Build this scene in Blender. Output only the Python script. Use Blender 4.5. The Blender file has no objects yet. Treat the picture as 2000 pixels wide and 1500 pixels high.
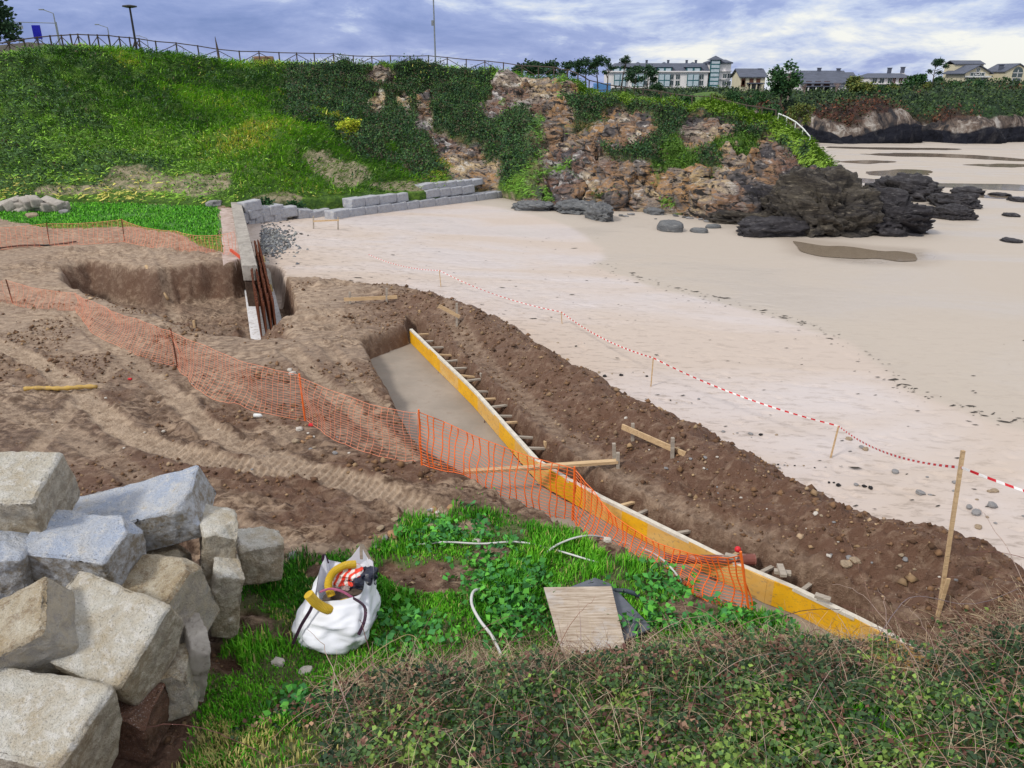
import bpy, bmesh, math, random
import numpy as np
from mathutils import Vector, Matrix, Euler
from mathutils.noise import noise as mnoise
R = math.radians
random.seed(7); rng = np.random.default_rng(7)
scn = bpy.context.scene
COL = scn.collection
# ---------------------------------------------------------------- camera
PITCH = 21.8; FOC = 1500.0; CZ = 6.0
cam_d = bpy.data.cameras.new("camera"); cam = bpy.data.objects.new("camera", cam_d); COL.objects.link(cam)
cam.location = (0, 0, CZ); cam.rotation_euler = (R(90 - PITCH), 0, 0)
cam_d.sensor_width = 36; cam_d.lens = 27.0; cam_d.clip_end = 3000; cam_d.clip_start = 0.1
scn.camera = cam
# ---------------------------------------------------------------- world: Nishita sky under broken cloud
SUN_EL, SUN_AZ = 44.0, -130.0     # azimuth from +Y towards +X
W = bpy.data.worlds.new("World"); scn.world = W; W.use_nodes = True
nt = W.node_tree; nt.nodes.clear()
def N(nt, t, **k):
    n = nt.nodes.new(t)
    for a, b in k.items(): setattr(n, a, b)
    return n
def L(nt, a, b): nt.links.new(a, b)
def mathn(nt, op, a, b=None, clamp=False):
    n = N(nt, 'ShaderNodeMath', operation=op, use_clamp=clamp)
    for i, v in enumerate((a, b)):
        if v is None: continue
        if isinstance(v, (int, float)): n.inputs[i].default_value = v
        else: L(nt, v, n.inputs[i])
    return n.outputs[0]
def mixc(nt, f, a, b, bt='MIX'):
    n = N(nt, 'ShaderNodeMix', data_type='RGBA', blend_type=bt)
    for i, v in ((0, f), (6, a), (7, b)):
        if isinstance(v, (int, float)): n.inputs[i].default_value = v
        elif isinstance(v, tuple): n.inputs[i].default_value = v if len(v) == 4 else v + (1,)
        else: L(nt, v, n.inputs[i])
    return n.outputs[2]
def ramp(nt, f, stops, interp='LINEAR'):
    n = N(nt, 'ShaderNodeValToRGB'); n.color_ramp.interpolation = interp
    e = n.color_ramp.elements
    while len(e) < len(stops): e.new(0.5)
    for q, (p, c) in zip(e, stops):
        q.position = p; q.color = (c, c, c, 1) if isinstance(c, (int, float)) else tuple(c) + (1,)
    L(nt, f, n.inputs[0]); return n.outputs[0]
def noise_n(nt, vec, scale, detail=4, rough=0.55, dist=0.0, out=0):
    n = N(nt, 'ShaderNodeTexNoise'); n.inputs['Scale'].default_value = scale; n.inputs['Detail'].default_value = detail
    n.inputs['Roughness'].default_value = rough; n.inputs['Distortion'].default_value = dist
    if vec is not None: L(nt, vec, n.inputs['Vector'])
    return n.outputs[out]
def mapping(nt, vec, scale=(1, 1, 1), loc=(0, 0, 0), rot=(0, 0, 0)):
    m = N(nt, 'ShaderNodeMapping'); m.inputs['Scale'].default_value = scale; m.inputs['Location'].default_value = loc
    m.inputs['Rotation'].default_value = rot; L(nt, vec, m.inputs[0]); return m.outputs[0]
sky = N(nt, 'ShaderNodeTexSky', sky_type='NISHITA', sun_disc=False, sun_elevation=R(SUN_EL), sun_rotation=R(SUN_AZ))
tc = N(nt, 'ShaderNodeTexCoord')
sx = N(nt, 'ShaderNodeSeparateXYZ'); L(nt, tc.outputs['Generated'], sx.inputs[0])
vv = mapping(nt, tc.outputs['Generated'], (1.7, 1.7, 5.5), (3.1, .7, .2), (0, R(-3), 0))
n1 = noise_n(nt, vv, 1.7, 8, .62, .5)
vv2 = mapping(nt, tc.outputs['Generated'], (2.6, 2.6, 9.5), (1.3, 5.7, 2.2), (0, R(5), 0))
n2 = noise_n(nt, vv2, 2.6, 7, .66, .4)
mixn = mathn(nt, 'ADD', mathn(nt, 'MULTIPLY', n1, .62), mathn(nt, 'MULTIPLY', n2, .38))
# brighter and creamier to the right and at the horizon
mixn2 = mathn(nt, 'ADD', mixn, mathn(nt, 'MULTIPLY', sx.outputs[0], .10))
hz = ramp(nt, sx.outputs[2], [(0.0, .11), (.035, .05), (.09, 0.0), (1, 0)])
mixn3 = mathn(nt, 'ADD', mixn2, hz)
cl = ramp(nt, mixn3, [(.36, (.17, .25, .56)), (.45, (.26, .34, .68)), (.52, (.36, .44, .78)), (.57, (.60, .68, .92)), (.64, (.98, .98, .96))])
cl2 = mixc(nt, 1.0, cl, (8.0, 8.0, 7.8), 'MULTIPLY')
skm = mixc(nt, .9, sky.outputs[0], cl2)
# high sky (outside the frame) is a brighter neutral overcast
hi = ramp(nt, sx.outputs[2], [(.10, 0.0), (.35, 1.0)])
skm2 = mixc(nt, hi, skm, (7.4, 7.5, 7.9))
bg = N(nt, 'ShaderNodeBackground'); bg.inputs[1].default_value = 0.115
L(nt, skm2, bg.inputs[0]); wo = N(nt, 'ShaderNodeOutputWorld'); L(nt, bg.outputs[0], wo.inputs[0])
# ---------------------------------------------------------------- sun (soft, overcast)
sd = bpy.data.lights.new("sun", 'SUN'); sun = bpy.data.objects.new("sun", sd); COL.objects.link(sun)
sd.energy = 2.3; sd.angle = R(9); sd.color = (1.0, .95, .86)
dv = Vector((math.sin(R(SUN_AZ)) * math.cos(R(SUN_EL)), math.cos(R(SUN_AZ)) * math.cos(R(SUN_EL)), math.sin(R(SUN_EL))))
sun.rotation_euler = dv.to_track_quat('Z', 'Y').to_euler()
scn.view_settings.view_transform = 'Standard'; scn.view_settings.look = 'None'
scn.view_settings.exposure = 0.08; scn.view_settings.gamma = 1
# ---------------------------------------------------------------- geometry of the view, used to survey the place from the photograph
CT, ST = math.cos(R(PITCH)), math.sin(R(PITCH))
def ray(px, py):
    v = (py - 750) / FOC
    return ((px - 1000) / FOC, CT - v * ST, -ST - v * CT)
def P(px, py, z=0.0):
    d = ray(px, py); t = (z - CZ) / d[2]
    return Vector((d[0] * t, d[1] * t, z))
def PY(px, py, Y):
    d = ray(px, py); t = Y / d[1]
    return Vector((d[0] * t, Y, CZ + d[2] * t))
def beach(x, y):
    x = np.asarray(x, float); y = np.asarray(y, float)
    return -.15 - .035 * np.clip(x + 8, 0, 18) - .01 * np.clip(x - 10, 0, None) - .03 * np.clip(y - 22, 0, None)
def PB(px, py, off=0.0):
    d = ray(px, py); lo, hi_ = 3.0, 400.0
    for _ in range(50):
        t = (lo + hi_) / 2
        if CZ + d[2] * t > float(beach(d[0] * t, d[1] * t)) + off: lo = t
        else: hi_ = t
    return Vector((d[0] * lo, d[1] * lo, CZ + d[2] * lo))
def proj(X, Y, Z):
    Z = Z - CZ
    dep = Y * CT - Z * ST; up = Y * ST + Z * CT
    dep = np.maximum(dep, .01)
    return 1000 + FOC * X / dep, 750 - FOC * up / dep
# ---------------------------------------------------------------- numpy noise
def _h(ix, iy, iz, s):
    n = (ix.astype(np.int64) * 374761393 + iy.astype(np.int64) * 668265263 + iz.astype(np.int64) * 2147483647 + s * 974634777) & 0xffffffff
    n = ((n ^ (n >> 13)) * 1274126177) & 0xffffffff
    return ((n ^ (n >> 16)) & 0xffff) / 65535.0
def vn2(x, y, s=0):
    x = np.asarray(x, float); y = np.asarray(y, float)
    ix = np.floor(x); iy = np.floor(y); fx = x - ix; fy = y - iy; z = np.zeros_like(ix)
    fx = fx * fx * (3 - 2 * fx); fy = fy * fy * (3 - 2 * fy)
    a = _h(ix, iy, z, s); b = _h(ix + 1, iy, z, s); c = _h(ix, iy + 1, z, s); d = _h(ix + 1, iy + 1, z, s)
    return (a + (b - a) * fx) * (1 - fy) + (c + (d - c) * fx) * fy
def fbm2(x, y, o=4, s=0, g=.5):
    r = 0; a = 1; t = 0
    for k in range(o):
        c, q = math.cos(k * .7), math.sin(k * .7)
        r = r + a * vn2((x * c - y * q) * 2 ** k, (x * q + y * c) * 2 ** k, s + k * 17); t += a; a *= g
    return r / t - .5
def vn3(x, y, z, s=0):
    ix = np.floor(x); iy = np.floor(y); iz = np.floor(z); fx = x - ix; fy = y - iy; fz = z - iz
    fx = fx * fx * (3 - 2 * fx); fy = fy * fy * (3 - 2 * fy); fz = fz * fz * (3 - 2 * fz)
    r = 0
    for dz, wz in ((0, 1 - fz), (1, fz)):
        a = _h(ix, iy, iz + dz, s); b = _h(ix + 1, iy, iz + dz, s); c = _h(ix, iy + 1, iz + dz, s); d = _h(ix + 1, iy + 1, iz + dz, s)
        r = r + wz * ((a + (b - a) * fx) * (1 - fy) + (c + (d - c) * fx) * fy)
    return r
def fbm3(x, y, z, o=4, s=0, g=.5, ridge=False):
    r = 0; a = 1; t = 0
    for k in range(o):
        v = vn3(x * 2 ** k + k * 3.1, y * 2 ** k + k * 1.7, z * 2 ** k, s + k * 13)
        if ridge: v = 1 - np.abs(2 * v - 1)
        r = r + a * v; t += a; a *= g
    return r / t - .5
def worley(x, y, z, s=0):
    """angular facets: returns height in -.5...5, crack distance, cell random"""
    ix, iy, iz = np.floor(x), np.floor(y), np.floor(z); f1 = np.full(x.shape, 9.); f2 = np.full(x.shape, 9.); hgt = np.zeros(x.shape); cid = np.zeros(x.shape)
    for a in (-1, 0, 1):
        for b_ in (-1, 0, 1):
            for c in (-1, 0, 1):
                cx, cy, cz = ix + a, iy + b_, iz + c; r1 = _h(cx, cy, cz, s + 1); r2 = _h(cx, cy, cz, s + 2); r3 = _h(cx, cy, cz, s + 3)
                dx, dy, dz = x - cx - r1, y - cy - r2, z - cz - r3; d = np.sqrt(dx * dx + dy * dy + dz * dz); m = d < f1
                f2 = np.where(m, f1, np.minimum(f2, d)); f1 = np.where(m, d, f1); q = _h(cx, cy, cz, s + 4)
                h = (q - .5) * .7 + (r2 - .5) * 1.4 * dx + (r3 - .5) * 1.4 * dy + (r1 - .5) * 1.6 * dz; hgt = np.where(m, h, hgt); cid = np.where(m, _h(cx, cy, cz, s + 5), cid)
    return hgt, f2 - f1, cid
def sst(x, a, b):
    t = np.clip((x - a) / (b - a), 0, 1); return t * t * (3 - 2 * t)
def pdist(X, Y, pts):
    """distance, signed side (+ = left of travel), arclength along a polyline"""
    bd = np.full(X.shape, 1e9); bs = np.zeros(X.shape); bl = np.zeros(X.shape); acc = 0
    for (ax, ay), (bx, by) in zip(pts[:-1], pts[1:]):
        dx, dy = bx - ax, by - ay; ln = math.hypot(dx, dy)
        t = np.clip(((X - ax) * dx + (Y - ay) * dy) / (ln * ln), 0, 1)
        ex = X - ax - t * dx; ey = Y - ay - t * dy; d = np.hypot(ex, ey)
        m = d < bd; bd = np.where(m, d, bd); bs = np.where(m, np.sign(dx * ey - dy * ex), bs); bl = np.where(m, acc + t * ln, bl)
        acc += ln
    return bd, bs, bl
def inpoly(X, Y, pts):
    ins = np.zeros(X.shape, bool); n = len(pts)
    for i in range(n):
        (ax, ay), (bx, by) = pts[i], pts[(i + 1) % n]
        c = ((ay > Y) != (by > Y)) & (X < (bx - ax) * (Y - ay) / (by - ay + 1e-12) + ax); ins ^= c
    return ins
def psd(X, Y, pts):
    d, _, _ = pdist(X, Y, list(pts) + [pts[0]]); return np.where(inpoly(X, Y, pts), d, -d)
def w2(lst, z=0.0): return [tuple(P(a, b, z)[:2]) for a, b in lst]
def catmull(pts, n):
    pts = np.array(pts, float); k = len(pts); t = np.linspace(0, k - 1, n); i = np.clip(t.astype(int), 0, k - 2); f = (t - i)[:, None]
    p0 = pts[np.clip(i - 1, 0, k - 1)]; p1 = pts[i]; p2 = pts[i + 1]; p3 = pts[np.clip(i + 2, 0, k - 1)]
    return .5 * ((2 * p1) + (-p0 + p2) * f + (2 * p0 - 5 * p1 + 4 * p2 - p3) * f ** 2 + (-p0 + 3 * p1 - 3 * p2 + p3) * f ** 3)
# ---------------------------------------------------------------- materials
MATS = {}
def newmat(name):
    m = bpy.data.materials.new(name); m.use_nodes = True; nt = m.node_tree; nt.nodes.clear()
    o = N(nt, 'ShaderNodeOutputMaterial'); b = N(nt, 'ShaderNodeBsdfPrincipled'); L(nt, b.outputs[0], o.inputs[0])
    MATS[name] = m; return m, nt, b
def bump(nt, b, h, strength=.5, dist=.05):
    n = N(nt, 'ShaderNodeBump'); n.inputs['Strength'].default_value = strength; n.inputs['Distance'].default_value = dist
    L(nt, h, n.inputs['Height']); L(nt, n.outputs[0], b.inputs['Normal'])
def pm(name, c1, c2=None, scale=5, rough=.8, bmp=.3, bd=.02, detail=5, metal=0, stretch=(1, 1, 1), c3=None, s3=20, spec=.3, lo=.35, hi=.65):
    if name in MATS: return MATS[name]
    m, nt, b = newmat(name); c2 = c2 or tuple(x * .7 for x in c1)
    tc = N(nt, 'ShaderNodeTexCoord'); v = mapping(nt, tc.outputs['Object'], stretch)
    f = noise_n(nt, v, scale, detail, .6, .2)
    c = mixc(nt, ramp(nt, f, [(lo, 0), (hi, 1)]), c1, c2)
    if c3: c = mixc(nt, ramp(nt, noise_n(nt, v, s3, 4, .7), [(.55, 0), (.68, 1)]), c, c3)
    L(nt, c, b.inputs['Base Color']); b.inputs['Roughness'].default_value = rough; b.inputs['Metallic'].default_value = metal
    b.inputs['Specular IOR Level'].default_value = spec
    if bmp: bump(nt, b, noise_n(nt, v, scale * 3, 6, .65), bmp, bd)
    return m
def attrmat(name, rough=.75, trans=.0, gain=1.0):
    """albedo from the mesh's own 'col' attribute, varied with noise; for leaves and blades"""
    m, nt, b = newmat(name); a = N(nt, 'ShaderNodeAttribute', attribute_name='col')
    g = N(nt, 'ShaderNodeNewGeometry'); f = noise_n(nt, g.outputs['Position'], 3, 3)
    c = mixc(nt, ramp(nt, f, [(.3, 0), (.7, 1)]), a.outputs[0], mixc(nt, 1.0, a.outputs[0], (1.45 * gain, 1.4 * gain, 1.1 * gain), 'MULTIPLY'))
    L(nt, c, b.inputs['Base Color']); b.inputs['Roughness'].default_value = rough; b.inputs['Specular IOR Level'].default_value = .25
    return m
# ---------------------------------------------------------------- object helpers
def tag(o, label=None, cat=None, group=None, kind=None):
    if label: o['label'] = label
    if cat: o['category'] = cat
    if group: o['group'] = group
    if kind: o['kind'] = kind
    return o
def empty(name, loc, rz=0.0):
    o = bpy.data.objects.new(name, None); COL.objects.link(o); o.location = loc; o.rotation_euler = (0, 0, rz); o.empty_display_size = .2
    return o
def mesh_np(name, verts, faces, mat, parent=None, smooth=False, col=None, attrs=None, quads=True):
    """verts (n,3); faces (m,k) arrays, k constant"""
    me = bpy.data.meshes.new(name); verts = np.asarray(verts, np.float32); faces = np.asarray(faces, np.int32); k = faces.shape[1]
    me.vertices.add(len(verts)); me.vertices.foreach_set('co', verts.ravel())
    me.loops.add(faces.size); me.loops.foreach_set('vertex_index', faces.ravel())
    me.polygons.add(len(faces)); me.polygons.foreach_set('loop_start', np.arange(0, faces.size, k, dtype=np.int32))
    me.polygons.foreach_set('loop_total', np.full(len(faces), k, np.int32))
    if smooth: me.polygons.foreach_set('use_smooth', np.ones(len(faces), bool))
    me.update(calc_edges=True)
    for an, arr in (attrs or {}).items():
        at = me.attributes.new(an, 'FLOAT_COLOR', 'POINT'); a4 = np.ones((len(verts), 4), np.float32); a4[:, :arr.shape[1]] = arr
        at.data.foreach_set('color', a4.ravel())
    if col is not None:
        at = me.attributes.new('col', 'FLOAT_COLOR', 'POINT'); a4 = np.ones((len(verts), 4), np.float32); a4[:, :3] = col
        at.data.foreach_set('color', a4.ravel())
    me.materials.append(mat); o = bpy.data.objects.new(name, me); COL.objects.link(o)
    if parent: o.parent = parent
    return o
class MB:
    """collects boxes, bars, tubes, prisms into one mesh (local coordinates)"""
    def __init__(s): s.v = []; s.f = []
    def add(s, vs, fs):
        k = len(s.v); s.v += [tuple(v) for v in vs]; s.f += [tuple(i + k for i in f) for f in fs]; return s
    def box(s, c, d, rot=None):
        x, y, z = (q / 2 for q in d); M = rot.to_matrix() if isinstance(rot, Euler) else (rot or Matrix.Identity(3)); c = Vector(c)
        vs = [c + M @ Vector((a * x, b * y, e * z)) for a in (-1, 1) for b in (-1, 1) for e in (-1, 1)]
        return s.add(vs, [(0, 1, 3, 2), (4, 6, 7, 5), (0, 4, 5, 1), (2, 3, 7, 6), (0, 2, 6, 4), (1, 5, 7, 3)])
    def bar(s, a, b, w, h, up=(0, 0, 1)):
        a = Vector(a); b = Vector(b); d = (b - a).normalized(); u = Vector(up); sd_ = d.cross(u)
        if sd_.length < 1e-4: sd_ = d.cross(Vector((1, 0, 0)))
        sd_.normalize(); u = sd_.cross(d).normalized()
        vs = [p + sd_ * (i * w / 2) + u * (j * h / 2) for p in (a, b) for i, j in ((-1, -1), (1, -1), (1, 1), (-1, 1))]
        return s.add(vs, [(3, 2, 1, 0), (4, 5, 6, 7), (0, 1, 5, 4), (1, 2, 6, 5), (2, 3, 7, 6), (3, 0, 4, 7)])
    def tube(s, pts, rad, n=8, cap=True):
        pts = [Vector(p) for p in pts]; m = len(pts); rs = rad if hasattr(rad, '__len__') else [rad] * m; vs = []; fs = []
        ref = Vector((0.13, .27, .95))
        for i, p in enumerate(pts):
            d = (pts[min(i + 1, m - 1)] - pts[max(i - 1, 0)])
            d = d.normalized() if d.length > 1e-9 else Vector((0, 0, 1))
            a = d.cross(ref)
            if a.length < .05: a = d.cross(Vector((1, 0, 0)))
            a.normalize(); b = d.cross(a)
            for k in range(n):
                an = 2 * math.pi * k / n; vs.append(p + (a * math.cos(an) + b * math.sin(an)) * rs[i])
        for i in range(m - 1):
            for k in range(n): fs.append((i * n + k, i * n + (k + 1) % n, (i + 1) * n + (k + 1) % n, (i + 1) * n + k))
        if cap: fs += [tuple(range(n))[::-1], tuple(range((m - 1) * n, m * n))]
        return s.add(vs, fs)
    def prism(s, poly, z0, z1):
        n = len(poly); vs = [(x, y, z0) for x, y in poly] + [(x, y, z1) for x, y in poly]
        return s.add(vs, [tuple(range(n))[::-1], tuple(range(n, 2 * n))] + [(i, (i + 1) % n, n + (i + 1) % n, n + i) for i in range(n)])
    def build(s, name, mat, parent=None, smooth=False, bevel=0):
        me = bpy.data.meshes.new(name); me.from_pydata(s.v, [], s.f); me.update()
        bm = bmesh.new(); bm.from_mesh(me)
        if bevel: bmesh.ops.bevel(bm, geom=list(bm.edges), offset=bevel, segments=1, affect='EDGES')
        bmesh.ops.recalc_face_normals(bm, faces=bm.faces); bm.to_mesh(me); bm.free()
        if smooth: me.polygons.foreach_set('use_smooth', [True] * len(me.polygons))
        me.materials.append(mat); o = bpy.data.objects.new(name, me); COL.objects.link(o)
        if parent: o.parent = parent
        return o
def obj_at(name, mb, mat, loc, label, cat, group=None, **k):
    o = mb.build(name, mat, **k); o.location = loc; return tag(o, label, cat, group)
def dup(root, loc, rz=0.0, label=None, group=None, sc=1.0):
    r = root.copy(); COL.objects.link(r); r.location = loc; r.rotation_euler = (0, 0, rz); r.scale = (sc,) * 3
    if label: r['label'] = label
    if group: r['group'] = group
    for c in list(root.children):
        d = c.copy(); COL.objects.link(d); d.parent = r
        for g in list(c.children):
            e = g.copy(); COL.objects.link(e); e.parent = d
    return r
# ================================================================ THE GROUND
CREST = [(505, 522), (545, 540), (600, 545), (680, 552), (770, 556), (860, 573), (960, 608), (1040, 650), (1150, 710), (1250, 762), (1370, 817), (1500, 890), (1600, 935), (1680, 968), (1760, 985), (1870, 1012), (1960, 1060), (2000, 1095), (2200, 1300)]
BERMH = [0, 0, 0, .02, .1, .2, .3, .35, .4, .4, .38, .38, .4, .5, .55, .5, .35, .25, .2]
crest_w = [tuple(P(a, b, h)[:2]) for (a, b), h in zip(CREST, BERMH)]
cr_acc = np.concatenate([[0], np.cumsum([math.dist(a, b) for a, b in zip(crest_w[:-1], crest_w[1:])])])
wallA = P(462, 395, .3); wallB = P(489, 518, .3)
# the sea wall's line closes the beach off to the left of the crest line
back_line = [(-30.0, 62.0), (wallA.x + .2, wallA.y), (wallB.x + .3, wallB.y)] + crest_w[1:]
bl_off = math.dist(back_line[0], back_line[1]) + math.dist(back_line[1], back_line[2]) + math.dist(back_line[2], back_line[3])
BOARD = [(801, 642), (845, 685), (896, 733), (925, 761), (973, 815), (1055, 906), (1167, 967), (1300, 1032), (1396, 1080), (1500, 1130), (1564, 1152), (1667, 1203), (1718, 1232), (1900, 1318)]
board_w = w2(BOARD, -.1)
EDGE = [(714, 671), (729, 706), (752, 741), (770, 776), (776, 800), (792, 822), (812, 856), (850, 893), (904, 922), (950, 945), (1055, 990), (1125, 1020), (1230, 1068), (1330, 1120), (1430, 1166), (1500, 1200), (1590, 1250), (1760, 1340)]
edge_w = w2(EDGE, -.05)
slab_poly = [(board_w[0][0], board_w[0][1])] + board_w[1:] + edge_w[::-1]
trench_l = [(p[0] - .1, p[1] + .35) for p in board_w[:1]] + board_w
PIT = [(95, 520), (180, 508), (300, 524), (400, 514), (480, 508), (503, 520), (530, 560), (565, 610), (600, 672), (500, 672), (400, 655), (300, 628), (200, 592), (120, 560)]
pit_w = w2(PIT, -.05)
FOOTL = [tuple(P(506, 572, -1.1)[:2]), tuple(P(531, 678, -1.1)[:2])]
LAWN = [(-60, 400), (120, 392), (432, 398), (436, 440), (442, 492), (400, 486), (345, 455), (240, 441), (100, 446), (10, 430)]
lawn_w = w2(LAWN, .05)
PAVE = [(430, 405), (455, 405), (492, 518), (436, 518)]
pave_w = w2(PAVE, 0)
BANK = [(-300, 1600), (300, 1560), (480, 1420), (700, 1330), (1000, 1290), (1400, 1262), (1700, 1262), (2000, 1200), (2300, 1150)]
bank_w = w2(BANK, 0)
TRACKS = [([(-100, 640), (60, 700), (150, 760), (260, 850), (430, 905), (620, 925), (800, 985), (900, 1035)], .5, 1.0),
          ([(120, 600), (220, 680), (330, 760), (420, 850), (560, 905), (760, 965), (950, 1050)], .42, .8),
          ([(300, 480), (330, 560), (280, 660), (170, 760), (60, 880), (-60, 980)], .38, .7),
          ([(560, 690), (640, 760), (720, 830), (800, 900)], .4, .8),
          ([(620, 670), (690, 740), (750, 800)], .3, .6),
          ([(-40, 780), (160, 860), (340, 980), (520, 1050), (700, 1080)], .45, .5),
          ([(870, 610), (930, 690), (1000, 755), (1100, 850), (1200, 925), (1320, 985), (1440, 1040), (1580, 1110), (1700, 1180), (1800, 1225)], .42, .45),
          ([(-40, 600), (100, 600), (260, 640), (380, 700), (470, 770), (560, 860)], .35, .5)]
tracks_w = [(catmull(w2(t), 30).tolist(), w, a) for t, w, a in TRACKS]
def smh(X, Y):
    """smooth ground height without mud detail, and zone masks"""
    B = beach(X, Y)
    cd, cs, cl_ = pdist(X, Y, back_line)
    s = cd * cs                                        # + on the beach side
    al = np.clip(cl_ - bl_off, 0, None) + cr_acc[1]
    bh = np.interp(al, cr_acc, BERMH)
    bh = bh * (cl_ > bl_off - 1)
    wob = fbm2(X * .9, Y * .9, 3, 5) * .9
    D = np.zeros_like(X) + .12 * fbm2(X * .25, Y * .25, 3, 9)
    D = D + bh * np.exp(-((s + .42 + wob * .4) / .55) ** 2) * (1 + 1.1 * fbm2(X * 1.1, Y * 1.1, 3, 31))
    wl_ = cl_ < math.dist(back_line[0], back_line[1]) + math.dist(back_line[1], back_line[2])
    f = np.where(wl_, sst(s, -.15, .1), sst(s + wob * .35 * (bh > .02), .05, .9))
    H = D * (1 - f) + B * f
    # seaward of the wall the ground steps straight down
    return H, s, f, bh
def ground(X, Y, detail=True):
    X = np.asarray(X, float); Y = np.asarray(Y, float)
    H, s, f, bh = smh(X, Y)
    # trench and slab pit
    near = (Y < 24) & (Y > 2)
    pit = np.zeros_like(X); z = {}
    sp = psd(X, Y, slab_poly); jag = .22 * fbm2(X * 2.6, Y * 2.6, 3, 3)
    td, ts, tl = pdist(X, Y, trench_l)
    tw = .40 + .14 * fbm2(X * 1.1, Y * 1.1, 2, 12) + jag * .8
    dig = np.maximum(sst(sp + jag * .6, -.16, .08), sst(tw - td, -.05, .14) * (ts > 0) + (ts <= 0) * sst(.12 - td, 0, .1))
    H = H * (1 - dig) + (-.58) * dig
    # excavation by the old wall
    pp = psd(X, Y, pit_w) + .5 * fbm2(X * .8, Y * .8, 3, 21)
    back = sst(Y, 21.5, 24.0); wd = 1.7 * (1 - back) + .55 * back
    pf = sst(pp / wd, 0, 1); H = H * (1 - pf) + (-1.22 + .25 * fbm2(X, Y, 3, 8)) * pf
    # slot dug for the footing
    fdist, _, _ = pdist(X, Y, FOOTL); fs = sst(.80 - fdist + .25 * fbm2(X * 1.5, Y * 1.5, 3, 77), -.1, .12); H = H * (1 - fs) + (-1.3) * fs; pf = np.maximum(pf, fs)
    # pressed bench beside the trench
    # knoll between excavation and slab
    kx, ky = P(640, 690, .1)[:2]; kk = np.exp(-(((X - kx) / 1.6) ** 2 + ((Y - ky) / 1.3) ** 2)); H = H + .16 * kk * (1 - dig)
    # embankment under the brambles
    bd, bs, _ = pdist(X, Y, bank_w); e = np.where(bs < 0, bd, 0)
    H = H + .34 * e * (1 - dig * (e < .6))
    lawn = sst(psd(X, Y, lawn_w) + .4 * fbm2(X * .8, Y * .8, 3, 2), -.05, .3)
    pave = sst(psd(X, Y, pave_w), -.05, .05)
    trk = np.zeros_like(X); clt = np.zeros_like(X); rim = np.zeros_like(X)
    for pts, w, a in tracks_w:
        d, sg, l = pdist(X, Y, pts); d = d + .12 * fbm2(X * 2, Y * 2, 2, 4)
        t = sst(w * .5 - d, -.05, .05) * a; trk = np.maximum(trk, t)
        clt = np.where(t > .1, np.sin(l * 2 * math.pi / .13 + sg * d * 9), clt); rim = np.maximum(rim, np.exp(-((d - w * .62) / .09) ** 2) * a)
    trk = trk * (1 - dig)
    dirt = 1 - f
    grassm = grass_zone(X, Y)
    calm = np.clip(1 - lawn - pave - dig * (sp > 0) - .8 * grassm, 0, 1)
    if detail:
        m = dirt * calm
        n1 = fbm2(X * 1.7, Y * 2.6, 4, 41); n2 = fbm2(X * 7, Y * 10, 3, 51); rg = 1 - np.abs(fbm2(X * 3.2, Y * 4.6, 3, 61)) * 2
        rough = sst(fbm2(X * .5, Y * .5, 3, 71), -.1, .15)
        rough = np.maximum(rough, sst(bh, .05, .2) * sst(s, -3.2, -.9)) ; rough = np.maximum(rough, pf * .9)
        H = H + m * (1 - trk) * (n1 * (.07 + .26 * rough) + n2 * (.03 + .10 * rough) + (rg - .85) * .09 * rough)
        H = H + m * (rim * (.035 + .06 * n2)) + m * trk * (-.045 + .028 * clt + .5 * n1 * .1)
        # digging relief on the trench faces
        H = H + dirt * (dig * (1 - dig) * 4) * (n2 * .35) + dirt * (pf * (1 - pf) * 4) * (.30 * n2 + .55 * fbm2(X * 2.4, Y * 2.4, 3, 131))
        H = H + lawn * .05 * n2 + grassm * .06 * n2
        sn = fbm2(X * .7, Y * 2.2, 4, 81); fp = sst(fbm2(X * 2.2, Y * 3.5, 3, 91), .1, .3); nr = np.exp(-np.clip(s, 0, None) / 6)
        H = H + f * (sn * .05 * (nr + .15) - fp * .05 * nr)
    return H, s, f, dict(dirt=dirt, lawn=lawn, pave=pave, trk=trk, dig=dig, pit=pf, grass=grassm, bh=bh, bank=e)
GRASS = [(330, 1620), (390, 1290), (470, 1150), (560, 1095), (640, 1085), (760, 1062), (800, 1015), (880, 985), (985, 992), (1090, 1030), (1200, 1072), (1300, 1112), (1400, 1190), (1480, 1205), (1560, 1215), (1640, 1268), (1750, 1300), (1900, 1300), (2100, 1300), (2300, 1700)]
grass_w = w2(GRASS)
BARE = [(850, 1125, 95, 32), (960, 1085, 45, 20), (1345, 1195, 55, 30), (1130, 1175, 50, 25), (490, 1215, 45, 22), (560, 1240, 30, 16), (440, 1300, 30, 20), (920, 1030, 45, 14), (620, 1120, 25, 12), (760, 1110, 20, 18), (660, 1200, 60, 22)]
def grass_zone(X, Y):
    g = sst(psd(X, Y, grass_w) + .5 * fbm2(X * 1.2, Y * 1.2, 3, 101), -.02, .2)
    px, py = proj(X, Y, np.zeros_like(X))
    for a, b, rx, ry in BARE:
        q = ((px - a) / rx) ** 2 + ((py - b) / ry) ** 2; g = g * sst(q + 1.2 * fbm2(X * 3, Y * 3, 2, 7), .7, 1.3)
    return g
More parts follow.
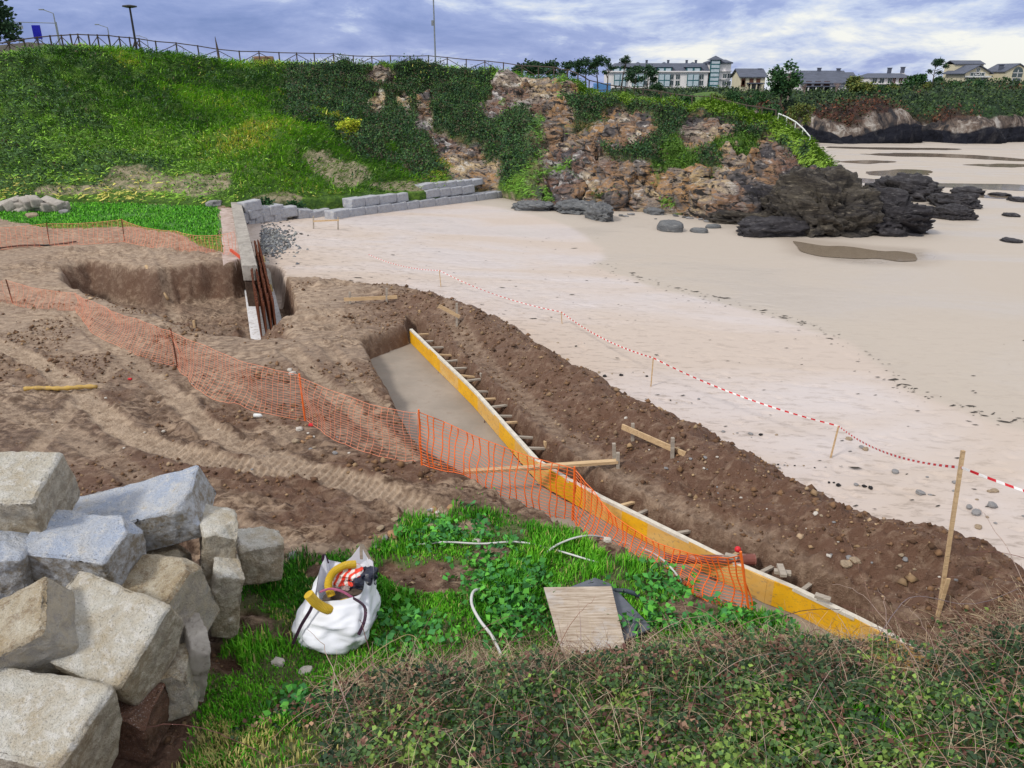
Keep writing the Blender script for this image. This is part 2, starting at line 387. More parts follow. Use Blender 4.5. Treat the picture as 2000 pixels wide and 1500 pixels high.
# fan-shaped grid, finer where it is near
az = np.radians(np.linspace(-58, 58, 960))
rr = np.concatenate([np.geomspace(2.2, 6, 130)[:-1], np.geomspace(6, 34, 640)[:-1], np.geomspace(34, 70, 130)[:-1], np.geomspace(70, 900, 90)])
A, RR = np.meshgrid(az, rr); GX = RR * np.sin(A); GY = RR * np.cos(A)
GH, GS, GF, gz = ground(GX, GY)
nr_, nc_ = GX.shape
gv = np.stack([GX.ravel(), GY.ravel(), GH.ravel()], 1)
idx = np.arange(nr_ * nc_).reshape(nr_, nc_)
gfaces = np.stack([idx[:-1, :-1].ravel(), idx[:-1, 1:].ravel(), idx[1:, 1:].ravel(), idx[1:, :-1].ravel()], 1)
def fmean(a): return (a[:-1, :-1] + a[1:, 1:]).ravel() / 2
WASH = [(1080, 430), (1150, 462), (1172, 490), (1165, 520), (1260, 552), (1400, 590), (1530, 625), (1640, 668), (1760, 760), (1880, 800), (2100, 850), (2600, 980)]
wash_w = [tuple(PB(a, b)[:2]) for a, b in WASH]; wash_w = [(wash_w[0][0] - 10, wash_w[0][1] + 14)] + wash_w
wd_, ws_, _ = pdist(GX, GY, wash_w)
wsd = wd_ * ws_ + 1.2 * fbm2(GX * .35, GY * .35, 3, 15)          # + seaward of the last wash line
def sub(mask, name, mat, attrs):
    f = gfaces[mask]; u, inv = np.unique(f, return_inverse=True)
    o = mesh_np(name, gv[u], inv.reshape(f.shape), mat, smooth=True, attrs={k: v[u] for k, v in attrs.items()})
    return tag(o, kind='structure')
# ---- dirt
mt, nt, b = newmat('churned earth')
g = N(nt, 'ShaderNodeNewGeometry'); pos = g.outputs['Position']
za = N(nt, 'ShaderNodeAttribute', attribute_name='zone'); zs = N(nt, 'ShaderNodeSeparateColor'); L(nt, za.outputs[0], zs.inputs[0])
st_ = mapping(nt, pos, (1, 1.6, 1))
nA = noise_n(nt, st_, .55, 5, .6, .3); nB = noise_n(nt, st_, 4.5, 6, .7, .4); nC = noise_n(nt, pos, 26, 4, .7)
base = mixc(nt, ramp(nt, nA, [(.38, 0), (.6, 1)]), (.175, .11, .072), (.38, .275, .195))
base = mixc(nt, ramp(nt, nB, [(.42, 1), (.6, 0)]), base, (.075, .040, .024))
base = mixc(nt, zs.outputs[1], base, (.125, .066, .042))                    # g = dark turned soil
base = mixc(nt, mathn(nt, 'MULTIPLY', ramp(nt, nB, [(.5, 0), (.72, 1)]), zs.outputs[1]), base, (.27, .185, .13))
trc = mixc(nt, ramp(nt, nB, [(.3, 0), (.6, 1)]), (.24, .165, .11), (.50, .385, .285))
base = mixc(nt, zs.outputs[0], base, trc)                                   # r = pressed track or sandy dirt
base = mixc(nt, ramp(nt, nC, [(.64, 0), (.74, 1)]), base, (.40, .33, .27))
base = mixc(nt, zs.outputs[2], base, mixc(nt, nB, (.045, .11, .02), (.17, .13, .07)))   # b = under the grass
L(nt, base, b.inputs['Base Color']); L(nt, ramp(nt, nA, [(.4, .62), (.6, .9)]), b.inputs['Roughness']); b.inputs['Specular IOR Level'].default_value = .35
bump(nt, b, mathn(nt, 'ADD', nB, mathn(nt, 'MULTIPLY', nC, .5)), .9, .07)
# ---- sand
ms, nt, b = newmat('wet and dry sand')
g = N(nt, 'ShaderNodeNewGeometry'); pos = g.outputs['Position']
za = N(nt, 'ShaderNodeAttribute', attribute_name='zone'); zs = N(nt, 'ShaderNodeSeparateColor'); L(nt, za.outputs[0], zs.inputs[0])
nL = noise_n(nt, mapping(nt, pos, (.10, .22, .2), (0, 0, 0), (0, 0, R(-25))), 1.0, 5, .55, .8)
nS = noise_n(nt, mapping(nt, pos, (1.2, 3.4, 1)), 2.0, 5, .7, .3); nT = noise_n(nt, pos, 45, 3, .6)
c = mixc(nt, ramp(nt, nL, [(.42, 0), (.58, 1)]), (.51, .43, .375), (.56, .50, .485))
c = mixc(nt, zs.outputs[0], c, (.445, .39, .335))                          # r = seaward of the wash line
c = mixc(nt, mathn(nt, 'MULTIPLY', zs.outputs[2], .6), c, (.44, .33, .25))  # b = dirt mixed in near the works
c = mixc(nt, mathn(nt, 'MULTIPLY', ramp(nt, nS, [(.36, 1), (.47, 0)]), mathn(nt, 'ADD', zs.outputs[1], .06)), c, (.27, .215, .18))  # g = trampled
c = mixc(nt, mathn(nt, 'MULTIPLY', nT, .25), c, (.42, .35, .29))
wa_ = N(nt, 'ShaderNodeAttribute', attribute_name='wet'); wsp = N(nt, 'ShaderNodeSeparateColor'); L(nt, wa_.outputs[0], wsp.inputs[0]); c = mixc(nt, mathn(nt, 'MULTIPLY', wsp.outputs[0], .6), c, (.30, .245, .195))
rgh = mathn(nt, 'SUBTRACT', ramp(nt, nL, [(.44, .72), (.6, .36)]), mathn(nt, 'MULTIPLY', wsp.outputs[0], .12), True)
L(nt, c, b.inputs['Base Color']); L(nt, rgh, b.inputs['Roughness']); b.inputs['Specular IOR Level'].default_value = .35
bump(nt, b, nS, .25, .04)
# ---- lawn
ml, nt, b = newmat('mown grass ground'); g = N(nt, 'ShaderNodeNewGeometry'); pos = g.outputs['Position']
n_ = noise_n(nt, mapping(nt, pos, (1, .5, 1)), 1.6, 6, .7); n3 = noise_n(nt, pos, 18, 4, .7)
za = N(nt, 'ShaderNodeAttribute', attribute_name='zone'); zs = N(nt, 'ShaderNodeSeparateColor'); L(nt, za.outputs[0], zs.inputs[0])
c = mixc(nt, ramp(nt, n_, [(.35, 0), (.65, 1)]), (.035, .15, .012), (.085, .26, .02)); c = mixc(nt, ramp(nt, n3, [(.4, .5), (.6, 0)]), c, (.03, .09, .01))
L(nt, c, b.inputs['Base Color']); b.inputs['Roughness'].default_value = .9; bump(nt, b, n3, .8, .06)
mpv = pm('broken paving', (.52, .43, .40), (.36, .27, .23), 3, .85, .5, .03, c3=(.24, .17, .13), s3=5)
fF = fmean(GF); fl = fmean(gz['lawn']); fp_ = fmean(gz['pave']); fy = fmean(GY)
isl = (fl > .5) & (fp_ < .5) & (fF < .5); isp = (fp_ >= .5) & (fF < .6) & (fmean(gz['pit']) < .05); isb = (fF > .5) & ~isl & ~isp; isd = ~(isl | isp | isb)
sandy = np.clip(sst(GY, 11, 20) * .75 + .6 * fbm2(GX * .5, GY * .5, 3, 33), 0, 1) * (1 - gz['pit'] * .6)
soil = np.clip(sst(gz['bh'], .05, .2) * sst(GS, -3.4, -1.2) + gz['dig'] * .9 + .9 * sst(fbm2(GX * .6, GY * .9, 3, 71), -.04, .08) * (1 - .8 * sst(GY, 11, 20)), 0, 1)
soil = np.clip(soil + .9 * sst(gz['pit'] * (1 - gz['pit']) * 4, .1, .5) + .25 * gz['pit'] * (fbm2(GX * 1.3, GY * 1.3, 3, 66) > 0), 0, 1); soil *= (1 - .85 * gz['trk'])
zone_d = np.stack([np.clip(np.maximum(gz['trk'] * .9, sandy * .8) * (1 - soil * .8), 0, 1).ravel(), soil.ravel(), gz['grass'].ravel()], 1)
POOLP = [(1535, 465), (1600, 470), (1700, 480), (1800, 488), (1830, 500), (1790, 520), (1700, 518), (1600, 505), (1540, 492)]
wetm = sst(psd(GX, GY, [tuple(PB(a, b_)[:2]) for a, b_ in POOLP]) + .8 * fbm2(GX * .6, GY * .6, 3, 44), -.9, .5)
tram = np.exp(-np.clip(GS, 0, None) / 5.0)
zone_s = np.stack([sst(wsd, -.25, .35).ravel(), np.clip(tram * .9 + .25 * (GX < -3) * (GY > 20), 0, 1).ravel(), np.exp(-np.clip(GS, 0, None) / 1.6).ravel()], 1)
sub(isd, 'ground', mt, {'zone': zone_d}); sub(isb, 'beach', ms, {'zone': zone_s, 'wet': np.stack([wetm.ravel()] * 3, 1)}); sub(isl, 'lawn', ml, {'zone': zone_d}); sub(isp, 'pavement', mpv, {'zone': zone_d})
def gz1(x, y): return float(ground(np.array([x]), np.array([y]))[0][0])
def on(px, py, z=0.0):
    """point of the ground seen at this place of the survey"""
    for _ in range(6):
        p = P(px, py, z); z = .5 * z + .5 * gz1(p.x, p.y)
    p = P(px, py, z); return Vector((p.x, p.y, gz1(p.x, p.y)))

# ================================================================ HILL AND HEADLAND (one folded surface from foot to crest to plateau)
# columns: foot px,py | crest px,py | crest Y | horizontal share at 1/4, 1/2, 3/4 of the height
HC = [(-900, 400, 'z', -1150, 150, 40, .25, .5, .75), (-400, 398, 'z', -520, 140, 50, .25, .5, .75), (0, 393, 'z', -10, 113, 56, .25, .5, .75), (150, 391, 'z', 150, 94, 60, .25, .5, .76),
      (300, 394, 'z', 300, 105, 64, .26, .52, .78), (450, 398, 'z', 450, 122, 68, .26, .54, .8), (560, 402, 'w', 570, 127, 70, .28, .56, .84), (650, 398, 'w', 640, 129, 71.5, .36, .68, .9),
      (750, 391, 'w', 740, 131, 72.5, .46, .78, .92), (850, 382, 'w', 850, 133, 73, .52, .8, .93), (950, 366, 'w', 950, 143, 72, .42, .68, .88), (1050, 402, 'b', 1045, 153, 69, .30, .55, .84),
      (1125, 410, 'b', 1110, 161, 66, .25, .5, .8), (1190, 412, 'b', 1160, 188, 63.5, .2, .46, .76), (1300, 416, 'b', 1290, 206, 60, .14, .42, .74), (1400, 432, 'b', 1400, 224, 57, .14, .45, .74),
      (1500, 440, 'b', 1495, 245, 54, .16, .42, .72), (1580, 442, 'b', 1560, 277, 50, .2, .45, .75), (1640, 428, 'b', 1608, 322, 46.5, .25, .5, .75), (1700, 400, 'b', 1645, 372, 45, .3, .5, .8)]
foots = []; crests = []
wl0 = PB(640, 428); wl1 = PB(965, 386)                      # line of the granite retaining wall
for (fx, fy, kd, cx, cy, cY, h1, h2, h3) in HC:
    if kd == 'z': f_ = P(fx, fy, .1)
    elif kd == 'w': f_ = PB(fx, fy, .7); f_.y += 1.5; f_.z = beach(f_.x, f_.y) + .80
    else: f_ = PB(fx, fy)
    foots.append(f_); crests.append(PY(cx, cy, cY))
rows = []
rows.append([Vector((f.x, f.y + .05, f.z - 2.2)) for f in foots])
rows.append(foots)
for q, k in ((.25, 6), (.5, 7), (.75, 8)):
    rows.append([Vector((f.x + (c.x - f.x) * h[k], f.y + (c.y - f.y) * h[k], f.z + (c.z - f.z) * q)) for f, c, h in zip(foots, crests, HC)])
rows.append(crests)
b1 = []; b2 = []; b3 = []
for c, h in zip(crests, HC):
    px = h[3]; out = Vector((c.x, c.y, 0)).normalized()
    b1.append(c + out * 5 + Vector((0, 0, -.25)))
    if px < 1120: b2.append(c + out * 22 + Vector((0, 0, -.6))); b3.append(c + out * 60 + Vector((0, 0, -3)))
    elif px < 1420: b2.append(PY(px + 10, 204 + (px - 1160) * .05, 95)); b3.append(PY(px + 15, 190, 150))
    else: b2.append(c + out * 11 + Vector((0, 0, -4.5))); b3.append(c + out * 16 + Vector((0, 0, -11)))
rows += [b1, b2, b3]
ctrl = np.array([[tuple(p) for p in r] for r in rows])       # (rows, cols, 3)
nu = 1000
vparam = np.concatenate([np.linspace(0, 1, 8)[:-1], np.linspace(1, 5, 260)[:-1], np.linspace(5, 6, 24)[:-1], np.linspace(6, 8, 20)])
dense = np.stack([catmull(ctrl[r], nu) for r in range(len(rows))])   # rows, nu, 3
vi = np.clip(vparam.astype(int), 0, len(rows) - 2); vf = (vparam - vi)[:, None, None]
lin = dense[vi] * (1 - vf) + dense[vi + 1] * vf
p0 = dense[np.clip(vi - 1, 0, 8)]; p1 = dense[vi]; p2 = dense[vi + 1]; p3 = dense[np.clip(vi + 2, 0, 8)]
cub = .5 * ((2 * p1) + (-p0 + p2) * vf + (2 * p0 - 5 * p1 + 4 * p2 - p3) * vf ** 2 + (-p0 + 3 * p1 - 3 * p2 + p3) * vf ** 3)
isf = ((vparam >= 1) & (vparam < 5))[:, None, None]
HV = np.where(isf, cub, lin)
du = np.gradient(HV, axis=1); dvv = np.gradient(HV, axis=0); NRM = np.cross(du, dvv); NRM /= np.linalg.norm(NRM, axis=2, keepdims=True) + 1e-9
HX, HY, HZ = HV[..., 0], HV[..., 1], HV[..., 2]
hpx, hpy = proj(HX, HY, HZ)
def blobs(px, py, lst, k=.5, X=None, Y=None, Z=None, f=.22):
    m = np.zeros_like(px); nz = fbm3(X * f * 2, Y * f * 2, Z * f * 2, 4, 55) * 1.9
    for a, b_, rx, ry, an in lst:
        c_, s_ = math.cos(R(an)), math.sin(R(an)); u = (px - a) * c_ + (py - b_) * s_; w = -(px - a) * s_ + (py - b_) * c_
        q = np.sqrt((u / rx) ** 2 + (w / ry) ** 2); m = np.maximum(m, sst(1.22 - q + nz * k * 1.5, 0, .2))
    return m
cr_pxa = [h[3] for h in HC]; cr_pya = [h[4] for h in HC]
ROCK = [(742, 160, 26, 22, 0), (735, 208, 16, 22, 20), (790, 215, 10, 22, -20), (828, 235, 16, 40, 10), (905, 318, 78, 30, 33), (1045, 188, 78, 38, 10), (965, 222, 22, 22, 0), (1075, 232, 50, 26, 20), (1110, 190, 30, 20, 0),
        (1225, 250, 42, 26, 20), (1255, 285, 18, 12, 0), (1362, 268, 28, 45, 20), (1405, 265, 26, 18, 20), (1165, 340, 60, 34, 40), (1105, 375, 60, 30, 35), (1240, 368, 70, 36, 10), (1345, 375, 80, 42, 5), (1450, 330, 60, 22, 10),
        (1450, 380, 46, 50, 0), (1520, 360, 50, 60, 0), (1590, 390, 50, 60, 0), (1500, 288, 26, 22, 0), (1060, 405, 90, 12, 10), (1150, 290, 30, 10, 60), (1080, 320, 24, 10, 60), (650, 222, 5, 8, 0), (1680, 400, 60, 40, 0), (1460, 430, 120, 22, 0), (1250, 410, 120, 12, 0)]
DARKV = [(1015, 300, 40, 90, 10), (650, 190, 80, 52, 20), (780, 235, 130, 70, 30), (850, 180, 120, 50, 0), (940, 280, 60, 60, 0), (1130, 260, 60, 90, -10), (1300, 240, 160, 26, 8), (1150, 205, 90, 20, 20), (1470, 262, 80, 18, 25), (1120, 380, 40, 30, 0), (700, 285, 60, 22, 30), (830, 310, 30, 26, 0), (60, 180, 120, 50, 20), (180, 130, 80, 26, 20), (280, 180, 60, 22, 30), (420, 150, 130, 24, 8), (30, 300, 80, 60, 0), (200, 330, 110, 20, 0), (1230, 310, 60, 30, 0), (1400, 340, 40, 30, 0), (130, 365, 200, 10, 0), (560, 215, 40, 18, 30), (1540, 310, 40, 30, 40)]
DRY = [(655, 345, 48, 17, 10), (330, 362, 130, 20, 0), (530, 388, 35, 9, 0), (160, 372, 60, 10, 0), (790, 365, 60, 6, 0), (960, 380, 60, 9, 0)]
rockm = blobs(hpx, hpy, ROCK, .5, HX, HY, HZ); rockm = np.maximum(rockm, sst(fbm3(HX * .28, HY * .28, HZ * .45, 4, 91, .6) + .05, .04, .09) * sst(hpx, 1010, 1080) * sst(hpy, 235, 262) * (hpx < 1660)); ridge_y = np.interp(hpx, cr_pxa, cr_pya); rockm = rockm * np.where(hpx > 1130, sst(hpy - ridge_y, 16, 26), 1); fvis = ((vparam < 5.02))[:, None]
rockm = rockm * fvis
darkm = blobs(hpx, hpy, DARKV, .6, HX, HY, HZ) * fvis * (1 - rockm)
drym = blobs(hpx, hpy, DRY, .7, HX, HY, HZ) * fvis * (1 - rockm)
darkm = darkm * np.where(hpx < 560, .5, 1); darkm = darkm * np.where(hpx > 1130, sst(hpy - ridge_y, 16, 24), 1)
strat = (HX * .9 + HZ * .5 + HY * .2)
rk = fbm3(HX * .45 + HZ * .3, HY * .45, HZ * .5, 5, 77, .6, True)
rk2 = fbm3(strat * 1.4, (HX - HZ * .5) * .25, HY * .3, 4, 78, .6, True)
ck = fbm3(HX * 1.3, HY * 1.3, HZ * 1.6, 3, 79, .5, True)
cliffy = sst(HV[..., 0] - crests[6].x, 0, 6)
wsel = (HX > crests[5].x) & (vparam < 5.4)[:, None]
def wcell(fa, fb, fc, sd):
    H0 = np.zeros_like(HX); C0 = np.ones_like(HX); I0 = np.zeros_like(HX); x_, y_, z_ = HX[wsel], HY[wsel], HZ[wsel]; u_ = x_ * .77 + z_ * .64; w_ = -x_ * .64 + z_ * .77; jx = .5 * (vn3(x_ * .8, y_ * .8, z_ * .8, sd) - .5)
    H0[wsel], C0[wsel], I0[wsel] = worley(w_ * fa + jx, y_ * fb + jx, u_ * fc - jx, sd); return H0, C0, I0
w1, wc1, wi1 = wcell(.30, .28, .62, 11); w2_, wc2, wi2 = wcell(.75, .7, 1.6, 23)
tint = np.clip(.55 * wi1 + .45 * wi2 - .26 * sst(hpx, 1400, 1500) - .18 * sst(hpy, 370, 405) * (hpx > 1040) + .12 * (hpx < 1140), 0, 1)
disp = cliffy * (rk * 1.3 + .1) * fvis + (.5 + .5 * rockm) * w1 * .6 * sst(HX, crests[8].x - 3, crests[9].x) + rockm * (w1 * .25 + w2_ * .32 - .16 * np.exp(-wc2 / .06) - .28 * np.exp(-wc1 / .06) + ck * .16 + .05) + (1 - rockm) * (fbm3(HX * .3, HY * .3, HZ * .3, 4, 80) * .9 + fbm3(HX * 1.3, HY * 1.3, HZ * 1.3, 3, 81) * .45 + .55 * np.abs(fbm3(HX * .8, HY * .8, HZ * .8, 3, 83)) * 2) + darkm * (.15 + fbm3(HX * .7, HY * .7, HZ * .7, 3, 82) * 1.1)
edge = np.where(HX[130:131] < crests[11].x - 4, sst(vparam, 1.0, 1.9)[:, None], sst(vparam, .9, 1.35)[:, None]) * (1 - .75 * np.exp(-((vparam - 5) / .12) ** 2))[:, None] * np.where(vparam > 5, .35, 1)[:, None]
HV = HV - NRM * (disp * edge)[..., None] * np.sign(NRM[100, 300, 1])
HX, HY, HZ = HV[..., 0], HV[..., 1], HV[..., 2]
hidx = np.arange(HV.shape[0] * nu).reshape(HV.shape[0], nu)
hfc = np.stack([hidx[:-1, :-1].ravel(), hidx[:-1, 1:].ravel(), hidx[1:, 1:].ravel(), hidx[1:, :-1].ravel()], 1)
crestg = np.exp(-((vparam - 5) / .25) ** 2)[:, None] * np.ones_like(HX)
zone_h = np.stack([rockm.ravel(), darkm.ravel(), drym.ravel()], 1)
def landmat(name, wet=True):
    m, nt, b = newmat(name); g = N(nt, 'ShaderNodeNewGeometry'); pos = g.outputs['Position']
    za = N(nt, 'ShaderNodeAttribute', attribute_name='zone'); zs = N(nt, 'ShaderNodeSeparateColor'); L(nt, za.outputs[0], zs.inputs[0])
    nG = noise_n(nt, mapping(nt, pos, (1, 1, 1.4)), .35, 6, .65, .4); nF = noise_n(nt, pos, 3.2, 5, .7)
    gr = mixc(nt, ramp(nt, nG, [(.36, 0), (.5, .5), (.64, 1)]), (.06, .13, .02), (.16, .28, .035))
    gr = mixc(nt, ramp(nt, nF, [(.42, .75), (.6, 0)]), gr, (.03, .075, .018))
    dk = mixc(nt, ramp(nt, nF, [(.4, 0), (.62, 1)]), (.010, .026, .013), (.035, .075, .026))
    dk = mixc(nt, ramp(nt, nG, [(.55, 0), (.66, .7)]), dk, (.06, .045, .03))
    dr = mixc(nt, ramp(nt, nF, [(.4, 0), (.6, 1)]), (.11, .13, .05), (.36, .30, .21))
    c = mixc(nt, zs.outputs[1], gr, dk); c = mixc(nt, zs.outputs[2], c, dr)
    # rock: ochre, rust, grey, quartz white along dipping beds
    sv = mapping(nt, pos, (.45, .5, 1.5), (0, 0, 0), (0, R(42), 0))
    tn = N(nt, 'ShaderNodeAttribute', attribute_name='tint'); tnv = N(nt, 'ShaderNodeSeparateColor'); L(nt, tn.outputs[0], tnv.inputs[0])
    rA = mathn(nt, 'ADD', mathn(nt, 'MULTIPLY', noise_n(nt, sv, .75, 7, .7, .6), .72), mathn(nt, 'ADD', mathn(nt, 'MULTIPLY', tnv.outputs[0], .28), -.01)); rB = noise_n(nt, sv, 2.3, 6, .7, .8); rC = noise_n(nt, pos, .16, 3, .5)
    rc = ramp(nt, rA, [(.30, (.04, .037, .042)), (.40, (.15, .13, .125)), (.47, (.37, .21, .09)), (.53, (.20, .175, .17)), (.60, (.46, .33, .18)), (.68, (.55, .52, .49))])
    rc2 = ramp(nt, rA, [(.32, (.03, .03, .04)), (.43, (.10, .09, .10)), (.5, (.19, .105, .075)), (.57, (.15, .135, .145)), (.66, (.48, .45, .44))])
    rc = mixc(nt, ramp(nt, rC, [(.4, 0), (.6, 1)]), rc, rc2)
    rc = mixc(nt, ramp(nt, rB, [(.41, 1), (.49, 0)]), rc, (.02, .018, .018)); rc = mixc(nt, 1.0, rc, (1.12, 1.12, 1.08), 'MULTIPLY')
    rc = mixc(nt, ramp(nt, rB, [(.60, 0), (.66, .8)]), rc, (.62, .58, .54))
    c = mixc(nt, zs.outputs[0], c, rc)
    L(nt, c, b.inputs['Base Color']); b.inputs['Roughness'].default_value = .88; b.inputs['Specular IOR Level'].default_value = .25
    bump(nt, b, mathn(nt, 'ADD', rB, nF), .9, .22); return m
mh = landmat('hillside turf and rock')
tag(mesh_np('hillside', HV.reshape(-1, 3), hfc, mh, smooth=True, attrs={'zone': zone_h, 'tint': np.stack([tint.ravel()] * 3, 1)}), kind='structure')
# ---------------------------------------------------------------- vegetation on the hill (uncountable tufts and scrub)
def quad_cloud(name, centers, normals, size, n_each, col_fn, mat, spread, label, cat, aspect=.5, up=.6, parent=None):
    """n_each small leaf-like quads round each centre"""
    n = len(centers); C = np.repeat(centers, n_each, 0); S = np.repeat(size, n_each) if hasattr(size, '__len__') else np.full(n * n_each, size)
    m = len(C); off = rng.normal(0, 1, (m, 3)) * (np.repeat(spread, n_each)[:, None] if hasattr(spread, '__len__') else spread)
    NN = np.repeat(normals, n_each, 0); C = C + off + NN * np.abs(rng.normal(0, 1, (m, 1))) * S[:, None] * .3
    d = rng.normal(0, 1, (m, 3)); d[:, 2] = np.abs(d[:, 2]) * up + up; d += NN * up; d /= np.linalg.norm(d, axis=1, keepdims=True)
    sd_ = np.cross(d, rng.normal(0, 1, (m, 3))); sd_ /= np.linalg.norm(sd_, axis=1, keepdims=True) + 1e-9
    S = S[:, None] * rng.uniform(.6, 1.35, (m, 1)); a = C - sd_ * S * aspect * .25; b_ = C + d * S * .5 - sd_ * S * aspect * .5; c_ = C + d * S; e = C + d * S * .5 + sd_ * S * aspect * .5
    V = np.stack([a, e, c_, b_], 1).reshape(-1, 3); F = np.arange(4 * m).reshape(m, 4)
    cc = np.repeat(np.repeat(col_fn, n_each, 0) * rng.uniform(.7, 1.35, (m, 1)), 4, 0)
    o = mesh_np(name, V, F, mat, col=cc, parent=parent)
    if label: tag(o, label, cat, kind='stuff')
    return o
leafm = attrmat('leaf'); grassm_ = attrmat('grass blade', .6)
vis = (vparam > 1.05) & (vparam < 5.35); vr = np.where(vis)[0]
cell = np.linalg.norm(np.cross(np.gradient(HV, axis=1), np.gradient(HV, axis=0)), axis=2); cell[~vis] = 0
cell *= (hpx > -60) & (hpx < 1700)
def pick(weight, n):
    w_ = (cell * weight).ravel(); w_ = w_ / w_.sum(); return rng.choice(len(w_), n, p=w_)
fl_ = HV.reshape(-1, 3); nf_ = (-NRM * np.sign(NRM[100, 300, 1])).reshape(-1, 3)
jit = lambda n, s=.12: rng.normal(0, s, (n, 3))
ids = pick((1 - rockm) * (1 - darkm * np.where(hpx < 560, .1, .8)) * (1 - .75 * drym) * (1 + 2.5 * ((hpx > 1120) & (hpy - ridge_y < 20))), 48000)
pal = np.array([(.05, .13, .018), (.085, .20, .025), (.13, .23, .03), (.03, .075, .02), (.20, .22, .07)])
nzc = vn3(fl_[ids, 0] * .25, fl_[ids, 1] * .25, fl_[ids, 2] * .25, 5); ci = np.clip((nzc * 5.4 - .3 + rng.normal(0, .8, len(ids))).astype(int), 0, 4)
ci = np.where((hpx.ravel()[ids] > 1120) & ((hpy - ridge_y).ravel()[ids] < 20), 3, ci); ci = np.where((darkm.ravel()[ids] > .3) & (rng.random(len(ids)) < .6), 0, ci); ci = np.where((hpx.ravel()[ids] > 880) & ((hpy - ridge_y).ravel()[ids] > 20), np.minimum(ci, 1), ci)
hgc = np.array([(.035, .085, .035), (.06, .15, .022), (.095, .22, .028), (.12, .24, .035), (.26, .28, .09)])[ci] * np.where(hpx.ravel()[ids] > 1120, 1.15, 1.8)[:, None] * np.array([1.22, 1.06, .95])
def slope_blades(name, C, Nn, L_, w, cols, mat, label, cat):
    n = len(C); dn = np.array([0, 0, -1.])[None] + Nn * Nn[:, 2:3]; dn /= np.linalg.norm(dn, axis=1, keepdims=True) + 1e-6; d = Nn * rng.uniform(.25, .7, (n, 1)) + dn * rng.uniform(.5, 1.0, (n, 1)) + rng.normal(0, .28, (n, 3)); d /= np.linalg.norm(d, axis=1, keepdims=True)
    sd2 = np.cross(d, Nn); sd2 /= np.linalg.norm(sd2, axis=1, keepdims=True) + 1e-6; L2 = (L_ * rng.uniform(.5, 1.4, n))[:, None]; W2 = w * rng.uniform(.6, 1.4, (n, 1)); V = np.stack([C - sd2 * W2, C + sd2 * W2, C + d * L2 * .6 + Nn * L2 * .12 + sd2 * W2 * .8, C + d * L2 - sd2 * W2 * .1], 1).reshape(-1, 3)
    return tag(mesh_np(name, V, np.arange(4 * n).reshape(n, 4), mat, col=np.repeat(cols, 4, 0)), label, cat, kind='stuff')
rep_ = np.repeat(np.arange(len(ids)), 3); slope_blades('hillside_grass', fl_[ids][rep_] + rng.normal(0, .13, (len(rep_), 3)), nf_[ids][rep_], .30, .028, hgc[rep_] * rng.uniform(.85, 1.18, (len(rep_), 1)), grassm_, 'rough green grass covering the hillside above the beach', 'grass')
scrubm = darkm * np.where(hpx < 560, .05, 1.0)
ids = pick((scrubm + .10 * rockm * (fbm3(HX * .4, HY * .4, HZ * .4, 2, 6) > .12) + .02) * (vparam < 4.78)[:, None] * np.maximum((1 - rockm) ** 2, .16 * (fbm3(HX * .7, HY * .7, HZ * .7, 3, 61) > .03)) * np.where(hpx > 1130, sst(hpy - ridge_y, 15, 24), 1), 20000)
pal = np.array([(.018, .05, .02), (.03, .075, .028), (.05, .10, .03), (.05, .04, .03), (.025, .06, .035)])
quad_cloud('cliff_scrub', fl_[ids] + jit(len(ids), .15), nf_[ids], .13, 6, 1.2 * pal[rng.integers(0, 5, len(ids))], leafm, .17, 'dark green ivy and scrub hanging on the cliff face', 'scrub', .75, .35)

def noisy(o, amp, freq, seed=0, k=1):
    me = o.data; n = len(me.vertices); co = np.empty(n * 3, np.float32); me.vertices.foreach_get('co', co); co = co.reshape(-1, 3)
    no = np.empty(n * 3, np.float32); me.vertices.foreach_get('normal', no); no = no.reshape(-1, 3)
    d = fbm3(co[:, 0] * freq + seed * 7.3, co[:, 1] * freq + seed * 3.1, co[:, 2] * freq + seed, 4, seed, .55) * 2
    co += no * (d * amp)[:, None]; me.vertices.foreach_set('co', co.ravel()); me.update()
# ================================================================ FAR SHORE
FC = [(1060, 184), (1150, 184), (1200, 184), (1300, 183), (1400, 181), (1480, 186), (1560, 186), (1650, 184), (1720, 180), (1800, 172), (1900, 167), (2000, 168), (2200, 168), (2600, 168)]
fr = [[], [], [], [], [], [], [], []]
for px, cy in FC:
    f_ = PB(max(px, 1300) if px < 1300 else px, 279 + 5 * math.sin(px * .03)); f_ = PB(px, 279 + 3 * math.sin(px * .031) - (2 if px > 1900 else 0))
    c = PY(px, cy, 188 + 6 * math.sin(px * .013)); f = f_
    fr[0].append(f - Vector((0, 0, 3))); fr[1].append(f)
    for k, (h, v) in enumerate(((.07, .30), (.22, .52), (.6, .80))):
        fr[2 + k].append(Vector((f.x + (c.x - f.x) * h, f.y + (c.y - f.y) * h, f.z + (c.z - f.z) * v)))
    fr[5].append(c); fr[6].append(PY(px, cy - 1, 300)); fr[7].append(PY(px, cy - 1, 520))
fctrl = np.array([[tuple(p) for p in r] for r in fr]); nu2 = 700
vp2 = np.concatenate([np.linspace(0, 1, 4)[:-1], np.linspace(1, 5, 110)[:-1], np.linspace(5, 7, 24)])
fd = np.stack([catmull(fctrl[r], nu2) for r in range(8)]); vi = np.clip(vp2.astype(int), 0, 6); vf = (vp2 - vi)[:, None, None]
FV = fd[vi] * (1 - vf) + fd[vi + 1] * vf
FNRM = np.cross(np.gradient(FV, axis=1), np.gradient(FV, axis=0)); FNRM /= np.linalg.norm(FNRM, axis=2, keepdims=True); FNRM *= -np.sign(FNRM[60, 400, 1])
hh = np.interp(vp2, [1, 2, 3, 4, 5], [0, .3, .52, .8, 1])[:, None] * np.ones((1, nu2))
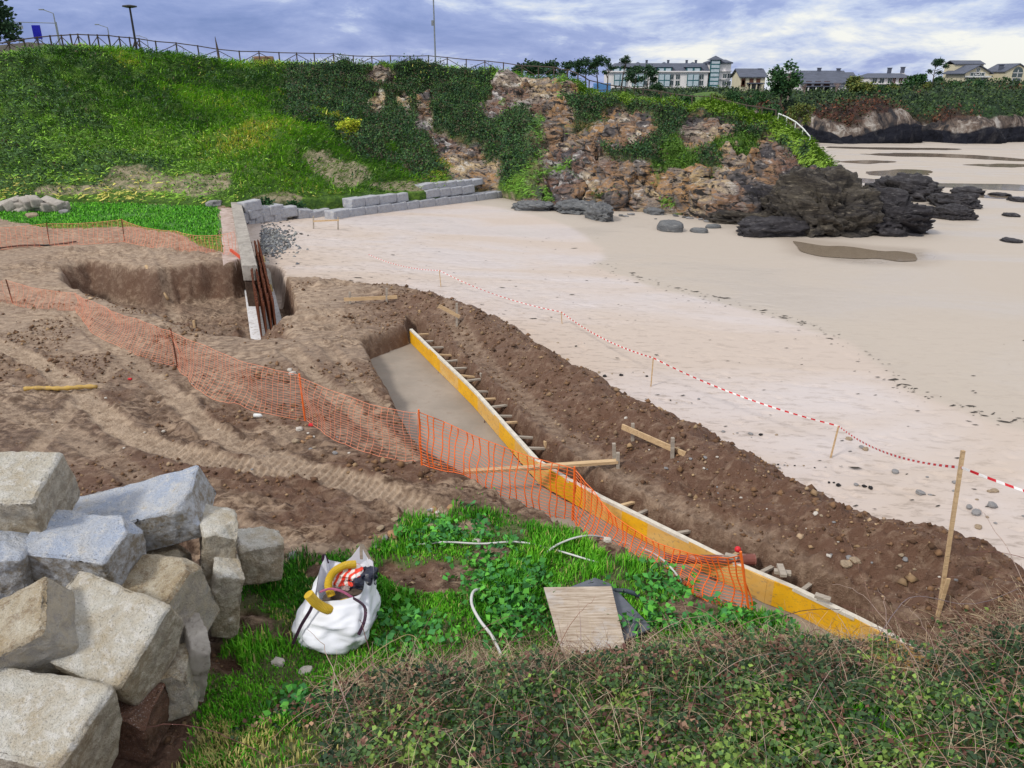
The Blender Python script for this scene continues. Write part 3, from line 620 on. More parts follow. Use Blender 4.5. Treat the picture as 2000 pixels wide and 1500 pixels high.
X_, Y_, Z_ = FV[..., 0], FV[..., 1], FV[..., 2]
big = fbm3(X_ * .05, Y_ * .05, Z_ * .02, 3, 5, .5, True); mid = fbm3(X_ * .2, Y_ * .2, Z_ * .15, 4, 6, .6, True); fin = fbm3(X_ * .5, Y_ * .5, Z_ * .5, 3, 7)
bnd = hh + .22 * fbm3(X_ * .06, Y_ * .06, Z_ * .1, 4, 9)
frock = sst(.37 - bnd + .12 * fbm3(X_ * .3, Y_ * .3, Z_ * .3, 3, 19), -.02, .03); fdark = sst(.22 - bnd + .03 * np.sin(X_ * .07), -.02, .02)
fbr = sst(fbm3(X_ * .03, Y_ * .03, Z_ * .06, 4, 11) + .14 * sst(X_, 62, 90) , -.05, .06) * (1 - sst(hh, .86, .97))
amp_ = (1 - sst(hh, .75, 1.0)) * (big * 9 * (1 - hh) + mid * 3.5 * (1 - hh * .5) + fin * 1.6) * ((vp2 > .9) & (vp2 < 5))[:, None]
FV = FV + FNRM * amp_[..., None]
i2 = np.arange(len(vp2) * nu2).reshape(len(vp2), nu2)
ff = np.stack([i2[:-1, :-1].ravel(), i2[:-1, 1:].ravel(), i2[1:, 1:].ravel(), i2[1:, :-1].ravel()], 1)
mf, nt, b = newmat('far shore'); g = N(nt, 'ShaderNodeNewGeometry'); pos = g.outputs['Position']
za = N(nt, 'ShaderNodeAttribute', attribute_name='zone'); zs = N(nt, 'ShaderNodeSeparateColor'); L(nt, za.outputs[0], zs.inputs[0])
nG = noise_n(nt, pos, .16, 6, .7, .4); nF = noise_n(nt, pos, .8, 5, .7); nR = noise_n(nt, mapping(nt, pos, (1, .5, .25), (0, 0, 0), (0, R(30), 0)), .35, 5, .7, .9)
gr = mixc(nt, ramp(nt, nG, [(.4, 0), (.6, 1)]), (.02, .05, .022), (.055, .11, .03)); br = mixc(nt, ramp(nt, nG, [(.4, 0), (.62, 1)]), (.045, .028, .03), (.13, .055, .035))
c = mixc(nt, zs.outputs[2], gr, br); c = mixc(nt, ramp(nt, nF, [(.45, .7), (.6, 0)]), c, (.016, .022, .02))
rk_ = ramp(nt, nR, [(.42, (.03, .03, .035)), (.53, (.15, .115, .095)), (.64, (.40, .37, .34))]); c = mixc(nt, zs.outputs[0], c, rk_)
c = mixc(nt, zs.outputs[1], c, mixc(nt, ramp(nt, nR, [(.55, 0), (.75, .35)]), (.010, .011, .018), (.16, .15, .15)))
L(nt, c, b.inputs['Base Color']); b.inputs['Roughness'].default_value = .85; b.inputs['Specular IOR Level'].default_value = .15; bump(nt, b, nF, 1, .8)
tag(mesh_np('far_cliff', FV.reshape(-1, 3), ff, mf, smooth=True, attrs={'zone': np.stack([frock.ravel(), fdark.ravel(), fbr.ravel()], 1)}), kind='structure')
c2 = np.linalg.norm(np.cross(np.gradient(FV, axis=1), np.gradient(FV, axis=0)), axis=2); fpx, fpy = proj(FV[..., 0], FV[..., 1], FV[..., 2])
w_ = (c2 * (1 - frock) * (vp2 > 1.5)[:, None] * (vp2 < 5.3)[:, None] * (fpx > 1120) * (fpx < 2060)).ravel(); ids = rng.choice(len(w_), 11000, p=w_ / w_.sum())
pal = np.array([(.024, .045, .032), (.035, .07, .035), (.06, .10, .035)]); palb = np.array([(.07, .04, .035), (.13, .055, .035), (.05, .05, .03)])
isb_ = rng.random(len(ids)) < fbr.ravel()[ids] * .95
cc = np.where(isb_[:, None], palb[rng.integers(0, 3, len(ids))], pal[rng.integers(0, 3, len(ids))])
quad_cloud('far_scrub', FV.reshape(-1, 3)[ids], FNRM.reshape(-1, 3)[ids],   .45, 5, cc * .9, leafm, .5, 'green and russet scrub covering the cliff across the bay', 'scrub', .8, .3)
# ================================================================ water: tide pools and runnels on the sand
mw, nt, b = newmat('shallow sea water'); b.inputs['Base Color'].default_value = (.24, .19, .14, 1); b.inputs['Roughness'].default_value = .08; b.inputs['IOR'].default_value = 1.33
g = N(nt, 'ShaderNodeNewGeometry'); bump(nt, b, noise_n(nt, mapping(nt, g.outputs['Position'], (1, 3, 1)), 1.5, 3), .12, .03)
def pool(pts, name='water', off=.02, wob=1.0):
    c = catmull([tuple(PB(a, b_)) for a, b_ in pts + [pts[0]]], 60)[:-1]; ctr = c.mean(0)
    vs = [(x + wob * .25 * (vn2(x * .8, y * .8, 3) - .5), y + wob * 1.2 * (vn2(x * .9, y * .9, 9) - .5), 0) for x, y, z in c]
    vs = [(x, y, float(beach(x, y)) + off) for x, y, z in vs]; m = MB(); n = len(vs)
    rings = [vs]
    for k in (.75, .5, .25): rings.append([(ctr[0] + (x - ctr[0]) * k, ctr[1] + (y - ctr[1]) * k, float(beach(ctr[0] + (x - ctr[0]) * k, ctr[1] + (y - ctr[1]) * k)) + off) for x, y, z in vs])
    m.v = [v for r in rings for v in r]; m.f = [(r * n + i, r * n + (i + 1) % n, (r + 1) * n + (i + 1) % n, (r + 1) * n + i) for r in range(3) for i in range(n)] + [tuple(range(3 * n, 4 * n))]
    tag(m.build(name, mw), kind='structure')
pool([(1550, 472), (1600, 478), (1680, 486), (1760, 492), (1792, 500), (1772, 514), (1715, 508), (1640, 502), (1580, 496), (1556, 486)], wob=.9)
for q in ([(1690, 335), (1760, 331), (1815, 333), (1812, 341), (1760, 343), (1700, 342)], [(1630, 345), (1740, 352), (1850, 358), (2010, 362), (2010, 372), (1850, 366), (1720, 360), (1640, 352)],
          [(1620, 286), (1720, 288), (1860, 290), (1860, 293), (1720, 292), (1620, 289)], [(1680, 301), (1780, 299), (1900, 303), (2010, 312), (1990, 315), (1860, 308), (1740, 305)],
          [(1630, 316), (1700, 313), (1750, 316), (1700, 320)], [(1880, 322), (1960, 320), (2030, 323), (1960, 327)], [(1700, 372), (1800, 376), (1990, 384), (1990, 388), (1800, 382)]): pool(q)
# ================================================================ the old sea wall, its footing, reinforcement
conc = pm('weathered concrete', (.40, .37, .33), (.27, .245, .22), 2.5, .85, .35, .02, c3=(.16, .14, .12), s3=9)
conc_w = pm('fresh pale concrete', (.74, .74, .76), (.62, .62, .64), 4, .7, .2, .01, c3=(.36, .30, .25), s3=8)
rust = pm('rusty steel', (.17, .055, .025), (.09, .03, .018), 20, .8, .3, .004)
wood = pm('raw pine timber', (.60, .43, .25), (.44, .30, .17), 2, .75, .3, .004, stretch=(1, 12, 12), c3=(.28, .19, .11), s3=6)
woodg = pm('greyed timber', (.42, .37, .31), (.28, .24, .20), 3, .85, .4, .004, stretch=(1, 8, 8))
fd_ = (wallB - wallA); fd_.z = 0; fd_.normalize(); pr = Vector((fd_.y, -fd_.x, 0))
def along(a, b, t): return a + (b - a) * t
r0 = empty('sea_wall', (wallB.x, wallB.y, 0)); tag(r0, 'straight grey concrete sea wall running from the excavation to the grassy hill', 'wall')
m = MB(); A0 = wallA - wallB; pl = -pr if pr.x > 0 else pr
m.v = []; 
for c in (Vector((0, 0, 0)), Vector((A0.x, A0.y, 0))):
    for sx_, sz in ((0, -.22), (.52, -.22), (.5, .30), (0, .30)): m.v.append(tuple(c + (-pl) * 0 + Vector((sx_, 0, sz)) - Vector((.28, 0, 0))))
m.f = [(0, 1, 2, 3), (7, 6, 5, 4), (0, 4, 5, 1), (1, 5, 6, 2), (2, 6, 7, 3), (3, 7, 4, 0)]
m.build('wall_body', conc, r0, bevel=.015)
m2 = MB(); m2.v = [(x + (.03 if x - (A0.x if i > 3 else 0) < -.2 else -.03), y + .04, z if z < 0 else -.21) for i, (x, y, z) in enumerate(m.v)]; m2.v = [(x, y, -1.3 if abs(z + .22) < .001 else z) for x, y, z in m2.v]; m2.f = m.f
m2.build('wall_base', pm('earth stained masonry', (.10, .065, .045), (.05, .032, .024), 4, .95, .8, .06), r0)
f0 = P(505, 560, -1.1); f1 = P(531, 690, -1.1)
m = MB(); m.bar((f0.x, f0.y, -1.2), (f1.x, f1.y, -1.2), 1.0, .2)
tag(m.build('concrete_footing', conc_w, bevel=.01), 'white strip footing of the new wall lying in the excavation', 'footing')
rc_ = empty('rebar_cage', f0); tag(rc_, 'rusty reinforcement cage rising from the white strip footing', 'rebar')
dl = (f1 - f0).length; dd = (f1 - f0).normalized(); sdv = Vector((dd.y, -dd.x, 0)) * -1
vb = MB(); hb = MB()
for side in (-.2, -.05, .1, .22):
    k = -1.8
    while k < dl - .9:
        a = dd * k + sdv * side; t_ = max(0, k) / dl
        hgt = 1.35 - .15 * t_ + random.uniform(-.04, .04)
        vb.tube([a + Vector((0, 0, 0)), a + Vector((random.uniform(-.02, .02), random.uniform(-.02, .02), hgt))], hgt and .022, 5); k += .075
    for z_ in (.15, .4, .65, .9, 1.15):
        hb.tube([dd * -1.7 + sdv * side + Vector((0, 0, z_)), dd * (dl - 1) + sdv * side + Vector((0, 0, z_))], .010, 5)
vb.build('vertical_bars', rust, rc_); hb.build('horizontal_bars', rust, rc_)
pl0 = f0 + dd * -.9 - sdv * .05
m = MB(); a = P(491, 520, -.2); c = P(502, 600, -.55); m.bar((a.x, a.y, -.25), (c.x, c.y, -.5), .03, .22)
tag(m.build('shuttering_board', conc_w), 'pale narrow shuttering board standing beside the rusty cage', 'board')
for k, (a, c, cl_, lb) in enumerate((((517, 540), (531, 570), (.62, .46, .18), 'yellowish plank lying beside the rusty cage'), ((522, 535), (533, 566), (.05, .04, .035), 'dark plank lying behind the yellowish one at the cage'), ((528, 560), (531, 577), (.6, .58, .52), 'short whitish timber offcut at the end of the yellowish plank'))):
    p, q = on(*a), on(*c); m = MB(); m.bar((p.x, p.y, p.z + .12), (q.x, q.y, q.z + .12), .12, .05)
    tag(m.build('plank', pm('plank paint %s' % 'abc'[k], cl_)), lb, 'plank')
# ================================================================ granite block retaining wall
gran = pm('blue grey granite', (.40, .41, .44), (.27, .28, .32), 5, .85, .6, .02, c3=(.50, .48, .44), s3=9)
def blockmesh(name, d, mat, seed, parent=None, amp=.03, sub=4, chop=.12, bev=.05):
    """rough quarried block: irregular corners, worn arrises, broken faces"""
    rs = random.Random(seed); x, y, z = (q / 2 for q in d); bm = bmesh.new()
    vs = [bm.verts.new((a * x * (1 + rs.uniform(-chop, chop)), b_ * y * (1 + rs.uniform(-chop, chop)), e * z * (1 + rs.uniform(-chop, chop)))) for a in (-1, 1) for b_ in (-1, 1) for e in (-1, 1)]
    for f in [(0, 1, 3, 2), (4, 6, 7, 5), (0, 4, 5, 1), (2, 3, 7, 6), (0, 2, 6, 4), (1, 5, 7, 3)]: bm.faces.new([vs[i] for i in f])
    bmesh.ops.bevel(bm, geom=list(bm.edges), offset=bev * min(d) * rs.uniform(.8, 1.3), segments=1, affect='EDGES')
    # knock two corners off
    for k in range(4 if amp > .02 else 0):
        cdir = Vector((rs.choice((-1, 1)) * x, rs.choice((-1, 1)) * y, rs.choice((-1, 1)) * z)); n_ = Vector((rs.uniform(.5, 1) * cdir.x, rs.uniform(.5, 1) * cdir.y, rs.uniform(.5, 1) * cdir.z)).normalized()
        g_ = bmesh.ops.bisect_plane(bm, geom=list(bm.verts) + list(bm.edges) + list(bm.faces), plane_co=cdir * rs.uniform(.76, .93), plane_no=n_, clear_outer=True)
        ed = [e for e in g_['geom_cut'] if isinstance(e, bmesh.types.BMEdge)]
        if ed: bmesh.ops.contextual_create(bm, geom=ed)
    bmesh.ops.triangulate(bm, faces=bm.faces)
    for _ in range(sub):
        lim = (sum(d) / 3) / (2.0 * 2 ** _)
        bmesh.ops.subdivide_edges(bm, edges=[e for e in bm.edges if e.calc_length() > lim * .7], cuts=1, use_grid_fill=True)
        bmesh.ops.triangulate(bm, faces=bm.faces)
    bmesh.ops.recalc_face_normals(bm, faces=bm.faces); me = bpy.data.meshes.new(name); bm.to_mesh(me); bm.free(); me.materials.append(mat)
    o = bpy.data.objects.new(name, me); COL.objects.link(o)
    if amp:
        noisy(o, amp * 1.6, 1.3 / max(.3, sum(d) / 3), seed); noisy(o, amp, 3.0 / max(.3, sum(d) / 3), seed + 50); noisy(o, amp * .3, 12 / max(.3, sum(d) / 3), seed + 90)
    me.polygons.foreach_set('use_smooth', [True] * len(me.polygons))
    if parent: o.parent = parent
    return o
gproto = [blockmesh('granite_block', (1, .7, .55), gran, 100 + k, amp=.012, sub=3, chop=.04, bev=.04) for k in range(4)]
used = [False] * 4
def gblock(x, y, z, rz, w, h, label, group, tilt=0.0):
    k = random.randrange(4); o = gproto[k]
    if used[k]: o = o.copy(); COL.objects.link(o)
    used[k] = True
    o.location = (x, y, z + h / 2); o.rotation_euler = (tilt * .6, tilt, rz); o.scale = (w, 1, h / .55); return tag(o, label, 'stone block', group)
wv = (wl1 - wl0); wlen = math.hypot(wv.x, wv.y); ang = math.atan2(wv.y, wv.x); un = Vector((wv.x / wlen, wv.y / wlen, 0)); bk = Vector((-un.y, un.x, 0))
x = 0.1
while x < wlen:
    w = random.uniform(.75, 1.45); p = wl0 + un * (x + w / 2); gblock(p.x, p.y, float(beach(p.x, p.y)) - .12, ang, w * .985, .52, 'grey granite block in the bottom course of the retaining wall', 'bottom course of the granite retaining wall', random.uniform(-.03, .03)); x += w
x = 1.6
while x < wlen - 2.2:
    w = random.uniform(.7, 1.5); p = wl0 + un * (x + w / 2) + bk * .22
    if not (5.0 < x < 5.9): gblock(p.x, p.y, float(beach(p.x, p.y)) + .39 + .05 * (x > 6), ang, w * .98, .46, 'grey granite block in the second course of the retaining wall', 'second course of the granite retaining wall', random.uniform(-.04, .04))
    x += w
x = 7.4
while x < wlen - 1.0:
    w = random.uniform(.6, 1.2); p = wl0 + un * (x + w / 2) + bk * .5; gblock(p.x, p.y, float(beach(p.x, p.y)) + .84, ang, w * .98, .36, 'small granite block in the third course, right end of the retaining wall', 'third course of the granite retaining wall', random.uniform(-.05, .05)); x += w
jb = [(489, 402, .9, .5, 1.15), (497, 415, 1.1, .45, .8), (482, 424, .8, .5, .65), (513, 412, .9, .45, .8), (492, 436, .8, .5, .1), (520, 421, .7, .5, .35), (533, 409, .8, .45, .7), (508, 427, .8, .5, .1), (528, 428, .9, .5, .0), (560, 413, .9, .5, .35), (541, 424, .7, .5, .0), (590, 417, .8, .5, .3), (612, 420, .7, .45, .3), (630, 416, .6, .4, .5)]
for k, (a, b_, w, h, zo) in enumerate(jb):
    p = PB(a, b_ + 10 - zo * 0); p = PY(a, b_, 37.6 + (a - 480) * .018); gblock(p.x, p.y, p.z - h * .5, ang + random.uniform(-.35, .1), w, h, 'loose tilted granite block in the broken wall beside the sea wall', 'broken granite wall beside the sea wall', random.uniform(-.14, .14))
for q in range(4):
    if not used[q]: bpy.data.objects.remove(gproto[q])
# ================================================================ concrete slab and formwork
slabm = pm('lean concrete', (.33, .28, .235), (.25, .215, .18), 1.1, .8, .25, .015, c3=(.27, .22, .18), s3=4)
ctr = catmull([p for p in slab_poly[:len(board_w)]], 120); ced = catmull(edge_w, 120)
V = []; 
for k in range(120):
    o_ = np.array([fbm2(np.array([k * .35]), np.array([2.]), 3, 5)[0] * .25 - .10, 0])
    V += [(ctr[k][0], ctr[k][1], -.49), (ced[k][0] + o_[0], ced[k][1], -.49 + .0), (ced[k][0] + o_[0] - .1, ced[k][1] - .05, -.75)]
Fq = [(3 * k, 3 * k + 1, 3 * k + 4, 3 * k + 3) for k in range(119)] + [(3 * k + 1, 3 * k + 2, 3 * k + 5, 3 * k + 4) for k in range(119)]
m = MB(); m.v = V; m.f = Fq + [(0, 2, 1)]
tag(m.build('blinding_slab', slabm), 'long smooth grey concrete slab beside the yellow formwork', 'slab')
ymat = pm('yellow shuttering panel', (.80, .44, .012), (.68, .34, .01), 2.2, .55, .15, .003, c3=(.40, .25, .05), s3=14, stretch=(1, 1, 2))
ymat2 = pm('faded shuttering panel', (.68, .44, .15), (.62, .34, .07), 2.0, .65, .2, .003, c3=(.36, .24, .12), s3=12, stretch=(1, 1, 2))
edgem = pm('white panel edge', (.66, .62, .54), (.5, .45, .38), 8, .7, .2, .003)
fw = empty('formwork', (board_w[5][0], board_w[5][1], -.48)); tag(fw, 'long line of yellow wooden formwork boards standing along the slab', 'formwork')
O = Vector(fw.location)
seq = [(0, 3.0, ymat), (3.0, 4.5, ymat2), (4.5, 6.0, ymat), (6.0, 7.6, ymat2), (7.6, 8.6, ymat), (8.6, 9.6, ymat2), (9.6, 10.3, ymat2), (10.3, 11.3, ymat), (11.3, 12.3, ymat2), (12.3, 12.9, ymat), (12.9, 14.4, ymat2), (14.4, 15.4, ymat2), (15.4, 16.8, ymat), (16.8, 18.3, ymat2)]
bacc = np.concatenate([[0], np.cumsum([math.dist(a, b_) for a, b_ in zip(board_w[:-1], board_w[1:])])]); btot = bacc[-1]
def bat(s): return Vector((np.interp(s, bacc, [p[0] for p in board_w]), np.interp(s, bacc, [p[1] for p in board_w]), 0))
def bperp(s):
    d = (bat(min(s + .05, btot)) - bat(max(s - .05, 0))).normalized(); return d, Vector((-d.y, d.x, 0)) * (1 if -d.y > 0 else 1)
sc_ = btot / 18.3
for a, c, mm in seq:
    a *= sc_; c *= sc_; pts = [a] + [q for q in bacc if a + .05 < q < c - .05] + [c]; m = MB()
    for u, v in zip(pts[:-1], pts[1:]):
        p, q = bat(u) - O, bat(v) - O; p.z = q.z = -.295 - O.z; m.bar(p, q, .03, .37)
    m.build('panel', mm, fw)
m = MB(); u = 0
while u < btot - .01:
    v = min(u + .8, btot); p, q = bat(u) - O, bat(v) - O; d, n_ = bperp((u + v) / 2); p += n_ * .022; q += n_ * .022; p.z = q.z = -.128 - O.z; m.bar(p, q, .075, .045); u = v
m.build('top_batten', edgem, fw)
bpx = [(822, 655), (838, 668), (850, 680), (872, 692), (885, 707), (905, 720), (915, 733), (930, 745), (950, 765), (965, 780), (985, 795), (1005, 812), (1022, 825), (1050, 850), (1065, 875), (1240, 985), (1272, 1003), (1340, 1042), (1445, 1100), (1510, 1120), (1590, 1160)]
for k, (a, b_) in enumerate(bpx):
    p = P(a, b_, -.15); dd_ = [math.hypot(p.x - bat(s).x, p.y - bat(s).y) for s in np.linspace(0, btot, 300)]; s = np.linspace(0, btot, 300)[int(np.argmin(dd_))]
    s = max(s - .15, .1); d, n_ = bperp(s); st = bat(s) + n_ * .05 - O; st.z = -.17 - O.z; L_ = random.uniform(.34, .46); en = st + n_ * L_ + d * random.uniform(-.02, .12); en.z = st.z - random.uniform(-.02, .08)
    m = MB(); m.bar(st, en, .055, .035); bo = m.build('brace', woodg if k % 3 else wood, fw)
    if k not in (2, 3, 5):
        m = MB(); lx = random.uniform(-.05, .08); m.bar(en + n_ * .03 + Vector((-lx, 0, -.34)), en + n_ * .03 + Vector((lx, .02, .13)), .08, .035, up=n_); so = m.build('stake', woodg if k % 2 else wood); so.parent = bo
# ================================================================ batter boards and loose timber
def plank(mb, a, b_, w=.1, t=.03): mb.bar(a, b_, t, w); return mb
def stake_mb(base, top, w=.05): m = MB(); m.bar(base, top, w, w, up=(0, 1, .1)); return m
def batter(planks, posts, label, z=.35):
    g0 = on(*posts[0][0]); root = empty('batter_board', g0); O = g0; tag(root, label, 'batter board')
    for (b_, t_) in posts:
        g_ = on(*b_); tp = PY(t_[0], t_[1], g_.y); m = stake_mb(g_ - O - Vector((0, 0, .15)), tp - O, .055); m.build('stake', woodg, root)
    for (a, c, Y1, Y2, w) in planks:
        p, q = PY(a[0], a[1], Y1), PY(c[0], c[1], Y2); m = MB(); plank(m, p - O, q - O, w); m.build('plank', wood, root)
gy = lambda a, b_: on(a, b_).y
batter([((672, 585), (776, 580), gy(683, 592) - .05, gy(755, 590) - .05, .1)], [((683, 593), (683, 570)), ((755, 591), (755, 563))], 'low timber batter board at the far end of the dug trench')
batter([((857, 597), (898, 619), gy(892, 636) - .05, gy(892, 636) - .06, .09)], [((892, 637), (892, 592))], 'small timber batter board with one stake on the bench above the slab')
batter([((1215, 833), (1339, 888), gy(1236, 862) - .05, gy(1314, 892) - .05, .1)], [((1236, 862), (1236, 827)), ((1314, 892), (1314, 855))], 'sloping timber batter board on two stakes in the middle of the spoil bench')
pA = P(905, 921, .02); pB_ = P(1105, 910, .06); pC = P(1045, 912, .10); pD = P(1206, 901, .12)
batter([], [((1201, 900), (1199, 866)), ((1207, 912), (1207, 884))], 'pair of short grey stakes at the end of the crossing beams')
for (a, c, lb) in ((pA, pB_, 'pale beam reaching from the slab edge under the orange net'), (pC, pD, 'pale beam bridging the trench towards the two short stakes')):
    m = MB(); m.bar(a, c, .10, .05); tag(m.build('timber_beam', wood), lb, 'beam')
batter([((612, 432), (662, 430), PB(612, 449).y, PB(660, 452).y, .07)], [((612, 446), (612, 422)), ((660, 448), (660, 424))], 'thin batter board on two stakes on the sand by the granite wall')
sb = on(1838, 1195); tp = PY(1881, 880, sb.y + .25); m = MB(); m.bar(sb - Vector((0, 0, .3)), tp, .038, .036, up=(0, 1, 0)); po = m.build('timber_post', wood); tag(po, 'tall leaning squared timber post at the right above the brambles', 'post')
m = MB(); q = sb + (tp - sb) * .12; m.bar(sb + Vector((-.07, -.05, -.2)), q + Vector((-.02, -.05, .25)), .045, .02, up=(0, 1, 0)); m.build('splint', wood, po)
for (b_, t_, lb) in (((380, 640), (378, 626), 'short wooden peg at the edge of the excavation'),):
    g_ = on(*b_); m = stake_mb(g_, PY(t_[0], t_[1], g_.y), .05); tag(m.build('peg', wood), lb, 'peg')
# ================================================================ barrier tape
redp = pm('red tape', (.62, .02, .03), (.5, .02, .03), 5, .45, 0); whp = pm('white tape', (.8, .78, .78), (.7, .68, .68), 5, .45, 0)
tr = empty('barrier_tape', (0, 18, -.5)); tag(tr, 'red and white striped barrier tape strung on thin stakes across the sand', 'barrier tape'); O = Vector(tr.location)
stk = [((862, 560), (858, 528)), ((1099, 632), (1096, 609)), ((1271, 755), (1276, 699)), ((1621, 893), (1638, 832))]
anch = [PB(720, 497, .25), ]
for b_, t_ in stk:
    g_ = PB(*b_); top = PY(t_[0], t_[1], g_.y); m = MB(); m.bar(g_ - O - Vector((0, 0, .2)), top - O, .025, .025, up=(0, 1, 0)); m.build('stake', wood, tr); anch.append(top)
anch.append(PY(1878, 913, sb.y + .2)); anch.append(PY(2300, 1040, sb.y - .6))
me_v = []; me_f = []; mi = []; cnt = 0; acc = 0
for k, (a, c) in enumerate(zip(anch[:-1], anch[1:])):
    n = int((c - a).length / .09); sag = min(.35, (c - a).length * .03)
    for i in range(n):
        for j in (i, i + 1):
            t = j / n; p = a + (c - a) * t - Vector((0, 0, sag * 4 * t * (1 - t))) - O; tw_ = .5 * math.sin(t * 9 + k) + .3; d = Vector((0, math.sin(tw_), math.cos(tw_))) * (.010 if k < 2 else .016)
            me_v += [tuple(p + d), tuple(p - d)]
        q = len(me_v) - 4; me_f.append((q, q + 1, q + 3, q + 2)); mi.append(cnt % 2); cnt += 1
me = bpy.data.meshes.new('tape'); me.from_pydata(me_v, [], me_f); me.materials.append(redp); me.materials.append(whp); me.polygons.foreach_set('material_index', mi); o = bpy.data.objects.new('tape', me); COL.objects.link(o); o.parent = tr
# ================================================================ orange safety nets
netm, nt, b = newmat('orange plastic net'); b.inputs['Base Color'].default_value = (.85, .155, .02, 1); b.inputs['Roughness'].default_value = .45
netp, nt, b = newmat('salmon plastic net'); b.inputs['Base Color'].default_value = (.80, .27, .15, 1); b.inputs['Roughness'].default_value = .55
def ribbon(V, Fc, pts, w):
    """flat four-sided strand"""
    k0 = len(V); n = len(pts)
    for i, p in enumerate(pts):
        for d in ((w / 2, 0, 0), (0, w * .25, w / 2 * .6), (-w / 2, 0, 0), (0, -w * .25, -w / 2 * .6)): V.append((p[0] + d[0], p[1] + d[1], p[2] + d[2]))
    for i in range(n - 1):
        for j in range(4): Fc.append((k0 + i * 4 + j, k0 + i * 4 + (j + 1) % 4, k0 + (i + 1) * 4 + (j + 1) % 4, k0 + (i + 1) * 4 + j))
def net(label, posts, sags, bows, mat, vs=.13, nh=17, wv_=.018, wh=.009, rodm=rust, rods=None, folds=None):
    """posts: list of (bottom, top) points. One net sheet with its rods"""
    O = posts[0][0].copy(); root = empty('safety_net', O); tag(root, label, 'safety net')
    V = []; Fc = []
    for k in range(len(posts) - 1):
        (b0, t0), (b1_, t1) = posts[k], posts[k + 1]; ln = (b1_ - b0).length; n = max(3, int(ln / vs)); sg, bw, bb = sags[k], bows[k][0], bows[k][1]
        grid = np.zeros((n + 1, nh + 1, 3)); pdv = (b1_ - b0).normalized(); nn = Vector((pdv.y, -pdv.x, 0)); nn = nn if nn.y < 0 else -nn
        for i in range(n + 1):
            t = i / n; q = 4 * t * (1 - t); bo = b0 + (b1_ - b0) * t; to = t0 + (t1 - t0) * t; to = to - Vector((0, 0, sg * q)) + nn * (bw * q)
            gx, gy_ = bo.x + nn.x * bb * q, bo.y + nn.y * bb * q; bo = Vector((gx, gy_, max(bo.z, min(bo.z + .3, gz1(gx, gy_) + .02)) if b0.y < 17 else bo.z))
            for j in range(nh + 1):
                s = j / nh; s2 = s ** (1.0 + .5 * q * (sg > .1)); p = bo + (to - bo) * s2; w1 = .03 * math.sin(t * ln * 2.3 + j * .25 + k) + .012 * math.sin(t * ln * 6.1 + j * .5)
                p = p + nn * (w1 + q * .07 * math.sin(s * 5 + k)) + pdv * (.014 * math.sin(j * .6 + i * .9) + .02 * math.sin(i * 2.3)); grid[i, j] = p - O
        for i in range(n + (k == len(posts) - 2)): ribbon(V, Fc, grid[i], wv_)
        for j in range(nh + 1): ribbon(V, Fc, grid[:, j], wh * (1.8 if j in (0, nh) else 1))
    mesh_np('net', np.array(V), np.array(Fc), mat, root)
    for k, (b_, t_) in enumerate(posts):
        if rods and not rods[k]: continue
        m = MB(); m.tube([b_ - O - Vector((0, 0, .15)), t_ - O + (t_ - b_) * .06], .016, 6); m.build('rod', rodm if not rods or rods[k] == 1 else netm, root)
    return root
def post(b_, t_): g_ = on(*b_); return (g_, PY(t_[0], t_[1], g_.y))
pp_ = [post((-120, 596), (-130, 535)), post((26, 594), (12, 548)), post((150, 606), (147, 573)), post((347, 718), (334, 646)), post((596, 822), (585, 735)), post((822, 908), (817, 806))]
net('faded salmon safety net sagging across the muddy ground left of the slab', pp_, [.1, .06, .05, .06, .10], [(.0, .1), (0, .2), (.0, .35), (.0, .45), (0, .3)], netp, .15, 18, .0075, .0065, rods=[1, 1, 0, 1, 2, 0])
pq = [post((824, 908), (818, 806)), post((1120, 1022), (1122, 918)), post((1470, 1208), (1448, 1085))]
r_ = net('bright orange safety net in front of the slab and beams', pq, [.08, .55], [(0, .12), (-.1, .15)], netm, .13, 17, .019, .010, rods=[2, 2, 2])
g0 = on(-80, 492); far_p = [(on(a, b_), None) for a, b_ in ((-80, 492), (97, 480), (243, 472), (350, 487), (462, 498))]
far_p = [(g_, g_ + Vector((0, .1, .82 - .1 * (k == 3)))) for k, (g_, _) in enumerate(far_p)]
net('faint orange safety net between the bright lawn and the excavation', far_p, [.06, .05, .1, .15], [(0, .1)] * 4, netp, .17, 15, .013, .011, rods=[0, 1, 1, 0, 0])
pz = on(470, 505); m = MB(); m.bar(pz + Vector((-.5, .5, .25)), pz + Vector((.1, -.1, .05)), .06, .10); tag(m.build('red_board', pm('red board', (.65, .10, .05))), 'red board leaning against the sea wall on the broken paving', 'board')

# ================================================================ HILLTOP: fence, lamps, sign
HS = HV.reshape(-1, 3)
def hill_z(x, y, zmin=-50):
    d = (HS[:, 0] - x) ** 2 + (HS[:, 1] - y) ** 2; k = np.argsort(d)[:4]; return float(HS[k, 2].mean())
cr_px = np.array([h[3] for h in HC]); cr_py = np.array([h[4] for h in HC]); cr_Y = np.array([h[5] for h in HC])
def crest_pt(px, back=.6):
    Y = float(np.interp(px, cr_px, cr_Y)); p = PY(px, float(np.interp(px, cr_px, cr_py)), Y); o = Vector((p.x, p.y, 0)).normalized() * back; p = p + o; p.z = hill_z(p.x, p.y); return p
darkwood = pm('dark weathered fence wood', (.10, .075, .06), (.06, .045, .04), 3, .85, .3, .01)
fx_ = [-60, -30, 0, 22, 52, 79, 103, 125, 143, 157, 177, 195, 217, 238, 257, 275, 307, 348, 390, 428, 470, 508, 547, 581, 615, 653, 691, 727, 764, 801, 838, 874, 911, 947, 983, 1019, 1052, 1082, 1108]
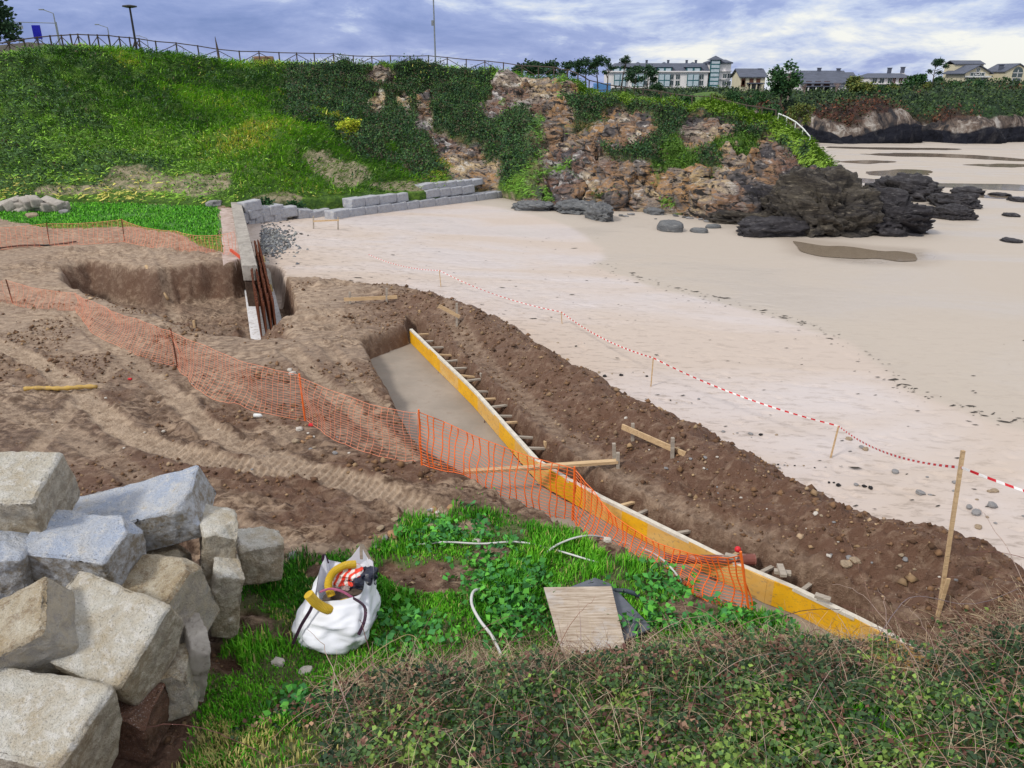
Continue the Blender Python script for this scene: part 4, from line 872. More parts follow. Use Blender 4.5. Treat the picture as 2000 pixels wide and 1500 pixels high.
fence = empty('wooden_fence', crest_pt(500)); tag(fence, 'long dark wooden fence with crossed rails along the top of the grassy hill', 'fence'); O = Vector(fence.location)
pr_ = None
for k, px in enumerate(fx_):
    p = crest_pt(px, .8) - O; tp = p + Vector((random.uniform(-.03, .03), 0, 1.02)); m = MB(); m.tube([p - Vector((0, 0, .3)), tp], .055, 6); m.build('post', darkwood, fence)
    if pr_:
        a, at = pr_; m = MB(); m.tube([at - Vector((0, 0, .06)), tp - Vector((0, 0, .06))], .04, 5); m.build('top_rail', darkwood, fence)
        m = MB(); (m.tube([a + Vector((0, 0, .12)), tp - Vector((0, 0, .15))], .03, 5) if k % 2 else m.tube([at - Vector((0, 0, .15)), p + Vector((0, 0, .12))], .03, 5)); m.build('cross_brace', darkwood, fence)
    pr_ = (p, tp)
f2 = [(1108, 161, 67), (1128, 172, 66.5), (1150, 180, 68), (1185, 188, 69), (1220, 193, 69), (1255, 197, 69), (1290, 203, 68), (1320, 208, 66), (1350, 212, 64), (1385, 219, 62), (1420, 226, 60), (1455, 234, 58), (1485, 241, 57), (1512, 247, 56)]
fen2 = empty('wooden_fence', PY(1300, 206, 66)); tag(fen2, 'dark rustic fence running down the ridge of the rocky headland', 'fence'); O = Vector(fen2.location); pr_ = None
for k, (px, py, Y) in enumerate(f2):
    p = PY(px, py + 3, Y + 1.5); p.z = max(p.z - .1, hill_z(p.x, p.y) - .1); p = p - O; tp = p + Vector((0, 0, 1.15)); m = MB(); m.tube([p - Vector((0, 0, .5)), tp], .06, 6); m.build('post', darkwood, fen2)
    if pr_:
        a, at = pr_; m = MB(); m.tube([at, tp], .045, 5); m.build('top_rail', darkwood, fen2); m = MB(); m.tube([a + Vector((0, 0, .3)), tp - Vector((0, 0, .4))] if k % 2 else [at - Vector((0, 0, .4)), p + Vector((0, 0, .3))], .03, 5); m.build('cross_brace', darkwood, fen2)
    pr_ = (p, tp)
wpaint = pm('white painted steel', (.72, .74, .74), (.6, .62, .62), 5, .5, .05)
hr = [(1517, 249, 53.5), (1533, 256, 52.8), (1550, 266, 52), (1564, 279, 51), (1578, 296, 49.8)]
rl = empty('handrail', PY(1550, 268, 52)); tag(rl, 'white metal handrail descending at the tip of the headland', 'handrail'); O = Vector(rl.location); pr_ = None
for px, py, Y in hr:
    p = PY(px, py + 4, Y); q = Vector((p.x, p.y, p.z)) - O; t_ = q + Vector((0, 0, 1.0)); m = MB(); m.tube([q - Vector((0, 0, .8)), t_], .035, 6); m.build('post', wpaint, rl)
    if pr_:
        for z_ in (0, -.5):
            m = MB(); m.tube([pr_ + Vector((0, 0, z_)), t_ + Vector((0, 0, z_))], .04, 6); m.build('rail', wpaint, rl)
    pr_ = t_
steel = pm('grey galvanised steel', (.25, .27, .30), (.18, .20, .22), 6, .5, .05, metal=.3); blk = pm('black lamp metal', (.025, .022, .025), (.015, .015, .015), 5, .5, .05)
b_ = crest_pt(268, .2); ht = PY(254, 14, b_.y).z - b_.z; root = empty('disc_lamp', b_); tag(root, 'tall dark street lamp with a wide disc head standing on the hilltop', 'street lamp')
m = MB(); m.tube([(0, 0, -.4), (0, 0, ht * .5), (0, 0, ht)], [.09, .08, .07], 10); m.build('pole', blk, root)
m = MB(); m.tube([(0, 0, ht - .05), (0, 0, ht + .02), (0, 0, ht + .10), (0, 0, ht + .16)], [.2, .52, .50, .12], 24); m.build('lamp_head', blk, root, smooth=False)
m = MB(); m.bar((-.45, 0, -.1), (-.02, 0, .75), .07, .07); m.bar((.5, 0, -.1), (.02, 0, .75), .07, .07); m.build('base_strut', darkwood, root)
b_ = crest_pt(851, .4); root = empty('mast', b_); tag(root, 'slender grey mast rising out of the picture above the cliff', 'mast')
m = MB(); m.tube([(0, 0, -.3), (0, 0, 9)], [.075, .05], 8); m.build('pole', steel, root); m = MB(); m.box((-.14, 0, 3.6), (.2, .16, .42)); m.build('control_box', steel, root)
def arm_lamp(px, top, Y, arm, lab, dirn=-1):
    z0 = 6.6; tp = PY(px, top, Y); root = empty('street_lamp', (tp.x, Y, z0)); tag(root, lab, 'street lamp', 'arm street lamps behind the hilltop fence'); H_ = tp.z - z0
    m = MB(); m.tube([(0, 0, -1.5), (0, 0, H_ - .1)], [.09, .06], 7); m.build('pole', steel, root)
    m = MB(); m.tube([(0, 0, H_ - .1), (.0, 0, H_), (dirn * arm, 0, H_ + .35)], .045, 6); m.build('arm', steel, root); m = MB(); m.box((dirn * (arm + .2), 0, H_ + .37), (.55, .2, .12)); m.build('lamp_head', steel, root, bevel=.03)
arm_lamp(104, 26, 92, 1.0, 'small arm street lamp nearest the blue sign, tallest of the thin grey ones'); arm_lamp(210, 54, 110, 1.1, 'thin arm street lamp between the stone cairn and the dark disc lamp')
arm_lamp(287, 75, 130, 1.1, 'thin arm street lamp just right of the dark disc lamp'); arm_lamp(357, 91, 165, 1.3, 'lowest and farthest arm street lamp peeping over the hilltop fence')
blue = pm('blue sign paint', (.01, .012, .42), (.008, .01, .33), 4, .5, .05)
b_ = PY(80, 100, 72); b_.z = 7.2; tt = PY(78, 49, 72); tb = PY(80, 76, 72); root = empty('blue_sign', b_); tag(root, 'plain blue rectangular board on two legs behind the hilltop fence', 'sign')
hh_ = (tt.z - tb.z); m = MB(); m.box((0, 0, (tt.z + tb.z) / 2 - b_.z), (.72, .08, hh_)); m.build('panel', blue, root, bevel=.02)
for sx_ in (-.25, .25):
    m = MB(); m.tube([(sx_, .05, -1), (sx_, .05, tt.z - b_.z - .1)], .035, 6); m.build('leg', steel, root)
g1 = PY(37, 80, 80); g2 = PY(117, 80, 80); z0 = 7; zt = PY(37, 43, 80).z; root = empty('goal_frame', ((g1.x + g2.x) / 2, 80, z0)); tag(root, 'thin tubular frame of a tall goal behind the blue sign', 'frame'); w_ = (g2.x - g1.x) / 2
for sx_ in (-w_, w_):
    m = MB(); m.tube([(sx_, 0, -1), (sx_, 0, zt - z0)], .04, 6); m.build('upright', steel, root)
m = MB(); m.tube([(-w_, 0, zt - z0), (w_, 0, zt - z0 - .1)], .035, 6); m.build('crossbar', steel, root); m = MB(); m.box((-w_ + .45, 0, zt - z0 - .45), (.4, .04, .3)); m.build('plate', steel, root)
brick = pm('reddish brown masonry', (.30, .20, .15), (.20, .14, .11), 4, .85, .4)
def sit(name, px, Y, w, d, h, mat, lab, cat, bev=.03):
    b_ = PY(px, 100, Y); b_.z = hill_z(b_.x, b_.y); m = MB(); m.add([(-w / 2, -d / 2, -.5), (w / 2, -d / 2, -.5), (w / 2, d / 2, -.5), (-w / 2, d / 2, -.5), (-w * .42, -d * .4, h), (w * .42, -d * .4, h), (w * .42, d * .4, h), (-w * .42, d * .4, h)], [(3, 2, 1, 0), (4, 5, 6, 7), (0, 1, 5, 4), (1, 2, 6, 5), (2, 3, 7, 6), (3, 0, 4, 7)])
    o = m.build(name, mat, bevel=bev); o.location = b_; return tag(o, lab, cat)
sit('stone_plinth', 157, 66, 1.1, .8, .75, brick, 'low brown stone plinth behind the fence at the crown of the hill', 'plinth')
sit('litter_bin', 190, 67, .42, .42, .75, blk, 'small dark litter bin behind the fence right of the stone plinth', 'bin')
pl_ = sit('timber_planter', 514, 70.5, 1.75, .8, .62, brick, 'low slatted timber planter behind the fence on the long hilltop', 'planter'); m = MB()
for k in range(4): m.box((0, -.42, .1 + k * .14), (1.7, .03, .10))
m.build('slat', pm('brown slats', (.33, .20, .12)), pl_)
b_ = crest_pt(429, .5); m = MB(); m.tube([(0, 0, -.3), (-.05, 0, 1.0), (-.12, 0, 1.9)], [.12, .09, .02], 7); o = m.build('pointed_post', darkwood); o.location = b_; tag(o, 'single taller pointed wooden post standing at the hilltop fence', 'post')
# cobbled terrace behind the fence on the left
m = MB(); tv = []
for px in (-350, -200, -60, 60, 130, 165):
    a = crest_pt(px, 1.6); c = crest_pt(px, 13); tv.append((a + Vector((0, 0, .35 + .5 * (px < 100))), c + Vector((0, 0, .75))))
for k in range(len(tv) - 1): m.add([tv[k][0], tv[k + 1][0], tv[k + 1][1], tv[k][1]], [(0, 1, 2, 3)]); m.add([tv[k][0], tv[k + 1][0], tv[k + 1][0] - Vector((0, 0, 1.5)), tv[k][0] - Vector((0, 0, 1.5))], [(3, 2, 1, 0)])
tag(m.build('path', pm('pale cobbles', (.36, .31, .27), (.24, .21, .19), 1.5, .9, .5)), kind='structure')
# ================================================================ trees
bark = pm('tree bark', (.09, .07, .055), (.05, .04, .035), 3, .9, .5, .02); barkl = pm('pale bare twigs', (.30, .22, .20), (.22, .17, .16), 3, .9)
TP = {'pine': np.array([(.016, .045, .026), (.03, .07, .03), (.02, .05, .03)]), 'dark': np.array([(.014, .05, .02), (.025, .075, .025), (.035, .09, .03)]), 'olive': np.array([(.08, .11, .03), (.06, .10, .03), (.14, .15, .04)]), 'lime': np.array([(.35, .42, .03), (.25, .36, .03), (.45, .46, .05)])}
def tree(base, H_, Wd, kind, label, pal='pine', seed=1, group=None, lean=0.0, name=None, leaf=None):
    rs = random.Random(seed); root = empty(name or {'pine': 'pine_tree', 'round': 'round_tree', 'shrub': 'shrub', 'bare': 'bare_tree'}[kind], base); tag(root, label, 'shrub' if kind == 'shrub' else 'tree', group)
    m = MB(); cs = []
    if kind == 'pine':
        tp = [(lean * H_ * t ** 1.5 + rs.uniform(-.02, .02) * H_, 0, H_ * t * .93) for t in (0, .3, .6, 1)]; tp[0] = (0, 0, -.8); m.tube(tp, [.03 * H_, .022 * H_, .015 * H_, .006 * H_], 7)
        for k in range(rs.randint(5, 8)):
            t = rs.uniform(.55, 1.0); a = rs.uniform(0, 6.28); r_ = Wd / 2 * rs.uniform(.4, 1.0) * (1.15 - abs(t - .75)); bz = H_ * t * .9; bx = lean * H_ * t ** 1.5
            e = (bx + math.cos(a) * r_, math.sin(a) * r_, bz + H_ * .07); m.tube([(bx, 0, bz - H_ * .07), ((bx + e[0]) / 2, e[1] / 2, bz), e], [.010 * H_, .007 * H_, .004 * H_], 5); cs.append((e, Wd * .16, .45))
        cs.append(((tp[-1][0], 0, H_ * .96), Wd * .2, .4)); cs.append(((tp[-1][0] + .1, 0, H_ * .88), Wd * .26, .4))
    elif kind == 'bare':
        def br(p, d, l, r_, dep):
            q = p + d * l; m.tube([p, p + d * l * .5 + Vector((rs.uniform(-.06, .06) * l, 0, 0)), q], [r_, r_ * .8, r_ * .6], 5)
            if dep:
                for _ in range(rs.randint(3, 4)): br(q - d * l * rs.uniform(0, .5), (d + Vector((rs.uniform(-.6, .6), rs.uniform(-.6, .6), rs.uniform(.0, .4)))).normalized(), l * .68, r_ * .55, dep - 1)
        br(Vector((0, 0, -.5)), Vector((0, 0, 1)), H_ * .34, H_ * .028, 4)
    else:
        hgt = H_ * (.3 if kind == 'round' else .1); m.tube([(0, 0, -.6), (0, 0, hgt), (lean, 0, H_ * .7)], [.03 * H_, .025 * H_, .01 * H_], 7)
        for k in range(5): a = k * 1.3; m.tube([(0, 0, hgt), (math.cos(a) * Wd * .3, math.sin(a) * Wd * .3, H_ * .65)], [.014 * H_, .005 * H_], 5)
        for k in range(16 if kind == 'round' else 11):
            a = rs.uniform(0, 6.28); r_ = Wd / 2 * math.sqrt(rs.random()) * .8; zz = rs.uniform(.28 if kind == 'round' else .08, .95); r_ *= math.sqrt(max(.05, 1 - ((zz - .5) / .55) ** 2)); cs.append(((math.cos(a) * r_, math.sin(a) * r_, H_ * zz), Wd * .17, .8))
    m.build('trunk', barkl if kind == 'bare' else bark, root)
    if cs:
        C = []; 
        for (c, r_, fl) in cs:
            n = 46; v = rng.normal(0, 1, (n, 3)); v /= np.linalg.norm(v, axis=1, keepdims=True); v *= (rng.random((n, 1)) ** .4) * r_; v[:, 2] *= fl; C.append(v + np.array(c))
        C = np.concatenate(C); nn = np.tile([0, 0, .4], (len(C), 1)); lf = leaf or max(.05, Wd * .075)
        quad_cloud('crown', C, nn, lf, 3, TP[pal][rng.integers(0, 3, len(C))], leafm, lf * .5, None, None, .8, .1, root)
    return root
def atp(px, py, Y): return PY(px, py, Y)
pines = [(1030, 165, 128, 108, 60, 'pine', 'broad dark pine crown left of the headland pines, leftmost of the grove'), (1072, 170, 126, 112, 70, 'pine', 'dark spreading pine, second from left in the grove behind the cliff edge'),
         (1108, 178, 122, 104, 40, 'pine', 'dense pine behind the cliff edge left of the tallest pines'), (1142, 186, 115, 100, 44, 'pine', 'tall dark pine with a heavy crown above the ridge fence'),
         (1166, 187, 114, 98, 46, 'pine', 'tall pine with flat spreading top just right of the heaviest pine'), (1184, 190, 120, 96, 26, 'pine', 'thin leaning pine at the right edge of the tall pine group'),
         (1212, 196, 109, 100, 30, 'pine', 'slender tall pine with small flat crown in front of the white apartment building'), (1236, 197, 133, 98, 44, 'pine', 'mid-sized pine in front of the left end of the apartment building'),
         (1262, 198, 131, 102, 54, 'pine', 'wide flat pine in front of the apartment windows'), (1283, 198, 165, 96, 34, 'pine', 'lowest pine of the group, right of the wide flat one')]
for k, (px, by, ty, Y, w, kd, lb) in enumerate(pines):
    p = atp(px, by, Y); tp = atp(px, ty, Y); tree(p, tp.z - p.z, w / FOC * Y * 1.02, kd, lb, 'pine', 20 + k, 'pines on the headland', random.uniform(-.08, .1))
tl = [(1446, 190, 150, 215, 34, 'round', 'pine', 'small windswept tree between the apartment building and the cream cottage'), (1524, 204, 128, 150, 66, 'round', 'dark', 'large dark green tree on the cliff right of the cream cottage'), (1538, 196, 112, 165, 44, 'bare', 'dark', 'bare pinkish tree rising behind the large dark green tree'),
      (1571, 186, 148, 190, 26, 'bare', 'dark', 'small bare tree between the large dark tree and the long house'), (1632, 184, 143, 190, 30, 'bare', 'dark', 'bare twiggy tree in front of the long grey roofed house'), (1668, 186, 150, 185, 38, 'round', 'olive', 'olive yellow tree at the right end of the long house'),
      (1819, 176, 117, 185, 34, 'pine', 'pine', 'lone tall pine on the far cliff between the white villa and the gabled house'), (1787, 180, 150, 188, 44, 'round', 'dark', 'dark low tree left of the lone pine'), (1830, 176, 150, 200, 22, 'round', 'dark', 'small dark tree right behind the lone pine'), (1480, 210, 180, 150, 40, 'shrub', 'dark', 'dark shrub on the slope below the cream cottage'),
      (1806, 184, 163, 178, 24, 'shrub', 'olive', 'round light green bush left of the lone pine'), (1728, 184, 168, 182, 40, 'shrub', 'dark', 'dark bush under the white villa'), (1910, 186, 160, 178, 30, 'shrub', 'dark', 'dark bush in front of the gabled white house'), (1962, 176, 150, 195, 18, 'shrub', 'dark', 'small dark bush between the two right houses'),
      (1895, 172, 158, 190, 26, 'shrub', 'dark', 'dark bush at the left foot of the gabled house'), (1685, 176, 168, 182, 50, 'shrub', 'olive', 'olive hedge mound left of the white villa'), (1430, 196, 182, 140, 36, 'shrub', 'dark', 'dark shrub on the green slope below the apartment tower'), (1500, 245, 210, 110, 60, 'shrub', 'dark', 'dark shrub behind the tip of the headland fence'),
      (1340, 210, 190, 100, 44, 'shrub', 'dark', 'dark bush behind the ridge fence, left one of two'), (1400, 216, 190, 105, 50, 'shrub', 'olive', 'olive bush behind the ridge fence, right one of two'), (1450, 232, 198, 100, 50, 'shrub', 'dark', 'dark bush behind the ridge fence near its lower end'), (1290, 202, 188, 90, 30, 'shrub', 'dark', 'small dark bush under the pines by the ridge fence'),
      (1560, 240, 205, 130, 50, 'shrub', 'olive', 'olive shrub in the gully above the white handrail'), (1745, 182, 166, 181, 26, 'shrub', 'olive', 'light green bush under the right end of the white villa'), (1860, 178, 160, 180, 34, 'shrub', 'dark', 'dark bush on the far cliff right of the lone pine')]
for k, (px, by, ty, Y, w, kd, pl, lb) in enumerate(tl):
    p = atp(px, by, Y); tp = atp(px, ty, Y); tree(p, tp.z - p.z, w / FOC * Y * 1.02, kd, lb, pl, 60 + k)
p = PY(-2, 85, 68); tree(Vector((p.x - .6, 68, 7.4)), 4.6, 4.6, 'round', 'dark conifer at the upper left corner behind the fence', 'pine', 5); 
k_ = int(np.argmin((hpx - 686) ** 2 + (hpy - 292) ** 2 + 1e6 * (~vis)[:, None])); bp = Vector(HS[k_]); bp.z -= .1
tree(bp, 1.75, 1.85, 'shrub', 'bright yellow green bush alone on the hillside', 'lime', 9, leaf=.14)
for k, (a, b_, w) in enumerate(((512, 432, 1.2), (600, 412, 1.6), (640, 408, 1.1), (700, 402, .8), (575, 425, .8))):
    p = PB(a, b_); tree(p + Vector((0, .2, .1)), w * .7, w * 1.2, 'shrub', ['dark weed clump growing in the broken wall by the sea wall', 'green bush growing over the middle of the broken granite wall', 'green bush at the left end of the coursed granite wall', 'small green tuft in the gap of the upper granite course', 'low weed clump between the broken wall stones'][k], 'dark', 200 + k, leaf=.13)
# ================================================================ houses
rw = pm('cream render', (.62, .56, .40), (.52, .47, .34), .4, .8, .1); ww = pm('white render', (.78, .75, .75), (.68, .65, .66), .3, .8, .1); slate = pm('slate roof', (.10, .115, .16), (.07, .08, .11), .6, .7, .3, .05, stretch=(1, 4, 4))
glass = pm('dark window glass', (.03, .05, .06), (.05, .08, .09), 2, .15, 0, spec=.6); teal = pm('teal window frame', (.03, .14, .16), (.02, .10, .12), 2, .5, 0); brn = pm('brown joinery', (.13, .05, .03), (.09, .04, .025), 2, .6, 0); wfr = pm('white window frame', (.75, .75, .75), None, 2, .5, 0)
def window(root, x, y, z, w, h, fr=wfr, pane=glass, name='window', mull=1):
    m = MB(); t = .12
    m.box((x, y - .05, z + h / 2), (w + .2, .12, .12)); m.box((x, y - .05, z - h / 2), (w + .3, .16, .12)); m.box((x - w / 2, y - .05, z), (.12, .12, h)); m.box((x + w / 2, y - .05, z), (.12, .12, h))
    for k in range(mull): m.box((x - w / 2 + w * (k + 1) / (mull + 1), y - .04, z), (.08, .1, h))
    f = m.build(name, fr, root); m = MB(); m.box((x, y - .01, z), (w - .1, .06, h - .1)); g_ = m.build('pane', pane, f); return f
def gable(m, x0, x1, y0, y1, z0, h, over=.4, axis='x'):
    z0 = z0 + .22; h = h + .05
    if axis == 'x':
        ym = (y0 + y1) / 2; a, c = x0 - over, x1 + over; t = .18
        for (ya, yb) in ((y0 - over, ym), (y1 + over, ym)):
            za = z0 - over * h / ((y1 - y0) / 2); m.add([(a, ya, za), (c, ya, za), (c, yb, z0 + h), (a, yb, z0 + h), (a, ya, za - t), (c, ya, za - t), (c, yb, z0 + h - t), (a, yb, z0 + h - t)], [(0, 1, 2, 3), (7, 6, 5, 4), (0, 4, 5, 1), (1, 5, 6, 2), (2, 6, 7, 3), (3, 7, 4, 0)])
    else:
        xm = (x0 + x1) / 2; a, c = y0 - over, y1 + over; t = .2
        for (xa, xb) in ((x0 - over, xm), (x1 + over, xm)):
            za = z0 - over * h / ((x1 - x0) / 2); m.add([(xa, a, za), (xa, c, za), (xb, c, z0 + h), (xb, a, z0 + h), (xa, a, za - t), (xa, c, za - t), (xb, c, z0 + h - t), (xb, a, z0 + h - t)], [(0, 1, 2, 3), (7, 6, 5, 4), (0, 4, 5, 1), (1, 5, 6, 2), (2, 6, 7, 3), (3, 7, 4, 0)])
def gwall(m, x0, x1, y0, y1, z0, z1, h, axis='x'):
    if axis == 'x': ym = (y0 + y1) / 2; pts = [(y0, z0), (y1, z0), (y1, z1), (ym, z1 + h), (y0, z1)]; n = 5; m.add([(x0, a, b_) for a, b_ in pts] + [(x1, a, b_) for a, b_ in pts], [tuple(range(5))[::-1], tuple(range(5, 10))] + [(i, (i + 1) % 5, 5 + (i + 1) % 5, 5 + i) for i in range(5)])
    else: xm = (x0 + x1) / 2; pts = [(x0, z0), (x1, z0), (x1, z1), (xm, z1 + h), (x0, z1)]; m.add([(a, y0, b_) for a, b_ in pts] + [(a, y1, b_) for a, b_ in pts], [tuple(range(5))[::-1], tuple(range(5, 10))] + [(i, (i + 1) % 5, 5 + (i + 1) % 5, 5 + i) for i in range(5)])
def house(px0, px1, basepy, Y, wallm, label, build, name='house'):
    a = PY(px0, basepy, Y); c = PY(px1, basepy, Y); root = empty(name, ((a.x + c.x) / 2, Y, a.z), 0); tag(root, label, 'house' if name != 'apartment_building' else 'building'); build(root, (c.x - a.x) / 2, (a.y and (PY(px0, basepy - 10, Y).z - a.z) / 10)); return root
def chim(root, x, y, z, h=1.0):
    h = min(h, 1.6); m = MB(); m.box((x, y, z + h / 2), (.8, .8, h)); m.box((x, y, z + h), (1.0, 1.0, .2)); m.build('chimney', slate, root)
def cottage(root, w, k):        # cream cottage with porch, roof ridge along x
    H_ = 26 * k; m = MB(); gwall(m, -w, w, 0, 8, -1, H_, 14 * k); m.build('wall', rw, root); m = MB(); gable(m, -w, w, 0, 8, H_, 14 * k, .5); m.build('roof', slate, root); chim(root, w * .85, 4, H_ + 14 * k - .8); chim(root, -w * .6, 5, H_ + 14 * k - .8, .8)
    for x in (-.75, -.1, .45): window(root, x * w, -.02, H_ - 1.2, w * .28, 1.5, brn, brn)
    window(root, -.75 * w, -.02, 1.6, w * .25, 1.5, brn, brn); m = MB(); m.box((w * .15, -1.2, H_ * .52), (w * 1.25, 2.6, .22)); m.build('porch_roof', slate, root)
    for x in (-.3, .15, .6):
        m = MB(); m.box((x * w, -2.2, H_ * .25), (.25, .25, H_ * .5)); m.build('porch_column', rw, root)
    window(root, .15 * w, -.02, H_ * .24, w * .8, H_ * .42, brn, glass, 'porch_doors', 3)
house(1444, 1492, 176, 205, rw, 'small cream cottage with brown shutters and slate roof beside the apartment tower', cottage)
def longhouse(root, w, k):
    H_ = 19 * k; m = MB(); gwall(m, -w, w * .55, 0, 11, -1, H_, 21 * k); m.build('wall', ww, root); m = MB(); gable(m, -w, w * .55, 0, 11, H_, 21 * k, .7); m.build('roof', slate, root)
    m = MB(); gwall(m, w * .55, w, 2, 12, -1, H_ * 1.05, 17 * k); m.build('wing_wall', pm('grey wing render', (.25, .25, .28)), root); m = MB(); gable(m, w * .55, w, 2, 12, H_ * 1.05, 17 * k, .3); m.build('wing_roof', slate, root)
    chim(root, -w * .2, 5.5, H_ + 20 * k); chim(root, w * .45, 5.5, H_ + 19 * k); m = MB(); m.box((-w * .3, -1.4, H_ * .60), (w * 1.25, 3, .25)); m.build('porch_roof', slate, root)
    for x in (-.85, -.6, -.35, -.1, .15):
        m = MB(); m.box((x * w, -2.6, H_ * .3), (.3, .3, H_ * .6)); m.build('porch_column', ww, root)
    for x in (-.75, -.45, -.15): window(root, x * w, -.02, H_ * .85, w * .16, 1.2, brn, brn); window(root, x * w, -.02, H_ * .3, w * .2, 2.2, brn, glass)
house(1562, 1680, 180, 215, ww, 'long house with a large slate roof and columned porch on the far cliff', longhouse)
def villa(root, w, k):
    H_ = 20 * k; m = MB(); m.box((0, 4.5, H_ / 2 - .5), (2 * w * .82, 9, H_ + 1)); m.build('wall', ww, root)
    a = .86 * w; m = MB(); m.add([(-a, -.8, H_), (a, -.8, H_), (a, 10, H_), (-a, 10, H_), (-a * .72, 4.2, H_ + 9 * k), (a * .72, 4.2, H_ + 9 * k), (a * .72, 5, H_ + 9 * k), (-a * .72, 5, H_ + 9 * k)], [(3, 2, 1, 0), (4, 5, 6, 7), (0, 1, 5, 4), (1, 2, 6, 5), (2, 3, 7, 6), (3, 0, 4, 7)]); m.build('roof', slate, root)
    m = MB(); m.box((w * .55, 6, H_ + 5 * k), (w * .4, 4, 8 * k)); m.build('attic', ww, root); chim(root, w * .2, 5, H_ + 8 * k, 1.4); chim(root, w * .7, 5, H_ + 8 * k, 1.6)
    for x in (.1, .35, .55): window(root, x * w, -.02, H_ * .7, w * .15, 1.6, wfr, brn)
    for x in (-.62, -.35, -.05): window(root, x * w, -.02, H_ * .68, w * .17, 1.5, wfr, glass)
    m = MB(); m.box((w * .0, -.5, H_ * .42), (1.6 * w, 1.2, .2)); m.build('balcony', ww, root); m = MB(); m.box((0, .2 - .6, H_ * .12), (1.7 * w, .6, H_ * .28)); m.build('terrace_wall', conc, root)
house(1686, 1790, 172, 215, ww, 'white villa with low hipped roof and brown shutters left of the lone pine', villa)
def gabled(root, w, k):
    H_ = 20 * k; m = MB(); gwall(m, -w * .95, w * .55, 0, 9, -1, H_, 13 * k, 'y'); m.build('wall', rw, root); m = MB(); gable(m, -w * .95, w * .55, 0, 9, H_, 13 * k, .7, 'y'); m.build('roof', slate, root)
    m = MB(); m.box((w * .1, 9, H_ / 2 + 1), (w * 1.8, 5, H_ + 2)); m.build('rear_wing', rw, root); m = MB(); gable(m, -w * .8, w, 6.5, 11.5, H_ + 2, 6 * k, .3); m.build('rear_roof', slate, root)
    m = MB(); m.box((-w * .2, -.7, H_ * .62), (w * 1.5, 1.6, .35)); m.build('balcony', wfr, root)
    for x in (-.72, -.45, .05, .32): window(root, x * w, -.02, H_ * .30, w * .22, H_ * .4, wfr, glass)
    window(root, -.2 * w, -.02, H_ + 3 * k, w * .2, 1.5, wfr, glass); window(root, -.2 * w, -.02, H_ * .8, w * .9, 1.0, wfr, glass, mull=3)
house(1880, 1943, 162, 205, rw, 'cream gabled house with white balcony, second from right on the far cliff', gabled)
def yellowh(root, w, k):
    H_ = 24 * k; m = MB(); gwall(m, -w, w * .2, 0, 9, -1, H_, 14 * k, 'y'); m.build('wall', rw, root); m = MB(); gable(m, -w, w * .2, 0, 9, H_, 14 * k, .3, 'y'); m.build('roof', slate, root)
    m = MB(); m.box((w * .6, 4, H_ / 2), (w * .85, 7, H_)); m.build('side_wing', rw, root); m = MB(); m.box((w * .6, 4, H_ + .2), (w * .95, 7.6, .4)); m.build('wing_roof', slate, root); chim(root, -w * .9, 3, H_, 4)
    m = MB(); x0 = -w * .4; n = 12; hw = w * .24; pts = [(x0 - hw, -.06, H_ * .55), (x0 + hw, -.06, H_ * .55)] + [(x0 + hw * math.cos(math.pi * i / n), -.06, H_ * .95 + hw * math.sin(math.pi * i / n)) for i in range(n + 1)]; m.add(pts, [tuple(range(len(pts)))]); f = m.build('arched_window', glass, root); m = MB(); m.box((x0, -.1, H_ * .85), (.15, .08, H_ * .6)); m.box((x0, -.1, H_ * .9), (hw * 2, .08, .15)); m.build('mullion', wfr, f)
    window(root, x0, -.02, H_ * .28, w * .4, H_ * .42, wfr, glass)
house(1958, 2040, 164, 205, rw, 'yellowish house with a tall arched window at the right edge of the picture', yellowh)
def low(root, w, k):
    m = MB(); m.box((0, 3, 3 * k), (2 * w, 6, 6 * k)); m.build('wall', ww, root); m = MB(); gable(m, -w, w, 0, 6, 6 * k, 5 * k, .3); m.build('roof', slate, root); window(root, 0, -.02, 3 * k, w * .4, 3 * k)
house(1845, 1878, 163, 225, ww, 'low pale garage left of the cream gabled house', low); house(1937, 1958, 162, 225, ww, 'small pale outbuilding between the two rightmost houses', low)
